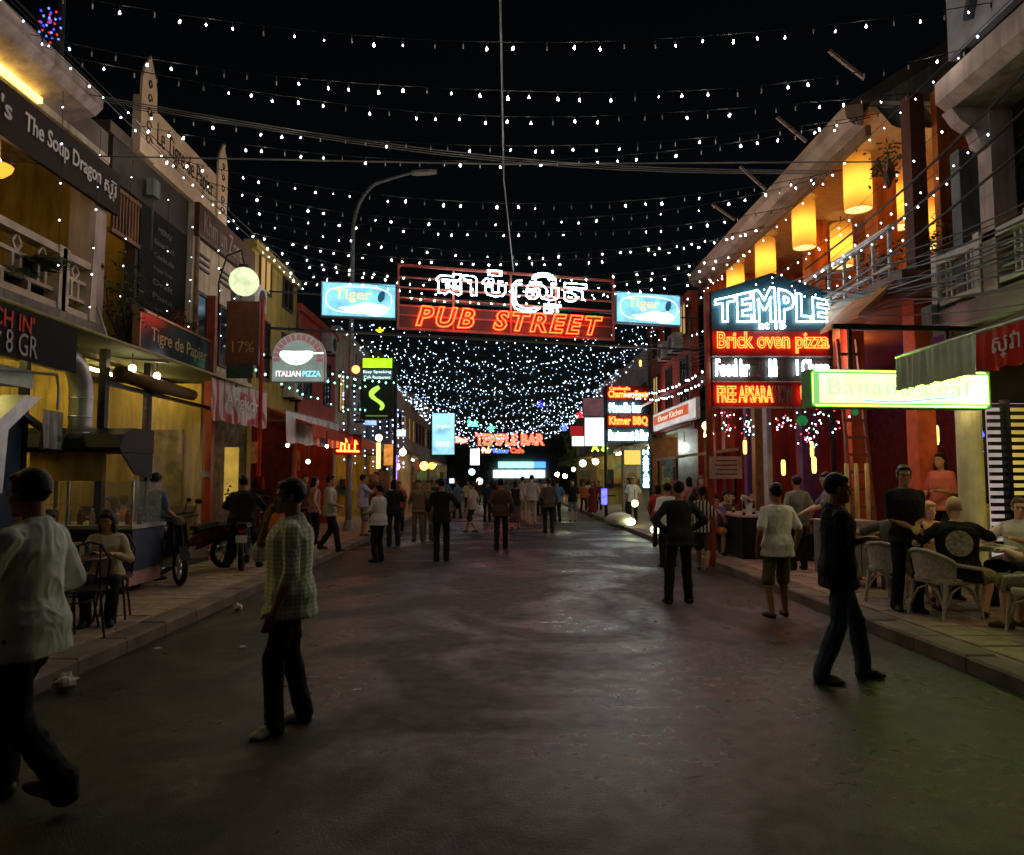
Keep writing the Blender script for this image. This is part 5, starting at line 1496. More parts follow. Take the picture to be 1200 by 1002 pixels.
boxsign('yellow box lantern in the right bar front', 731, 527, 752, 545, 30, EM('yellow_box', (1, .72, .14), 1.0))
boxsign('white lit screen on blue stand in the far left crowd', 526, 560, 533, 567, 26, EM('white_face', (.75, .88, 1), 1.5))
# far neon across the street
for i, (s_, px0, px1, py, Y, m, hh) in enumerate((('TEMPLE BAR', 557, 638, 522, 44, EM('far_neon_red', (1, .06, .03), 7), .72), ('Bar', 534, 549, 519, 46, EM('far_neon_red2', (1, .12, .08), 8), .4), ('Pasteur', 578, 597, 531, 56, EM('far_neon_blue', (.05, .08, 1), 5), .36), ('Cafe', 598, 614, 531, 56.5, EM('far_neon_red3', (1, .04, .02), 6), .4), ('Pub', 565, 575, 531, 50, EM('far_neon_or', (1, .3, .15), 6), .4), ('Sok', 548, 561, 500, 48, EM('far_neon_green', (.1, 1, .6), 4), .45))):
    a = atY(px0, py, Y); b = atY(px1, py, Y)
    T = Thing('neon_sign', 'far %s neon lettering %s' % (('red', 'pink red', 'blue', 'deep red', 'orange', 'green')[i], ('strung across the street', 'left of the strung red one', 'low at the street end', 'beside the blue lettering', 'left of the blue lettering', 'above the strung red one')[i]), 'sign', ((a.x + b.x) / 2, Y, a.z))
    letters(T, s_, m, 0, 0, y=-.05, h=hh, w=b.x - a.x, tube=.05)
    T.p('rail', G().bx((a.x - b.x) / 2 - .1, (b.x - a.x) / 2 + .1, 0, .04, hh * .5, hh * .5 + .05), darkmetal)
for i, (px, py, Y, c, lb) in enumerate(((633, 474, 40, (.06, .05, 1), 'dark blue star ornament in the far light strings'), (401, 363, 19.5, (.1, .1, 1), 'blue ornament below the left blue box sign'), (445, 388, 20, (1, .8, .02), 'yellow ornament below the neon gate frame'), (661, 501, 42, (.1, .15, 1), 'blue ornament low in the far light strings'), (680, 486, 38, (1, .02, .03), 'red ornament left of the dim pink board'), (576, 502, 50, (.1, 1, .5), 'green ornament over the far red neon'))):
    q = atY(px, py, Y)
    T = Thing('light_ornament', lb, 'ornament', q)
    k = Y / 850 * 4.5
    g = G()
    for a_ in range(5): g.bar((0, 0, 0), (math.cos(a_ * 1.2566 + 1.57) * k, 0, math.sin(a_ * 1.2566 + 1.57) * k), k * .4)
    T.p('star', g, EM('orn_%d' % i, c, 2.5))
    T.p('hook', G().tube([(0, 0, k), (0, 0, k + .3)], .012, 5), black)

# air conditioners, meter boxes and drain pipes on the facades
def aircon(label, x, y, z, s_):
    T = Thing('air_conditioner', label, 'air conditioner', (x, y, z), 0, 'air conditioners on the facades')
    T.p('case', G().bx(-.16, .16, -.42, .42, 0, .6), M('ac_white', (.42, .41, .37), .6, var=.25))
    T.p('fan_grille', G().lathe([(.22, 0), (.22, .012), (.02, .012)], (0, 0, 0), 18).xf(Matrix.Translation((s_ * .161, .1, .3)) @ Matrix.Rotation(R(90 * s_), 4, 'Y')), black)
    T.p('bracket', G().bx(-.2, .14, -.36, -.32, -.05, -.002).bx(-.2, .14, .32, .36, -.05, -.002), darkmetal)
for i, (x, y, z, s_, lb) in enumerate(((-5.83, 16.9, 5.6, 1, 'air conditioner box under the brown un Zone sign'), (-5.82, 20.2, 3.9, 1, 'air conditioner box on the ochre left shophouse'), (-5.82, 28.5, 4.2, 1, 'air conditioner box on the cream left shophouse'), (5.82, 24, 5.9, -1, 'upper air conditioner box on the red right shophouse'), (5.82, 25.6, 5.9, -1, 'farther air conditioner box on the red right shophouse'), (5.82, 31, 5.0, -1, 'air conditioner box on the pink right shophouse'), (-5.82, 24.3, 5.9, 1, 'air conditioner box on the dark red left shophouse'))): aircon(lb, x, y, z, s_)
for i, (x, y, z0, z1, lb) in enumerate(((-5.96, 14.0, 3.8, 7.0, 'rusty drain pipe between the chalk board and the cream facade'), (-5.95, 17.1, 3.4, 7.1, 'drain pipe at the end of the cream left facade'), (-5.95, 21.03, 3.4, 6.6, 'drain pipe between the ochre and dark red left shophouses'), (5.95, 22.55, 3.4, 7.3, 'drain pipe at the near edge of the red right shophouse'), (5.95, 29.02, 3.4, 6.8, 'drain pipe between the red and pink right shophouses'))):
    single('drain_pipe', lb, 'pipe', G().tube([(x, y, z0), (x, y, z1)], .045, 8), M('rusty_pipe', (.2, .13, .09), .8, var=.5, scale=6), True)
for i, (x, y, z) in enumerate(((-5.95, 12.15, 6.45), (-5.95, 16.0, 5.55), (5.96, 9.86, 3.75))):
    T = Thing('meter_box', ('grey meter box at the top of the dark facade by the railing', 'grey meter box between the cream facade windows', 'grey meter box on the right balcony floor edge')[i], 'box', (x, y, z))
    T.p('case', G().bx(-.06, .06, -.12, .12, 0, .3), greypl); T.p('conduit', G().tube([(0, 0, 0), (0, 0, -.9)], .015, 6), greywire)

# ================================================================ STRINGS OF LIGHTS
bulb_m = EM('string_bulb', (1, .9, .74), BULB)
far_bulb = EM('far_string_bulb', (.68, .84, 1), 13)
weak_bulb = EM('weak_far_bulb', (.5, .68, 1), 6)
green_bulb = EM('green_bulb', (.2, 1, .55), 10)
bm_ = G().lathe([(.004, .024), (.006, .014), (.011, .003), (.0125, -.006), (.008, -.015), (.002, -.019)], n=6)
BM = bpy.data.meshes.new('bulb'); BM.from_pydata(bm_.v, [], bm_.f); BM.materials.append(bulb_m)
BM2 = BM.copy(); BM2.materials.clear(); BM2.materials.append(EM('weak_string_bulb', (.75, .85, 1), 22))
rs = random.Random(11)
def strand(label, P0, P1, sag, step, sep, r_=1.0, group=None, mat=None, off=.45, wire=.006):
    P0, P1 = Vector(P0), Vector(P1)
    T = Thing('light_string', label, 'light string', (P0 + P1) / 2, 0, group)
    mid_ = (P0 + P1) / 2
    L = (P1 - P0).length
    k1, k2 = rs.uniform(-.07, .07), rs.uniform(-.05, .05)
    def at(t):
        q = P0.lerp(P1, t) - mid_
        q.z -= sag * (1 - (2 * t - 1) ** 2) + k1 * math.sin(6.28 * t) * sag + k2 * sag * math.sin(t * 9.4)
        return q
    T.p('wire', G().tube([at(i / 20) for i in range(21)], wire, 4), wirem)
    n_ = int(L / step)
    jg, dg, sg = G(), G(), G()
    ph = rs.uniform(.1, .9)
    for i in range(n_):
        t = min(.995, max(.005, (i + ph + rs.uniform(-.16, .16)) / n_))
        q = at(t)
        lit = rs.random() > (off if sep else .12)
        drop = rs.uniform(.03, .07) if sep else rs.uniform(.02, .07 if P0.y < 20 else .34)
        q2 = q - Vector((0, 0, drop + .03))
        if sep: sg.tube([q, q - Vector((0, 0, drop))], .009, 4)
        if not lit:
            if sep: dg.tube([q - Vector((0, 0, drop)), q - Vector((0, 0, drop + .05))], .008, 5)
            continue
        if sep:
            o = bpy.data.objects.new('bulb', BM if rs.random() < .7 else BM2); COL.objects.link(o); o.parent = T.o; o.location = q2
            o.rotation_euler = (rs.uniform(-.4, .4), rs.uniform(-.4, .4), rs.uniform(0, 6)); k = rs.choice((.6, .7, .8, .8, 1.0)); o.scale = (k, k, k)
        else:
            s_ = r_ * rs.choice((.8, 1, 1, 1.2))
            c = q2
            jg.add([c + Vector((s_, 0, 0)), c + Vector((0, s_, 0)), c + Vector((-s_, 0, 0)), c + Vector((0, -s_, 0)), c + Vector((0, 0, s_ * 1.2)), c - Vector((0, 0, s_ * 1.2))], [(0, 1, 4), (1, 2, 4), (2, 3, 4), (3, 0, 4), (1, 0, 5), (2, 1, 5), (3, 2, 5), (0, 3, 5)])
    if sg.v: T.p('bulb_sockets', sg, wirem)['kind'] = 'stuff'
    if dg.v: T.p('unlit_bulbs', dg, M('dead_bulb', (.4, .4, .42), .2))['kind'] = 'stuff'
    if jg.v: T.p('bulbs', jg, mat or bulb_m)['kind'] = 'stuff'
    return T
ORD = ['first', 'second', 'third', 'fourth', 'fifth', 'sixth', 'seventh', 'eighth', 'ninth', 'tenth', 'eleventh', 'twelfth', 'thirteenth', 'fourteenth', 'fifteenth', 'sixteenth', 'seventeenth', 'eighteenth', 'nineteenth', 'twentieth', 'twenty-first', 'twenty-second']
_k = 0
gs1 = 'near strings of white lights across the street'
Y = 5.2
while Y < 19.3:
    za = 7.05 + rs.uniform(-.15, .15); zb = 7.0 + rs.uniform(-.25, .25)
    _T = strand('string of small white bulbs sagging across the near street', (-5.6, Y + rs.uniform(-.3, .3), za), (5.7, Y + rs.uniform(-.3, .3), zb), .68 + rs.uniform(-.16, .16), .3, Y < 15.5, .013, gs1)
    _T.o['label'] = ORD[_k] + ' string of white bulbs from the top of the photo'; _k += 1
    Y += rs.uniform(.76, .98)
gs2 = 'dense strings of white lights beyond the gate sign'
Y = 20.6
while Y < 47.5:
    t = (Y - 20) / 27
    zc = 5.85 - 2.05 * max(0, (Y - 27) / 20.5) ** 1.25 if Y > 27 else 5.85
    ze = 6.75 - .5 * t
    strand('dense string of white bulbs sagging beyond the gate sign', (-5.4, Y + rs.uniform(-.4, .4), ze), (5.4, Y + rs.uniform(-.4, .4), ze + rs.uniform(-.2, .2)), ze - zc + rs.uniform(-.15, .15), .29, False, .013 + .009 * t, gs2, far_bulb if rs.random() < .5 else weak_bulb, wire=.004)
    Y += rs.uniform(.5, .7)
single('centre_cable', 'long grey cable over the middle of the street to the gate sign', 'cable', G().tube([(.0, -3, 6.35), (-.02, 7, 6.5), (.03, 12, 6.75), (gmid.x + .1, gmid.y, gmid.z + gH)], .012, 6), greywire)
for lb, X, z, m_ in (('light string running along the left roof edges', -5.6, 6.98, None), ('light string running along the right roof edges', 5.75, 6.95, None)):
    strand(lb, (X * .96, 4, z), (X * .96, 19.5, z - .1), .12, .4, False, .013, None, far_bulb, off=.2)
single('span_wire', 'straight grey wire stretched across the street before the gate sign', 'cable', G().tube([(-6, 10.5, 6.42), (0, 10.6, 6.38), (5.9, 10.7, 6.5)], .012, 5), greywire)
for i, (y, z0, z1) in enumerate(((6.6, 6.3, 3.9), (7.6, 6.6, 4.3), (9.2, 6.7, 4.2), (10.1, 6.6, 4.0), (11.0, 6.6, 4.3), (12.2, 6.6, 4.2), (13.2, 6.5, 4.2), (14.4, 6.5, 4.3), (15.4, 6.4, 4.0), (16.4, 6.4, 4.0))):
    strand(ORD[i] + ' hanging string of white bulbs from the left edge, down the left facades', (-5.72, y, z0), (-5.72 + rs.uniform(-.1, .1), y + rs.uniform(-.2, .2), z1), .0, .42, False, .012, 'vertical light strings on the left facades', far_bulb, wire=.004)
for i, (a, b) in enumerate((((-5.3, 15.2, 4.5), (-3.6, 19.5, 4.2)), ((-5.3, 15.2, 4.1), (-3.7, 19.8, 3.6)), ((-5.2, 16.4, 4.6), (-2.9, 20, 4.4)))):
    strand('green light string from the pizza sign to the green box sign', a, b, .18, .28, False, .022, 'green light strings', green_bulb)
for i, (a, b, sg_) in enumerate((((5.7, 8.6, 5.6), (5.2, 14.0, 5.4), .3), ((5.9, 8.4, 5.9), (4.6, 14.5, 4.6), .1), ((5.8, 9.0, 6.3), (4.2, 16, 4.9), .25), ((6.0, 10.4, 5.3), (4.9, 14.0, 5.3), .35), ((5.6, 11, 5.75), (3.2, 13.1, 5.0), .3))):
    strand('tangled string of white bulbs along the right terrace', a, b, sg_, .26, False, .013, 'light strings tangled along the right terrace', far_bulb, wire=.004)
for i, (px, py, Y, w_, h_) in enumerate(((925, 492, 12.8, .5, .35), (968, 492, 12.2, .6, .5), (948, 512, 12.4, .35, .35), (852, 492, 14.2, .3, .5), (875, 500, 14.5, .25, .35))):
    T = Thing('light_cluster', 'cluster of coloured fairy lights under the neon sign, %s' % ('by the green lantern', 'right end by the box sign', 'trailing low in the middle', 'at the left sign pole', 'behind the left sign pole')[i], 'fairy lights', atY(px, py, Y))
    for nm, m, k_ in (('white_bulbs', far_bulb, 12), ('red_bulbs', EM('red_bulb', (1, .05, .08), 5), 7), ('green_bulbs', green_bulb, 4)):
        g = G()
        for k in range(k_): g.ell((rs.gauss(0, .3) * w_, rs.gauss(0, .1), rs.gauss(0, .3) * h_), (.012, .012, .012), 5, 4)
        T.p(nm, g, m)['kind'] = 'stuff'
    g = G()
    for k in range(6): g.tube([(rs.gauss(0, .3) * w_, 0, h_ * .7), (rs.gauss(0, .3) * w_, 0, -h_ * .5)], .006, 4)
    T.p('wire', g, wirem)
for i, (px, py, sz) in enumerate(((940, 493, .09), (1002, 483, .04))):
    T = Thing('green_lantern', ('green star lantern under the neon sign', 'tiny green lamp under the Banana Leaf box')[i], 'lantern', atY(px, py, 12.6 - 3.5 * i))
    g = G()
    for a_ in range(6): g.bar((0, 0, 0), (math.cos(a_ * 1.047) * sz, 0, math.sin(a_ * 1.047) * sz), sz * .7)
    T.p('star', g, EM('green_lan', (.05, .5, .15), .3)); T.p('cord', G().tube([(0, 0, sz), (0, 0, sz + .4)], .008, 5), black)
for i in range(9):
    y = 25 + i * 1.9
    strand('blue white curtain string hanging down the far left shopfronts', (-5.5, y, 5.6), (-5.45, y + .2, 2.4), 0, .2, False, .022 + .001 * i, 'curtain strings on the far left shopfronts', EM('curtain_bulb', (.35, .5, 1), 9), off=.1, wire=.004)
for i in range(2): strand('string of white bulbs looping along the far right wall', (5.9, 16.5 + i, 5.2 - .5 * i), (4.6, 27, 4.9), .5, .25, False, .025, 'strings along the far right wall', far_bulb, wire=.004)
single('white_stick', 'short white plastic stick propped on the balcony edge above the green awning', 'stick', G().tube([atX(114, 360, -5.3), atX(126, 398, -5.2)], .018, 8), M('white_pvc', (.6, .6, .6), .4))
# star ornament top left
T = Thing('light_ornament', 'multicoloured star ornament high at top left', 'ornament', atY(58, 28, 8.6))
cols = [EM('orn_blue', (.06, .05, 1), 2.2), EM('orn_red', (.9, .05, .03), 1.0), EM('orn_green', (.15, .3, 1), 1.6)]
gs_ = [G(), G(), G()]
for k in range(30):
    a_ = k * .62; r_ = .04 + .0055 * k
    gs_[k % 3].ell((math.cos(a_) * r_ * .8, rs.uniform(-.04, .04), math.sin(a_) * r_ * 1.2), (.014, .014, .016), 6, 4)
for g, m, nm in zip(gs_, cols, ('blue_bulbs', 'red_bulbs', 'green_bulbs')): T.p(nm, g, m)['kind'] = 'stuff'
T.p('frame', G().tube([(math.cos(k * .62) * (.04 + .0055 * k) * .8, .05, math.sin(k * .62) * (.04 + .0055 * k) * 1.2) for k in range(42)], .005, 4), wirem)
T = Thing('utility_pole', 'dark pole behind the near left roof carrying the star ornament', 'pole', (-6.5, 10.3, 7.0))
T.p('shaft', G().tube([(0, 0, 0), (0, 0, 3.2)], [.07, .06], 8), M('dark_pole', (.04, .04, .04), .7))
T.p('crossarm', G().bx(-.4, .4, -.04, .04, 2.6, 2.68), darkwood)
# cable bundles, right
T = Thing('cable_bundle', 'thick tangle of black cables sagging past the right balconies', 'cables', (5.4, 12, 5))
for k in range(20):
    z0, z1 = rs.uniform(3.35, 4.7), rs.uniform(4.5, 5.5)
    sg_ = rs.uniform(.12, .4); x0 = rs.uniform(5.35, 5.7); wv = rs.uniform(0, 6)
    pts = [Vector((x0 + (6.02 - x0) * t + .05 * math.sin(t * 5 + wv), 4 + 9.4 * t, z0 + (z1 - z0) * t - sg_ * math.sin(3.14 * t) + .03 * math.sin(t * 9 + wv))) for t in [i / 14 for i in range(15)]]
    T.w('cable', G().tube(pts, rs.choice((.006, .008, .01, .014)), 5), wirem if k % 3 else M('brown_cable', (.09, .055, .05), .6))
for k in range(3): T.w('cable', G().tube([Vector((5.6 + .4 * t, 4 + 10 * t, 6.7 - .4 * k + (5.5 - 6.4) * t - .3 * math.sin(3.14 * t))) for t in [i / 12 for i in range(13)]], .018, 6), wirem)
for k in range(8): T.w('cable', G().tube([Vector((6.02 - 2.4 * t, 13.4 + 8 * t, 4.6 + .1 * k + .3 * t - .3 * math.sin(3.14 * t))) for t in [i / 10 for i in range(11)]], .007, 5), wirem)
T = Thing('cable_bundle', 'thin overhead cables crossing the sky toward the right roof', 'cables', (0, 11, 7))
for k in range(3): T.w('cable', G().tube([Vector((-6 + 12 * t, 9.5 + k * .3 + 3 * t, 6.9 + .1 * k + .25 * t - .35 * math.sin(3.14 * t))) for t in [i / 12 for i in range(13)]], .009, 4), greywire)
T = Thing('cable_bundle', 'steel and black cables slanting along the left roof edge', 'cables', (-5.5, 10, 7))
for k in range(2): T.w('cable', G().tube([Vector((-5.5 - .1 * k, 4 + 15 * t, 7.0 + .25 * k - .12 * math.sin(3.14 * t))) for t in [i / 12 for i in range(13)]], .008, 5), greywire if k == 0 else wirem)
# ================================================================ FURNITURE, CARTS, BIKES
wick = M('white_wicker', (.5, .47, .4), .7, var=.3, scale=30, bump=.8, bscale=120)
def wicker_chair(label, loc, rz):
    T = Thing('wicker_chair', label, 'chair', loc, rz, 'white wicker chairs on the right pavement')
    T.p('seat', G().loft([[Vector((math.copysign(abs(math.cos(t)) ** .6, math.cos(t)) * .27 * r, math.copysign(abs(math.sin(t)) ** .6, math.sin(t)) * .25 * r, z)) for t in [2 * math.pi * i / 20 for i in range(20)]] for z, r in ((.38, .97), (.4, 1), (.43, 1), (.445, .95))]), wick)
    g = G()
    def bk(u, v, o=0):
        a = R(200 + 140 * u)
        rx, ry = .29 + .03 * v + o, .27 + .05 * v + o
        top = .42 + (.18 + .15 * math.sin(math.pi * u) ** .8) * v
        return Vector((math.cos(a) * rx, math.sin(a) * ry, top))
    g.sheet(lambda u, v: bk(u, v), 20, 6)
    k = len(g.v)
    h = G(); h.sheet(lambda u, v: bk(u, v, -.018), 20, 6)
    g.add(h.v, [tuple(reversed(f)) for f in h.f])
    T.p('backrest', g, wick, smooth=True)
    T.p('rim', G().tube([(.3, .24, .4), (.315, .2, .55)] + [bk(1 - i / 16, 1) for i in range(17)] + [(-.315, .2, .55), (-.3, .24, .4)], .024, 8), wick, smooth=True)
    for sx in (-1, 1):
        T.p('leg', G().tube([(sx * .24, .2, .39), (sx * .26, .24, 0)], [.024, .018], 8), wick)
        T.p('leg', G().tube([(sx * .23, -.19, .39), (sx * .25, -.26, 0)], [.024, .018], 8), wick)
        T.p('brace', G().tube([(sx * .25, .23, .08), (sx * .25, .14, .3), (sx * .24, 0, .37), (sx * .245, -.13, .3), (sx * .245, -.24, .08)], .013, 6), wick)
    T.p('brace', G().tube([(-.25, .23, .1), (-.14, .22, .3), (0, .2, .36), (.14, .22, .3), (.25, .23, .1)], .013, 6), wick)
    T.p('brace', G().tube([(-.25, -.24, .1), (-.14, -.22, .3), (0, -.2, .36), (.14, -.22, .3), (.25, -.24, .1)], .013, 6), wick)
    return T
PVZ = .12
wicker_chair('white wicker chair under the bald man in the black printed shirt', (4.98, 8.2, PVZ), R(-78))
wicker_chair('white wicker chair with its back to the waiter and grey haired man in it', (4.95, 9.15, PVZ), R(-62))
wicker_chair('white wicker chair cut by the right frame edge', (5.42, 7.25, PVZ), R(25))
wicker_chair('white wicker chair of the man in white shirt by the slatted screen', (6.35, 9.6 - .85, PVZ), R(110))
wicker_chair('white wicker chair of the blond woman', (5.75, 9.75, PVZ), R(170))
Tb = Thing('cafe_table', 'round white topped table among the wicker chairs', 'table', (5.72, 8.75, PVZ))
Tb.p('top', G().lathe([(.01, .7), (.42, .7), (.43, .72), (.42, .735), (.01, .735)], n=24), M('white_top', (.6, .6, .52), .4))
Tb.p('pedestal', G().lathe([(.05, .02), (.035, .1), (.035, .69)], n=10), wick)
Tb.p('foot', G().lathe([(.24, 0), (.23, .02), (.05, .05)], n=16), wick)
def glass(label, loc, m, hh=.13, r=.033):
    T = Thing('drinking_glass', label, 'glass', loc)
    T.p('bowl', G().lathe([(r * .8, 0), (r, hh), (r * .92, hh), (r * .75, .01)], n=12, cap=False), M('clear_glass', (.8, .85, .85), .05, var=.02, trans=.9), smooth=True)
    T.p('drink', G().lathe([(r * .72, .012), (r * .88, hh * .6)], n=12), m)
beer = M('amber_beer', (.5, .25, .03), .1, trans=.3)
glass('small beer glass on the round white table', (5.6, 8.6, PVZ + .736), beer)
glass('second beer glass toward the back of the round table', (5.85, 8.95, PVZ + .736), beer)
def plate(label, loc):
    T = Thing('plate', label, 'plate', loc)
    T.p('dish', G().lathe([(.02, 0), (.07, .004), (.11, .018), (.105, .02), (.06, .008)], n=20), M('china', (.6, .6, .56), .25), smooth=True)
    T.p('food', G().ell((0, 0, .018), (.055, .05, .02), 10, 6), M('rice_food', (.35, .24, .1), .8, var=.5, scale=40), smooth=True)
plate('plate of food at the near edge of the round white table', (5.62, 8.42, PVZ + .736))
plate('plate of food on the far side of the round white table', (5.9, 8.72, PVZ + .736))
def bottle(label, loc, m):
    T = Thing('beer_bottle', label, 'bottle', loc)
    T.p('glass_body', G().lathe([(.03, 0), (.032, .02), (.032, .15), (.014, .21), (.013, .26), (.015, .275)], n=12), m, smooth=True)
    T.p('label', G().lathe([(.0335, .05), (.0335, .12)], n=12, cap=False), M('paper_label', (.5, .45, .3), .6))
bg_ = M('brown_glass', (.035, .016, .006), .1); gg_ = M('green_glass', (.01, .05, .015), .1)
bottle('brown bottle on the round white table', (5.5, 8.78, PVZ + .736), bg_)
for i, (x, y, m_, lb) in enumerate(((4.72, 14.15, bg_, 'brown bottle at the near left corner of the black counter'), (5.0, 14.4, gg_, 'green bottle in the middle of the black counter'), (5.3, 14.2, bg_, 'brown bottle near the right end of the black counter'), (5.55, 14.8, gg_, 'green bottle at the far right of the black counter'), (4.85, 15.2, bg_, 'brown bottle before the purple tee shirt drinker'))): bottle(lb, (x, y, PVZ + .841), m_)
glass('beer glass on the black counter', (4.95, 14.8, PVZ + .841), beer)
Mn = Thing('menu_card', 'folded white menu card on the left table', 'menu', (-4.3, 7.42, PVZ + .741), R(25))
Mn.p('card', G().add([(-.07, -.04, 0), (.07, -.04, 0), (.07, 0, .16), (-.07, 0, .16), (.07, .04, 0), (-.07, .04, 0)], [(0, 1, 2, 3), (3, 2, 4, 5)]), M('card_paper', (.55, .52, .45), .7))
# left bistro table
Tb = Thing('bistro_table', 'small dark table with thin metal legs and bottle on the left pavement', 'table', (-4.42, 7.55, PVZ))
Tb.p('top', G().lathe([(.01, .71), (.36, .71), (.37, .725), (.36, .74), (.01, .74)], n=24), M('table_brown', (.09, .05, .035), .35))
for k in range(4):
    a = R(45 + 90 * k)
    Tb.p('leg', G().tube([(math.cos(a) * .28, math.sin(a) * .28, .71), (math.cos(a) * .24, math.sin(a) * .24, .3), (math.cos(a) * .3, math.sin(a) * .3, 0)], .012, 6), darkmetal)
Tb.p('ring', G().tube([(math.cos(t) * .25, math.sin(t) * .25, .3) for t in [2 * math.pi * i / 20 for i in range(20)]], .009, 5, closed=True), darkmetal)
St = Thing('metal_chair', 'thin legged dark metal chair standing empty before the left table', 'chair', (-4.05, 7.25, PVZ), R(30))
St.p('seat', G().lathe([(.01, .45), (.19, .45), (.2, .46), (.19, .475), (.01, .475)], n=18), darkmetal)
for k in range(4):
    a = R(45 + 90 * k); St.p('leg', G().tube([(math.cos(a) * .15, math.sin(a) * .15, .45), (math.cos(a) * .22, math.sin(a) * .22, 0)], .011, 6), darkmetal)
St.p('backrest', G().tube([(-.16, -.1, .46), (-.18, -.16, .75), (-.1, -.2, .9), (0, -.21, .93), (.1, -.2, .9), (.18, -.16, .75), (.16, -.1, .46)], .012, 6).tube([(-.1, -.15, .47), (-.09, -.2, .9)], .008, 5).tube([(.1, -.15, .47), (.09, -.2, .9)], .008, 5), darkmetal)
Bo = Thing('beer_bottle', 'dark beer bottle with orange label on the left table', 'bottle', (-4.58, 7.45, PVZ + .741))
Bo.p('glass_body', G().lathe([(.03, 0), (.032, .02), (.032, .15), (.014, .21), (.013, .26), (.015, .262), (.015, .275)], n=14), M('brown_glass', (.035, .016, .006), .1), smooth=True)
Bo.p('label', G().lathe([(.0335, .05), (.0335, .12)], n=14, cap=False), M('orange_label', (.5, .2, .05), .6))
Bo.p('neck_label', G().lathe([(.0155, .215), (.0145, .25)], n=12, cap=False), M('orange_label', (.5, .2, .05), .6))
glass('clear glass beside the beer bottle on the left table', (-4.45, 7.5, PVZ + .741), M('water', (.6, .65, .65), .05, trans=.8))
glass('second clear glass nearer the seated woman', (-4.32, 7.7, PVZ + .741), M('water', (.6, .65, .65), .05, trans=.8))
# food cart on the left
FO = Matrix.Translation((-.98, 1.3, 0))
class _FC(Thing):
    def w(s, name, g, mat, sub=None, smooth=False): return Thing.w(s, name, g.xf(FO), mat, sub, smooth)
FC = _FC('food_cart', 'blue fronted food cart with glass case and dark hood roof', 'cart', (-5.73, 10.25, .1))
pinkb = M('pink_skirt_board', (.45, .28, .24), .7)
blueb = M('cart_blue', (.05, .07, .13), .5, var=.3)
FC.w('body', G().bx(-5.5, -3.98, 8.6, 9.5, .42, .98), blueb)
FC.w('skirt_board', G().bx(-5.48, -4.0, 8.585, 9.48, .22, .418), pinkb)
FC.w('counter', G().bx(-5.54, -3.95, 8.52, 9.52, .985, 1.03), M('counter_steel', (.5, .48, .42), .35, metal=.6))
cg = glassy('case_glass', (.5, .55, .5), .14, .04)
FC.w('glass_pane', G().bx(-5.45, -4.0, 8.58, 8.588, 1.035, 1.62), cg)
FC.w('glass_pane', G().bx(-3.99, -3.98, 8.6, 9.4, 1.035, 1.62), cg)
FC.w('glass_pane', G().bx(-5.46, -4.0, 9.4, 9.408, 1.035, 1.62), cg)
for x in (-5.46, -4.85, -3.99): FC.w('post', G().bx(x - .015, x + .015, 8.57, 8.6, 1.03, 1.64), steel)
FC.w('shelf', G().bx(-5.4, -4.05, 8.75, 9.3, 1.3, 1.31), cg)
FC.w('hood_roof', G().loft([[Vector((x, y, z)) for y, z in ((8.5, 2.02), (8.45, 2.08), (8.55, 2.26), (8.8, 2.36), (9.4, 2.36), (9.4, 2.02))] for x in (-5.55, -4.12)]), M('hood_dark', (.014, .018, .018), .6))
FC.w('menu_panel', G().bx(-5.4, -4.4, 8.6, 8.63, 1.63, 2.019), yellowpl)
FC.w('side_cover', G().loft([[Vector((-4.15 + dx, y, z)) for y, z in ((8.9, 1.72), (9.4, 1.66), (9.4, 2.015), (8.52, 2.015))] for dx in (0, .02)]), M('hood_dark', (.014, .018, .018), .6))
for x in (-5.5, -4.2): FC.w('hood_post', G().bx(x - .02, x + .02, 9.36, 9.4, 1.03, 2.02), darkmetal)
for x in (-5.2, -4.15):
    FC.w('wheel', G().tube([(x, 9.05 + .16 * math.cos(t), .26 + .16 * math.sin(t)) for t in [2 * math.pi * i / 18 for i in range(18)]], .03, 6, closed=True).bx(x - .02, x + .02, 9.0, 9.1, .12, .4), black)
    FC.w('leg', G().bx(x - .03, x + .03, 8.62, 8.68, .1, .42), darkmetal)
FC.w('sticker', G().lathe([(.001, 0), (.07, .002), (.07, .004)], (0, 0, 0), 12).xf(Matrix.Translation((-4.2, 8.59, .86)) @ Matrix.Rotation(R(90), 4, 'X')), M('white_sticker', (.6, .6, .5), .5))
for i in range(12):
    x = -5.3 + i * .11
    T = Thing('jar', ('glass jar in the food cart case, number %d' % i) if 0 else '%s jar counted from the left in the food cart glass case' % ORD[i], 'jar', (x - .98, 10.1 + .1 * (i % 3), 1.031), 0, 'jars in the food cart case')
    T.p('body', G().lathe([(.035, 0), (.036, .14), (.02, .17), (.018, .2)], n=10), (steel, M('jar_red', (.3, .05, .03), .3), M('jar_dark', (.04, .04, .03), .2))[i % 3])
    T.p('lid', G().lathe([(.022, .2), (.022, .225)], n=8), M('white_lid', (.6, .6, .6), .4))
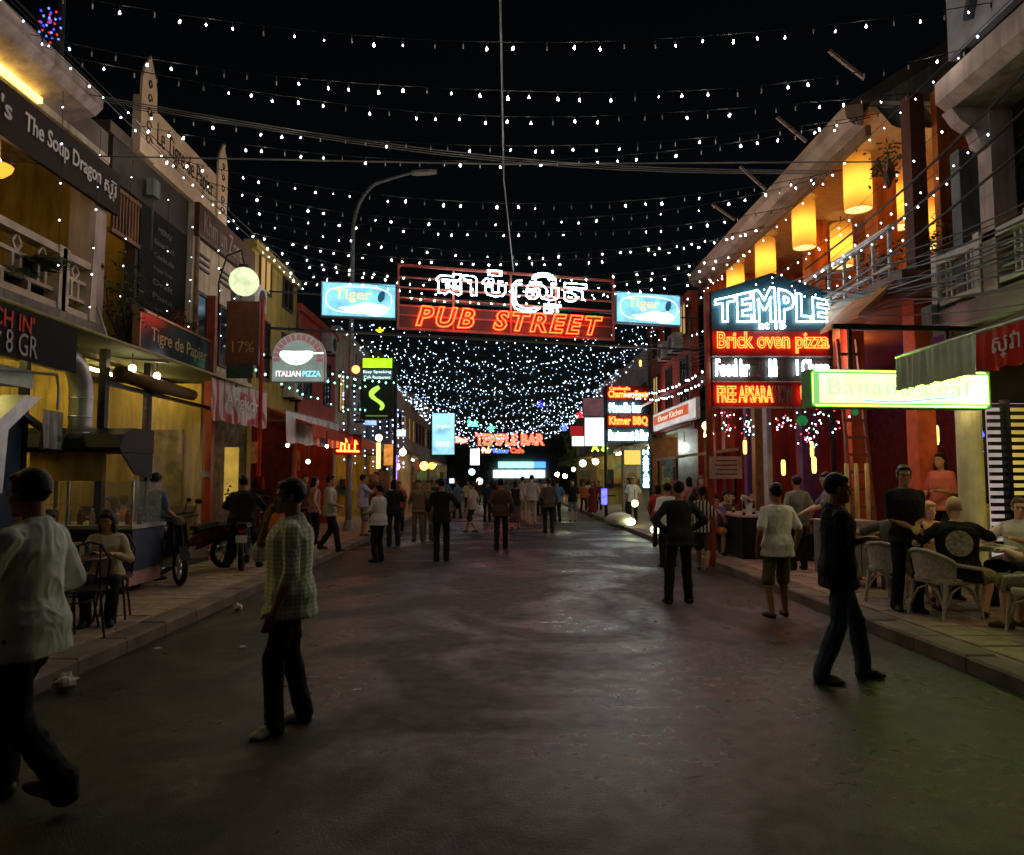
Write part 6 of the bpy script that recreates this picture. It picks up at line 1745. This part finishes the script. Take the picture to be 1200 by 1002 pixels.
# motorbikes
def bike(label, loc, rz, col):
    T = Thing('motorbike', label, 'motorbike', loc, rz, 'parked motorbikes on the left')
    paint = M('bike_paint_' + col[0], col[1], .25, coat=.5)
    for y in (-.62, .62):
        w = T.p('wheel', G().tube([(0, y + .24 * math.cos(t), .28 + .24 * math.sin(t)) for t in [2 * math.pi * i / 24 for i in range(24)]], .042, 8, closed=True), black, smooth=True)
        T.p('rim', G().tube([(0, y + .19 * math.cos(t), .28 + .19 * math.sin(t)) for t in [2 * math.pi * i / 24 for i in range(24)]], .014, 6, closed=True).ell((0, y, .28), (.05, .05, .05), 8, 6), steel, w)
        for k in range(6): T.p('spoke', G().bar((0, y, .28), (0, y + .19 * math.cos(k * 1.047), .28 + .19 * math.sin(k * 1.047)), .012), steel, w)
    b = G().loft([[Vector((x * w, y, z + dz)) for x, dz in ((-1, 0), (1, 0), (.8, h_), (-.8, h_))] for y, z, w, h_ in ((-.75, .62, .06, .1), (-.5, .52, .12, .22), (-.1, .4, .13, .28), (.15, .35, .1, .2), (.35, .4, .16, .3), (.45, .6, .15, .3), (.42, .85, .09, .12))])
    T.p('fairing', b, paint, smooth=False)
    T.p('seat', G().loft([[Vector((x * w, y, z + dz)) for x, dz in ((-1, 0), (1, 0), (.7, .07), (-.7, .07))] for y, z, w in ((-.75, .73, .09), (-.4, .74, .14), (0, .68, .12))]), black)
    T.p('engine', G().box((0, -.02, .33), (.22, .36, .2)), steel)
    T.p('exhaust', G().tube([(.12, .1, .25), (.14, -.3, .25), (.15, -.75, .34)], [.025, .045, .05], 8), steel)
    T.p('fork', G().tube([(-.07, .62, .28), (-.06, .42, .85)], .022, 6).tube([(.07, .62, .28), (.06, .42, .85)], .022, 6), darkmetal)
    T.p('mudguard', G().loft([[Vector((x, .62 + r_ * math.cos(t), .28 + r_ * math.sin(t))) for x, r_ in ((-.06, .29), (.06, .29), (.06, .3), (-.06, .3))] for t in [R(20 + 14 * i) for i in range(10)]]), paint)
    T.p('handlebar', G().tube([(-.34, .28, 1.0), (-.2, .36, .98), (0, .42, .95), (.2, .36, .98), (.34, .28, 1.0)], .016, 6), black)
    for sx in (-1, 1):
        T.p('mirror', G().tube([(sx * .22, .36, .98), (sx * .3, .36, 1.18)], .008, 5).ell((sx * .32, .35, 1.2), (.06, .02, .04), 10, 6), black)
    T.p('headlight', G().ell((0, .5, .92), (.09, .06, .08), 12, 8), M('lens', (.12, .12, .12), .1))
    T.p('tail_light', G().box((0, -.78, .68), (.12, .04, .06)), M('red_lens', (.4, .02, .02), .15))
    T.p('plate', G().box((0, -.8, .55), (.18, .01, .12)), M('white_plate', (.6, .6, .6), .5))
    return T
bike('dark motorbike parked beside the food cart', (-5.05, 11.15, PVZ), R(220), ('dark', (.02, .02, .025)))
bike('dark motorbike half hidden behind the first by the plastic sheet', (-5.15, 12.3, PVZ), R(150), ('red', (.05, .01, .01)))
bike('motorbike under the seated rider in black', (-4.5, 12.9, PVZ), R(15), ('black', (.012, .012, .012)))
# steel cart on the right
SC_ = Thing('steel_cart', 'stainless steel serving cart with push rail on the right pavement', 'cart', (4.98, 10.6, PVZ))
SC_.p('body', G().bx(-.3, .32, -.3, .3, .16, .92), steel)
for k in range(3): SC_.p('door_seam', G().bx(-.29 + k * .2, -.283 + k * .2, -.306, -.301, .18, .9), darkmetal)
SC_.p('vent', G().bx(-.27, -.0, -.308, -.302, .2, .36), black)
SC_.p('top', G().bx(-.34, .36, -.34, .34, .921, .945), steel)
SC_.p('rail', G().tube([(-.36, -.36, .8), (-.36, -.4, .82), (.1, -.4, .82), (.12, -.36, .82)], .014, 6), steel)
for x in (-.24, .26):
    for y in (-.24, .24): SC_.p('caster', G().ell((x, y, .06), (.025, .06, .06), 10, 6).bx(x - .03, x + .03, y - .03, y + .03, .1, .16), black)
T = Thing('kettle', 'round dark metal kettle beside the steel cart', 'kettle', (5.45, 10.3, PVZ + .42))
T.p('body', G().lathe([(.1, 0), (.15, .05), (.16, .12), (.12, .2), (.05, .23), (.02, .26)], n=16), M('kettle_metal', (.1, .08, .07), .35, metal=.7), smooth=True)
T.p('handle', G().tube([(-.1, 0, .2), (-.08, 0, .32), (.08, 0, .32), (.1, 0, .2)], .012, 6), black)
T.p('spout', G().tube([(.14, 0, .1), (.24, 0, .2)], [.03, .015], 8), darkmetal)
single('stool', 'low dark stool holding the kettle', 'stool', G().bx(5.3, 5.6, 10.15, 10.45, PVZ + .37, PVZ + .419).bx(5.31, 5.35, 10.16, 10.2, PVZ, PVZ + .37).bx(5.55, 5.59, 10.16, 10.2, PVZ, PVZ + .37).bx(5.31, 5.35, 10.4, 10.44, PVZ, PVZ + .37).bx(5.55, 5.59, 10.4, 10.44, PVZ, PVZ + .37), darkwood)
for i, (x, c) in enumerate(((5.3, (.3, .2, .06)), (5.45, (.35, .26, .1)), (5.62, (.28, .2, .08)))):
    single('bamboo_pole', 'yellow bamboo pole leaning behind the steel cart, %s' % ('left', 'middle', 'right')[i], 'pole', G().tube([(x, 11.1, PVZ), (x + .1, 11.3, 1.9)], .035, 8), M('bamboo', (.4, .28, .08), .5), True)
# bar counter
BC = Thing('bar_counter', 'black box counter with pale top at the red bar', 'counter', (4.75, 14.3, PVZ))
BC.p('body', G().bx(-.1, 1.0, -.25, 1.6, 0, .8), black)
BC.p('top', G().bx(-.16, 1.06, -.31, 1.66, .801, .84), M('bar_top', (.5, .38, .4), .3))
for i, (x, y) in enumerate(((4.45, 15.2), (5.2, 16.4), (5.9, 15.0))):
    T = Thing('bar_stool', 'dark stool at the black counter, %s' % ('under the purple shirt', 'behind the counter', 'at the right end')[i], 'stool', (x, y, PVZ))
    T.p('seat', G().lathe([(.01, .42), (.17, .42), (.17, .46), (.01, .47)], n=14), darkwood)
    for k in range(4): T.p('leg', G().bar((math.cos(k * 1.57 + .78) * .12, math.sin(k * 1.57 + .78) * .12, .42), (math.cos(k * 1.57 + .78) * .17, math.sin(k * 1.57 + .78) * .17, 0), .03), darkwood)
# litter
white_p = M('litter_white', (.5, .48, .46), .7)
for i, (px, py, w_, lb) in enumerate(((75, 808, .09, 'crumpled white paper standing in the left gutter'), (278, 715, .06, 'small crumpled wrapper in the left gutter farther up'), (184, 762, .04, 'flat white scrap near the left kerb'), (285, 760, .04, 'flat scrap on the road left of the checked shirt man'), (165, 722, .05, 'white scrap lying on the left pavement'), (680, 688, .05, 'small scrap on the road right of centre'))):
    q = atZ(px, py, .12 if i == 4 else road_z(0, 0) - .035)
    g = G()
    r = random.Random(i)
    g = G().ell((0, 0, 0), (w_, w_ * .8, w_ * (.8 if i < 2 else .16)), 10, 7)
    g.v = [tuple(Vector((q.x, q.y, q.z + (w_ * .62 if i < 2 else .02))) + Vector(p) * (1 + .5 * noise.noise(Vector(p) * 30 + Vector((i, 0, 0))))) for p in g.v]
    single('litter', lb, 'litter', g, white_p)
q = atZ(812, 916, .0)
single('litter', 'pale straw lying on the road at lower right', 'litter', G().tube([(q.x - .06, q.y - .01, .025), (q.x + .06, q.y + .015, .025)], .003, 5), white_p)
single('rubbish_bag', 'pale rubbish bag slumped on the right kerb in the distance', 'bag', G().ell((3.95, 24.5, .3), (.5, .4, .25), 12, 8), M('bag_white', (.4, .4, .36), .5), True)
for i, (x, y) in enumerate(((4.3, 20.3), (4.25, 24.0))):
    L = Thing('ground_light', 'glowing floor light at the right kerb, %s' % ('nearer one' if i == 0 else 'farther one'), 'lamp', (x, y, .1))
    L.p('globe', G().ell((0, 0, .16), (.16, .13, .12), 12, 8), EM('floor_glow', (1, 1, .5), 8), smooth=True)
    L.p('base', G().lathe([(.12, 0), (.1, .05)], n=12), black)

# ================================================================ PEOPLE
def C_(nm, col, **k): return M('cloth_' + nm, col, k.pop('rough', .85), var=k.pop('var', .12), scale=5, bump=.25, bscale=300)
wsh = C_('white', (.8, .82, .8)); bksh = C_('black', (.014, .014, .016)); dkp = C_('dark_trousers', (.018, .018, .02)); jeans = C_('jeans', (.035, .07, .1), var=.3)
khaki = C_('khaki', (.17, .15, .075)); tan = C_('tan', (.16, .11, .07)); grey = C_('grey', (.16, .17, .18)); brown = C_('brown', (.09, .04, .035)); pink = C_('pale_pink', (.42, .33, .32))
blue = C_('blue', (.08, .14, .24)); lav = C_('lavender', (.4, .38, .6)); red = C_('red', (.4, .04, .04)); purp = C_('purple', (.2, .13, .32)); cream_c = C_('cream', (.5, .45, .3)); orange_c = C_('orange', (.5, .13, .03))
whiteshoe = M('white_shoe', (.55, .56, .48), .6); brownshoe = M('brown_shoe', (.09, .06, .04), .6)
chk = stripes('check_shirt_cloth', (.82, .86, .76), (.5, .58, .46), 11, 'Z', .85, 'Y', .8)
vst = stripes('striped_blouse', (.55, .5, .42), (.03, .03, .035), 5, 'X', .85)
near = .0085
def on(px, py, z=0.0):
    q = atZ(px, py, z)
    return (q.x, q.y, z if z else road_z(q.x, q.y) - .02)
# 1 left walker
Pq = person((-2.42, 3.86, .0), R(88), 'man in untucked white shirt walking out at the left edge', 1.74, wsh, dkp, M('grey_shoe', (.12, .12, .09), .6), 0, 'short', sleeve='half', legs='long', vox=near, RF=(.1, .2, 0), LF=(-.09, -.24, .05), pitch=(-24, 4), lean=2, pel=(0, .02, .9), hem=-.17,
       LH=(-.33, .24, .86), RH=(.22, .22, 1.0), head=(0, -8), collar=True, stout=.98, hairmat=None)
# 2 checked shirt man
person((-1.43, 4.98, .0), R(104), 'man in green checked shirt with a hand at his mouth', 1.66, chk, dkp, whiteshoe, 0, 'fringe', sleeve='half', vox=near, LF=(-.12, .08, 0), RF=(.1, -.1, 0), footyaw=(35, -12), hem=-.17, collar=True, stout=1.22,
       RH=(.06, .17, 1.37), Rpole=(.4, .7, -1), LH=(-.27, .08, .84), head=(10, -4))
# 3 right man in jeans
person((2.82, 6.1, .0), R(-104), 'man in black polo and jeans with folded arms standing on the road', 1.72, bksh, jeans, brownshoe, 0, 'fringe', sleeve='short', vox=near, RF=(.13, -.17, 0), LF=(-.1, .19, 0), footyaw=(6, -25), hem=-.16,
       RH=(-.07, .14, 1.1), LH=(.1, .16, 1.14), Rpole=(1, -.7, -.3), Lpole=(-1, -.7, -.3), head=(-6, -4), collar=True, lean=0)
# 4 waiter
person((4.74, 8.5, PVZ), R(176), 'waiter all in black with hands joined at the waist', 1.7, bksh, dkp, black, 1, 'short', sleeve='short', vox=.01, LF=(-.08, .04, 0), RF=(.1, -.08, 0), RH=(.03, .19, .98), LH=(-.03, .2, .99), head=(-14, -4), collar=True)
# 5 black shirt man, hands on hips
person(on(797, 707), R(4), 'man in dark shirt seen from behind with both hands on his hips', 1.64, C_('charcoal', (.024, .028, .03)), dkp, brownshoe, 0, 'short', sleeve='long', vox=.011, RH=(.17, .03, 1.0), LH=(-.17, .03, 1.0), Rpole=(1, -.35, .1), Lpole=(-1, -.35, .1), RF=(.14, .05, 0), LF=(-.16, 0, 0))
# 6 white tee and shorts
person(on(913, 722), R(8), 'man in white tee shirt and khaki shorts seen from behind', 1.62, wsh, khaki, brownshoe, 0, 'short', sleeve='short', legs='short', vox=.011, RF=(.14, .1, 0), LF=(-.12, -.04, 0), hem=-.16, stout=1.08)
# 7 striped blouse
person(on(824, 668), R(-22), 'woman in black and cream striped blouse walking away', 1.58, vst, C_('brown_shorts', (.1, .06, .03)), brownshoe, 1, 'tail', sleeve='short', legs='short', vox=.013, RF=(.1, -.25, .05), LF=(-.1, .25, 0), pitch=(0, -25), female=True, LH=(-.22, .15, 1.0))
person(on(783, 664), R(10), 'person in white top half hidden by the dark shirted man', 1.6, wsh, dkp, brownshoe, 1, 'short', vox=.016)
person(on(772, 640), R(-30), 'woman in red top beside the dark shirted man', 1.55, red, dkp, brownshoe, 1, 'bob', vox=.016, female=True)
# mid-road people
person(on(443, 658), R(62), 'man in pale tee shirt with dark trousers facing left on the road', 1.56, C_('tee', (.5, .5, .49)), dkp, black, 0, 'short', vox=.014, RH=(.1, .28, 1.08), LH=(-.12, .28, 1.06), stout=1.12)
person(on(517, 658), R(0), 'man all in black from behind with one hand on his hip', 1.68, bksh, dkp, black, 0, 'short', vox=.014, sleeve='half', RH=(.17, .02, .98), Rpole=(1, -.3, .1), LF=(-.1, 0, 0), RF=(.1, .06, 0))
person(on(587, 644), R(-6), 'man in maroon shirt and black trousers walking away', 1.68, brown, dkp, black, 0, 'short', vox=.015, sleeve='long', LF=(-.09, -.12, 0), RF=(.09, .16, 0), stout=1.1)
person(on(643, 625), R(5), 'man in brown shirt standing alone right of the crowd', 1.68, C_('umber', (.09, .065, .05)), dkp, black, 0, 'short', vox=.017, sleeve='long')
person(on(386, 646, .11), R(-80), 'man in pale shirt with a bright strap walking right on the left pavement', 1.66, C_('stone', (.34, .33, .28)), dkp, brownshoe, 1, 'short', vox=.014, sleeve='half', RF=(.1, .2, 0), LF=(-.1, -.2, .04), RH=(.2, .25, .98), hem=-.14)
person(on(425, 628, .11), R(-70), 'person in lavender shirt facing right by the street lamp', 1.68, lav, grey, brownshoe, 1, 'short', vox=.016, RH=(.12, .3, 1.3), legs='short')
person(on(461, 640), R(20), 'person in dark clothes behind the pale tee shirt man', 1.66, bksh, dkp, black, 0, 'bob', vox=.016)
person(on(490, 634), R(175), 'left one of the pair in tan uniforms', 1.64, tan, tan, black, 1, 'short', vox=.016, sleeve='half')
person(on(501, 633), R(190), 'right one of the pair in tan uniforms', 1.62, C_('tan2', (.14, .1, .06)), C_('tan3', (.12, .085, .055)), black, 1, 'short', vox=.016, sleeve='half')
Bg = person(on(553, 625), R(60), 'person in pale shirt and shorts carrying a white bag', 1.62, C_('stone2', (.36, .32, .27)), dkp, brownshoe, 1, 'short', vox=.017, legs='short', RF=(.1, .26, 0), LF=(-.1, -.24, .04))
q = on(562, 617)
Bt = Thing('carrier_bag', 'white plastic bag hanging from the walking person in shorts', 'bag', (q[0], q[1] - .1, .38))
Bt.p('sack', G().lathe([(.05, 0), (.14, .03), (.15, .2), (.1, .32), (.03, .36)], n=12), C_('bagwhite', (.55, .5, .5)), smooth=True)
Bt.p('handle', G().tube([(-.04, 0, .35), (-.03, 0, .46), (.03, 0, .46), (.04, 0, .35)], .01, 5), C_('bagwhite', (.55, .5, .5)))
person(on(604, 620), R(0), 'woman in black sleeveless top and long skirt', 1.6, bksh, C_('skirt_brown', (.1, .055, .05)), black, 2, 'bob', sleeve='none', legs='skirt', vox=.018, female=True)
person(on(623, 614), R(0), 'tall man in pale pink shirt and khaki trousers', 1.82, pink, C_('beige', (.4, .29, .17)), black, 2, 'short', sleeve='long', vox=.018, stout=1.1)
person(on(612, 612), R(8), 'person in washed pink shirt left of the tall man', 1.76, C_('pink3', (.38, .28, .28)), C_('beige', (.4, .29, .17)), black, 2, 'short', sleeve='half', vox=.02)
person(on(653, 612), R(20), 'person in blue shirt behind the brown shirted man', 1.66, C_('blue2', (.07, .17, .33)), dkp, black, 1, 'short', vox=.02)
person(on(671, 611), R(180), 'person in dark tee and shorts with a backpack on the right', 1.66, bksh, grey, brownshoe, 2, 'short', legs='short', vox=.02)
person(on(695, 605), R(150), 'woman in red dress on the far right pavement', 1.6, C_('darkred', (.22, .03, .03)), C_('darkred', (.22, .03, .03)), black, 1, 'long', legs='skirt', vox=.022, female=True)
far = [(536, 608, 'blue', blue, dkp, 40), (571, 612, 'navy', C_('navy', (.02, .025, .05)), dkp, 10), (576, 604, 'dark tee with a white cap line', bksh, grey, 0), (596, 602, 'grey', grey, dkp, 180), (633, 604, 'beige', C_('beige', (.4, .29, .17)), dkp, 0), (640, 600, 'white', wsh, dkp, 170), (548, 600, 'cream', cream_c, dkp, 190), (560, 596, 'brown', brown, dkp, 0), (586, 597, 'red', red, dkp, 180), (605, 595, 'pale', pink, grey, 0), (617, 594, 'tan', tan, dkp, 180), (522, 604, 'bright blue', C_('blue2', (.07, .17, .33)), dkp, 20), (684, 600, 'orange', orange_c, dkp, 200), (702, 600, 'deep red', C_('darkred', (.22, .03, .03)), dkp, 170), (689, 597, 'pale yellow', cream_c, dkp, 10), (512, 612, 'dark grey', C_('charcoal', (.024, .028, .03)), dkp, 0)]
for i, (px, py, nm, s_, p_, rz) in enumerate(far):
    person(on(px, py), R(rz), 'distant person in %s shirt in the far crowd' % nm, 1.6 + .02 * (i % 6), s_, p_, black, i % 3, ('short', 'short', 'bob')[i % 3], vox=.026, RF=(.1, .12 * (i % 3 - 1), 0), LF=(-.1, -.12 * (i % 3 - 1), 0))
# left pavement people
SIT = dict(pel=(0, 0, .52), LF=(-.12, .4, 0), RF=(.12, .42, 0), kpole=(0, .5, 1))
person((-4.35, 8.15, PVZ), R(198), 'seated woman in cream blouse with long black hair at the left table', 1.6, cream_c, dkp, black, 1, 'long', sleeve='long', vox=.01, female=True, LH=(-.12, .36, .78), RH=(.1, .38, .79), head=(-8, -14), lean=8, **SIT)
St2 = copy_tree(St.o); St2.location = (-4.3, 8.2, PVZ); St2.rotation_euler = (0, 0, R(198)); St2['label'] = 'metal chair under the seated woman in the cream blouse'
person((-5.0, 8.1, PVZ), R(215), 'seated person leaning over the table behind the white shirted walker', 1.62, C_('beige4', (.34, .3, .22)), dkp, black, 0, 'short', vox=.011, LH=(-.1, .33, .8), RH=(.08, .3, 1.0), head=(10, -14), lean=16, **SIT)
St3 = copy_tree(St.o); St3.location = (-4.98, 8.15, PVZ); St3.rotation_euler = (0, 0, R(215)); St3['label'] = 'metal chair under the person leaning over the left table'
person((-5.35, 11.3, PVZ), R(-20), 'man in blue shirt standing by the parked motorbike', 1.64, C_('steelblue', (.1, .15, .24)), dkp, black, 0, 'short', vox=.012, RH=(.2, .22, 1.0), head=(0, -10))
person((-4.5, 12.7, PVZ), R(8), 'rider in black sitting on the motorbike seen from behind', 1.7, C_('deep_black', (.008, .008, .009)), dkp, black, 3, 'short', sleeve='long', vox=.013, pel=(0, 0, .84), LF=(-.27, .2, 0), RF=(.27, .2, 0), kpole=(0, 1, .6), LH=(-.3, .45, 1.0), RH=(.3, .45, 1.0), lean=10, stout=1.25)
person((-4.4, 14.4, PVZ), R(180), 'woman in orange top seated beyond the rider in black', 1.6, orange_c, dkp, black, 1, 'bob', vox=.014, female=True, **SIT)
bush('potted_shrub', 'dark potted plant behind the woman in orange', (-5.1, 15.2, .5), (.35, .35, .5), 300, 17)
person((-4.75, 16.4, PVZ), R(150), 'woman in pink top standing at the red bar door', 1.58, C_('salmon', (.4, .2, .16)), C_('salmon2', (.3, .18, .14)), black, 2, 'bob', vox=.015, female=True)
person((-4.5, 17.6, PVZ), R(-60), 'woman with dark bobbed hair and bare arms at the left bar', 1.6, C_('salmon3', (.38, .2, .17)), dkp, black, 2, 'bob', sleeve='none', vox=.015, female=True)
person((-5.0, 18.6, PVZ), R(200), 'dim person in dark shirt by the red bar door', 1.66, brown, dkp, black, 1, 'short', vox=.016)
person((-3.7, 21.5, PVZ), R(160), 'tall person in dark brown top behind the lavender shirt', 1.76, brown, dkp, black, 1, 'short', vox=.018)
person((-3.3, 23.5, .0), R(200), 'person in red top left of the tan uniforms', 1.6, red, dkp, black, 1, 'short', vox=.02)
# right pavement people
BM_ = person((5.1, 8.12, PVZ), R(-24), 'bald man in black shirt with pale round back print in wicker chair', 1.78, bksh, C_('sand_shorts', (.3, .26, .18)), black, 2, 'none', sleeve='short', legs='short', vox=.0098, stout=1.2, LH=(-.3, .2, .78), RH=(.25, .42, .86), head=(20, -6), lean=4, pel=(0, 0, .52), LF=(-.14, .38, 0), RF=(.24, .1, 0), kpole=(.1, .6, 1))
person((4.98, 9.12, PVZ), R(-62), 'grey haired man in grey tee shirt leaning back in a wicker chair', 1.74, C_('grey_tee', (.14, .13, .11)), grey, brownshoe, 2, 'short', greyhair, 'short', 'short', LH=(-.34, .05, .82), RH=(.3, .2, .8), lean=-8, vox=.011, head=(15, 0), pel=(0, 0, .52), LF=(-.12, .44, 0), RF=(.2, .4, 0), kpole=(0, .5, 1))
person((5.75, 9.75, PVZ), R(175), 'blond woman in sleeveless top behind the wicker table', 1.64, C_('apricot', (.5, .3, .16)), dkp, black, 2, 'bob', blondm, 'none', vox=.012, female=True, LH=(-.1, .3, .82), RH=(.12, .3, .8), head=(10, -8), **SIT)
person((6.3, 9.0 - .2, PVZ), R(120), 'man in white shirt sitting in front of the slatted screen', 1.74, C_('white_polo', (.58, .58, .5)), dkp, black, 2, 'short', greyhair, 'half', vox=.011, LH=(-.1, .4, .82), RH=(.2, .35, .8), head=(30, -6), collar=True, **SIT)
person((5.5, 7.2, PVZ), R(28), 'person with bare forearm in the wicker chair at the right frame edge', 1.7, C_('olive', (.12, .11, .06)), khaki, brownshoe, 2, 'short', greyhair, 'short', 'short', vox=.011, LH=(-.2, .33, .8), RH=(.2, .3, .75), lean=-4, pel=(0, 0, .52), LF=(-.12, .42, 0), RF=(.12, .42, 0), kpole=(0, .5, 1))
wl2 = bpy.data.objects['shirt'] if 0 else None
person((5.3, 11.5, PVZ), R(80), 'cook in grey tee shirt reaching to the steel cart', 1.66, C_('bluegrey', (.17, .2, .21)), dkp, black, 2, 'short', vox=.012, LH=(-.12, .5, 1.05), RH=(.12, .48, 1.02), lean=12, head=(20, -10))
person((5.05, 12.4, PVZ), R(10), 'person in pale green apron straps seen from behind beside the cart', 1.6, C_('sage', (.2, .26, .22)), dkp, black, 1, 'short', vox=.013)
person((6.55, 10.75, .45), R(120), 'woman in coral top standing on the step by the orange pier', 1.6, C_('coral', (.6, .16, .12)), bksh, black, 1, 'long', vox=.012, female=True, LH=(-.1, .25, 1.1), RH=(.12, .25, 1.05))
single('door_step', 'low dark step beside the orange pier', 'step', G().bx(6.2, 7.4, 10.3, 10.62, .1, .45), darkwood)
person((4.45, 15.2, PVZ), R(170), 'person in purple tee shirt and orange shorts on a stool', 1.66, purp, C_('orange_shorts', (.5, .2, .06)), black, 2, 'short', vox=.013, legs='short', LH=(-.1, .3, .85), RH=(.1, .3, .85), lean=14, head=(0, -20), **SIT)
person((4.25, 16.2, PVZ), R(-30), 'long haired woman in pale top left of the purple shirt', 1.58, C_('dusty', (.35, .25, .2)), dkp, black, 2, 'long', vox=.014, female=True, **SIT)
person((4.75, 17.3, PVZ), R(190), 'fair haired woman facing the camera in the bar', 1.62, brown, dkp, black, 2, 'long', greyhair, vox=.014, female=True)
person((5.2, 16.4, PVZ), R(150), 'dark haired person in brown shirt at the back of the counter', 1.64, C_('dk_brown', (.07, .05, .03)), dkp, black, 2, 'short', vox=.014, **SIT)
person((5.85, 16.9, PVZ), R(160), 'person in white shirt drinking at the counter', 1.66, wsh, dkp, black, 2, 'short', vox=.014, RH=(.05, .3, 1.1), **SIT)
person((5.95, 15.0, PVZ), R(130), 'person in pale pink shirt at the right end of the counter', 1.64, pink, dkp, black, 2, 'short', vox=.014, **SIT)
person((5.8, 14.2, PVZ), R(170), 'seated woman in dim red behind the white tee shirt man', 1.6, C_('dimred', (.25, .05, .05)), dkp, black, 1, 'bob', vox=.014, female=True, **SIT)
person((6.3, 13.2, PVZ), R(200), 'person in dark shirt standing inside the bar by the ladder', 1.68, brown, dkp, black, 1, 'short', vox=.015)
person((7.1, 12.6, PVZ), R(150), 'waitress in red shirt deep inside the bar', 1.6, red, dkp, black, 1, 'tail', vox=.015, female=True)
person((4.9, 19.0, PVZ), R(20), 'person in pink top under the street stall roof', 1.6, C_('rose', (.5, .2, .22)), dkp, black, 1, 'bob', vox=.016, female=True)
person((4.6, 25.5, PVZ), R(160), 'person in white top by the BBQ sign post', 1.62, wsh, dkp, black, 1, 'short', vox=.02)
person((4.8, 27.5, PVZ), R(100), 'person in green top by the BBQ sign post', 1.6, C_('green', (.05, .2, .1)), dkp, black, 1, 'bob', vox=.02)
for i, (x, y, rz, s_, lb, kw) in enumerate((
    (6.9, 10.3, 150, C_('stone', (.34, .33, .28)), 'diner in grey shirt in the shadow behind the blond woman', dict(hair='short')),
    (7.3, 11.3, 200, red, 'diner in red top deep in the right terrace', dict(hair='bob', female=True)),
    (5.5, 17.8, 200, pink, 'drinker in pale pink beyond the bar counter', dict(hair='bob', female=True)),
    (6.6, 16.2, 170, C_('salmon', (.4, .2, .16)), 'drinker in salmon top at the rear bar table', dict(hair='long', female=True)),
    (6.9, 17.4, 210, brown, 'drinker in brown at the rear bar table', dict(hair='short')),
    (5.0, 18.2, 160, wsh, 'drinker in white beyond the bar counter', dict(hair='short')),
    (6.4, 13.9, 190, C_('dusty', (.35, .25, .2)), 'drinker in dusty pink beside the counter end', dict(hair='bob', female=True)),
    (-6.7, 12.6, 120, cream_c, 'diner in cream top behind the plastic sheet', dict(hair='bob', female=True)),
    (-6.9, 13.4, 60, orange_c, 'diner in orange top behind the plastic sheet', dict(hair='short')))):
    person((x, y, PVZ), R(rz), lb, 1.64, s_, dkp, black, 2, sleeve='short', vox=.016, LH=(-.1, .3, .82), RH=(.1, .3, .9), **kw, **SIT)
org, fr, hc_, hf_, wr_, sc_ = BM_.frame
g = G()
def bpt(u, v):
    a, r_ = u * 2 * math.pi, .13 * v
    x = r_ * math.cos(a); z = .26 + r_ * 1.05 * math.sin(a)
    rx, ry = .172 * 1.2 + .02, .112 * 1.2 + .03
    y = -ry * (1 - abs(x / rx) ** 2.35) ** (1 / 2.35)
    return (org + fr @ Vector((x, y, z))) * sc_
g.sheet(bpt, 24, 5)
BM_.p('back_print', g, M('print_sand', (.36, .34, .27), .8, var=.55, scale=22), smooth=True)
bake()
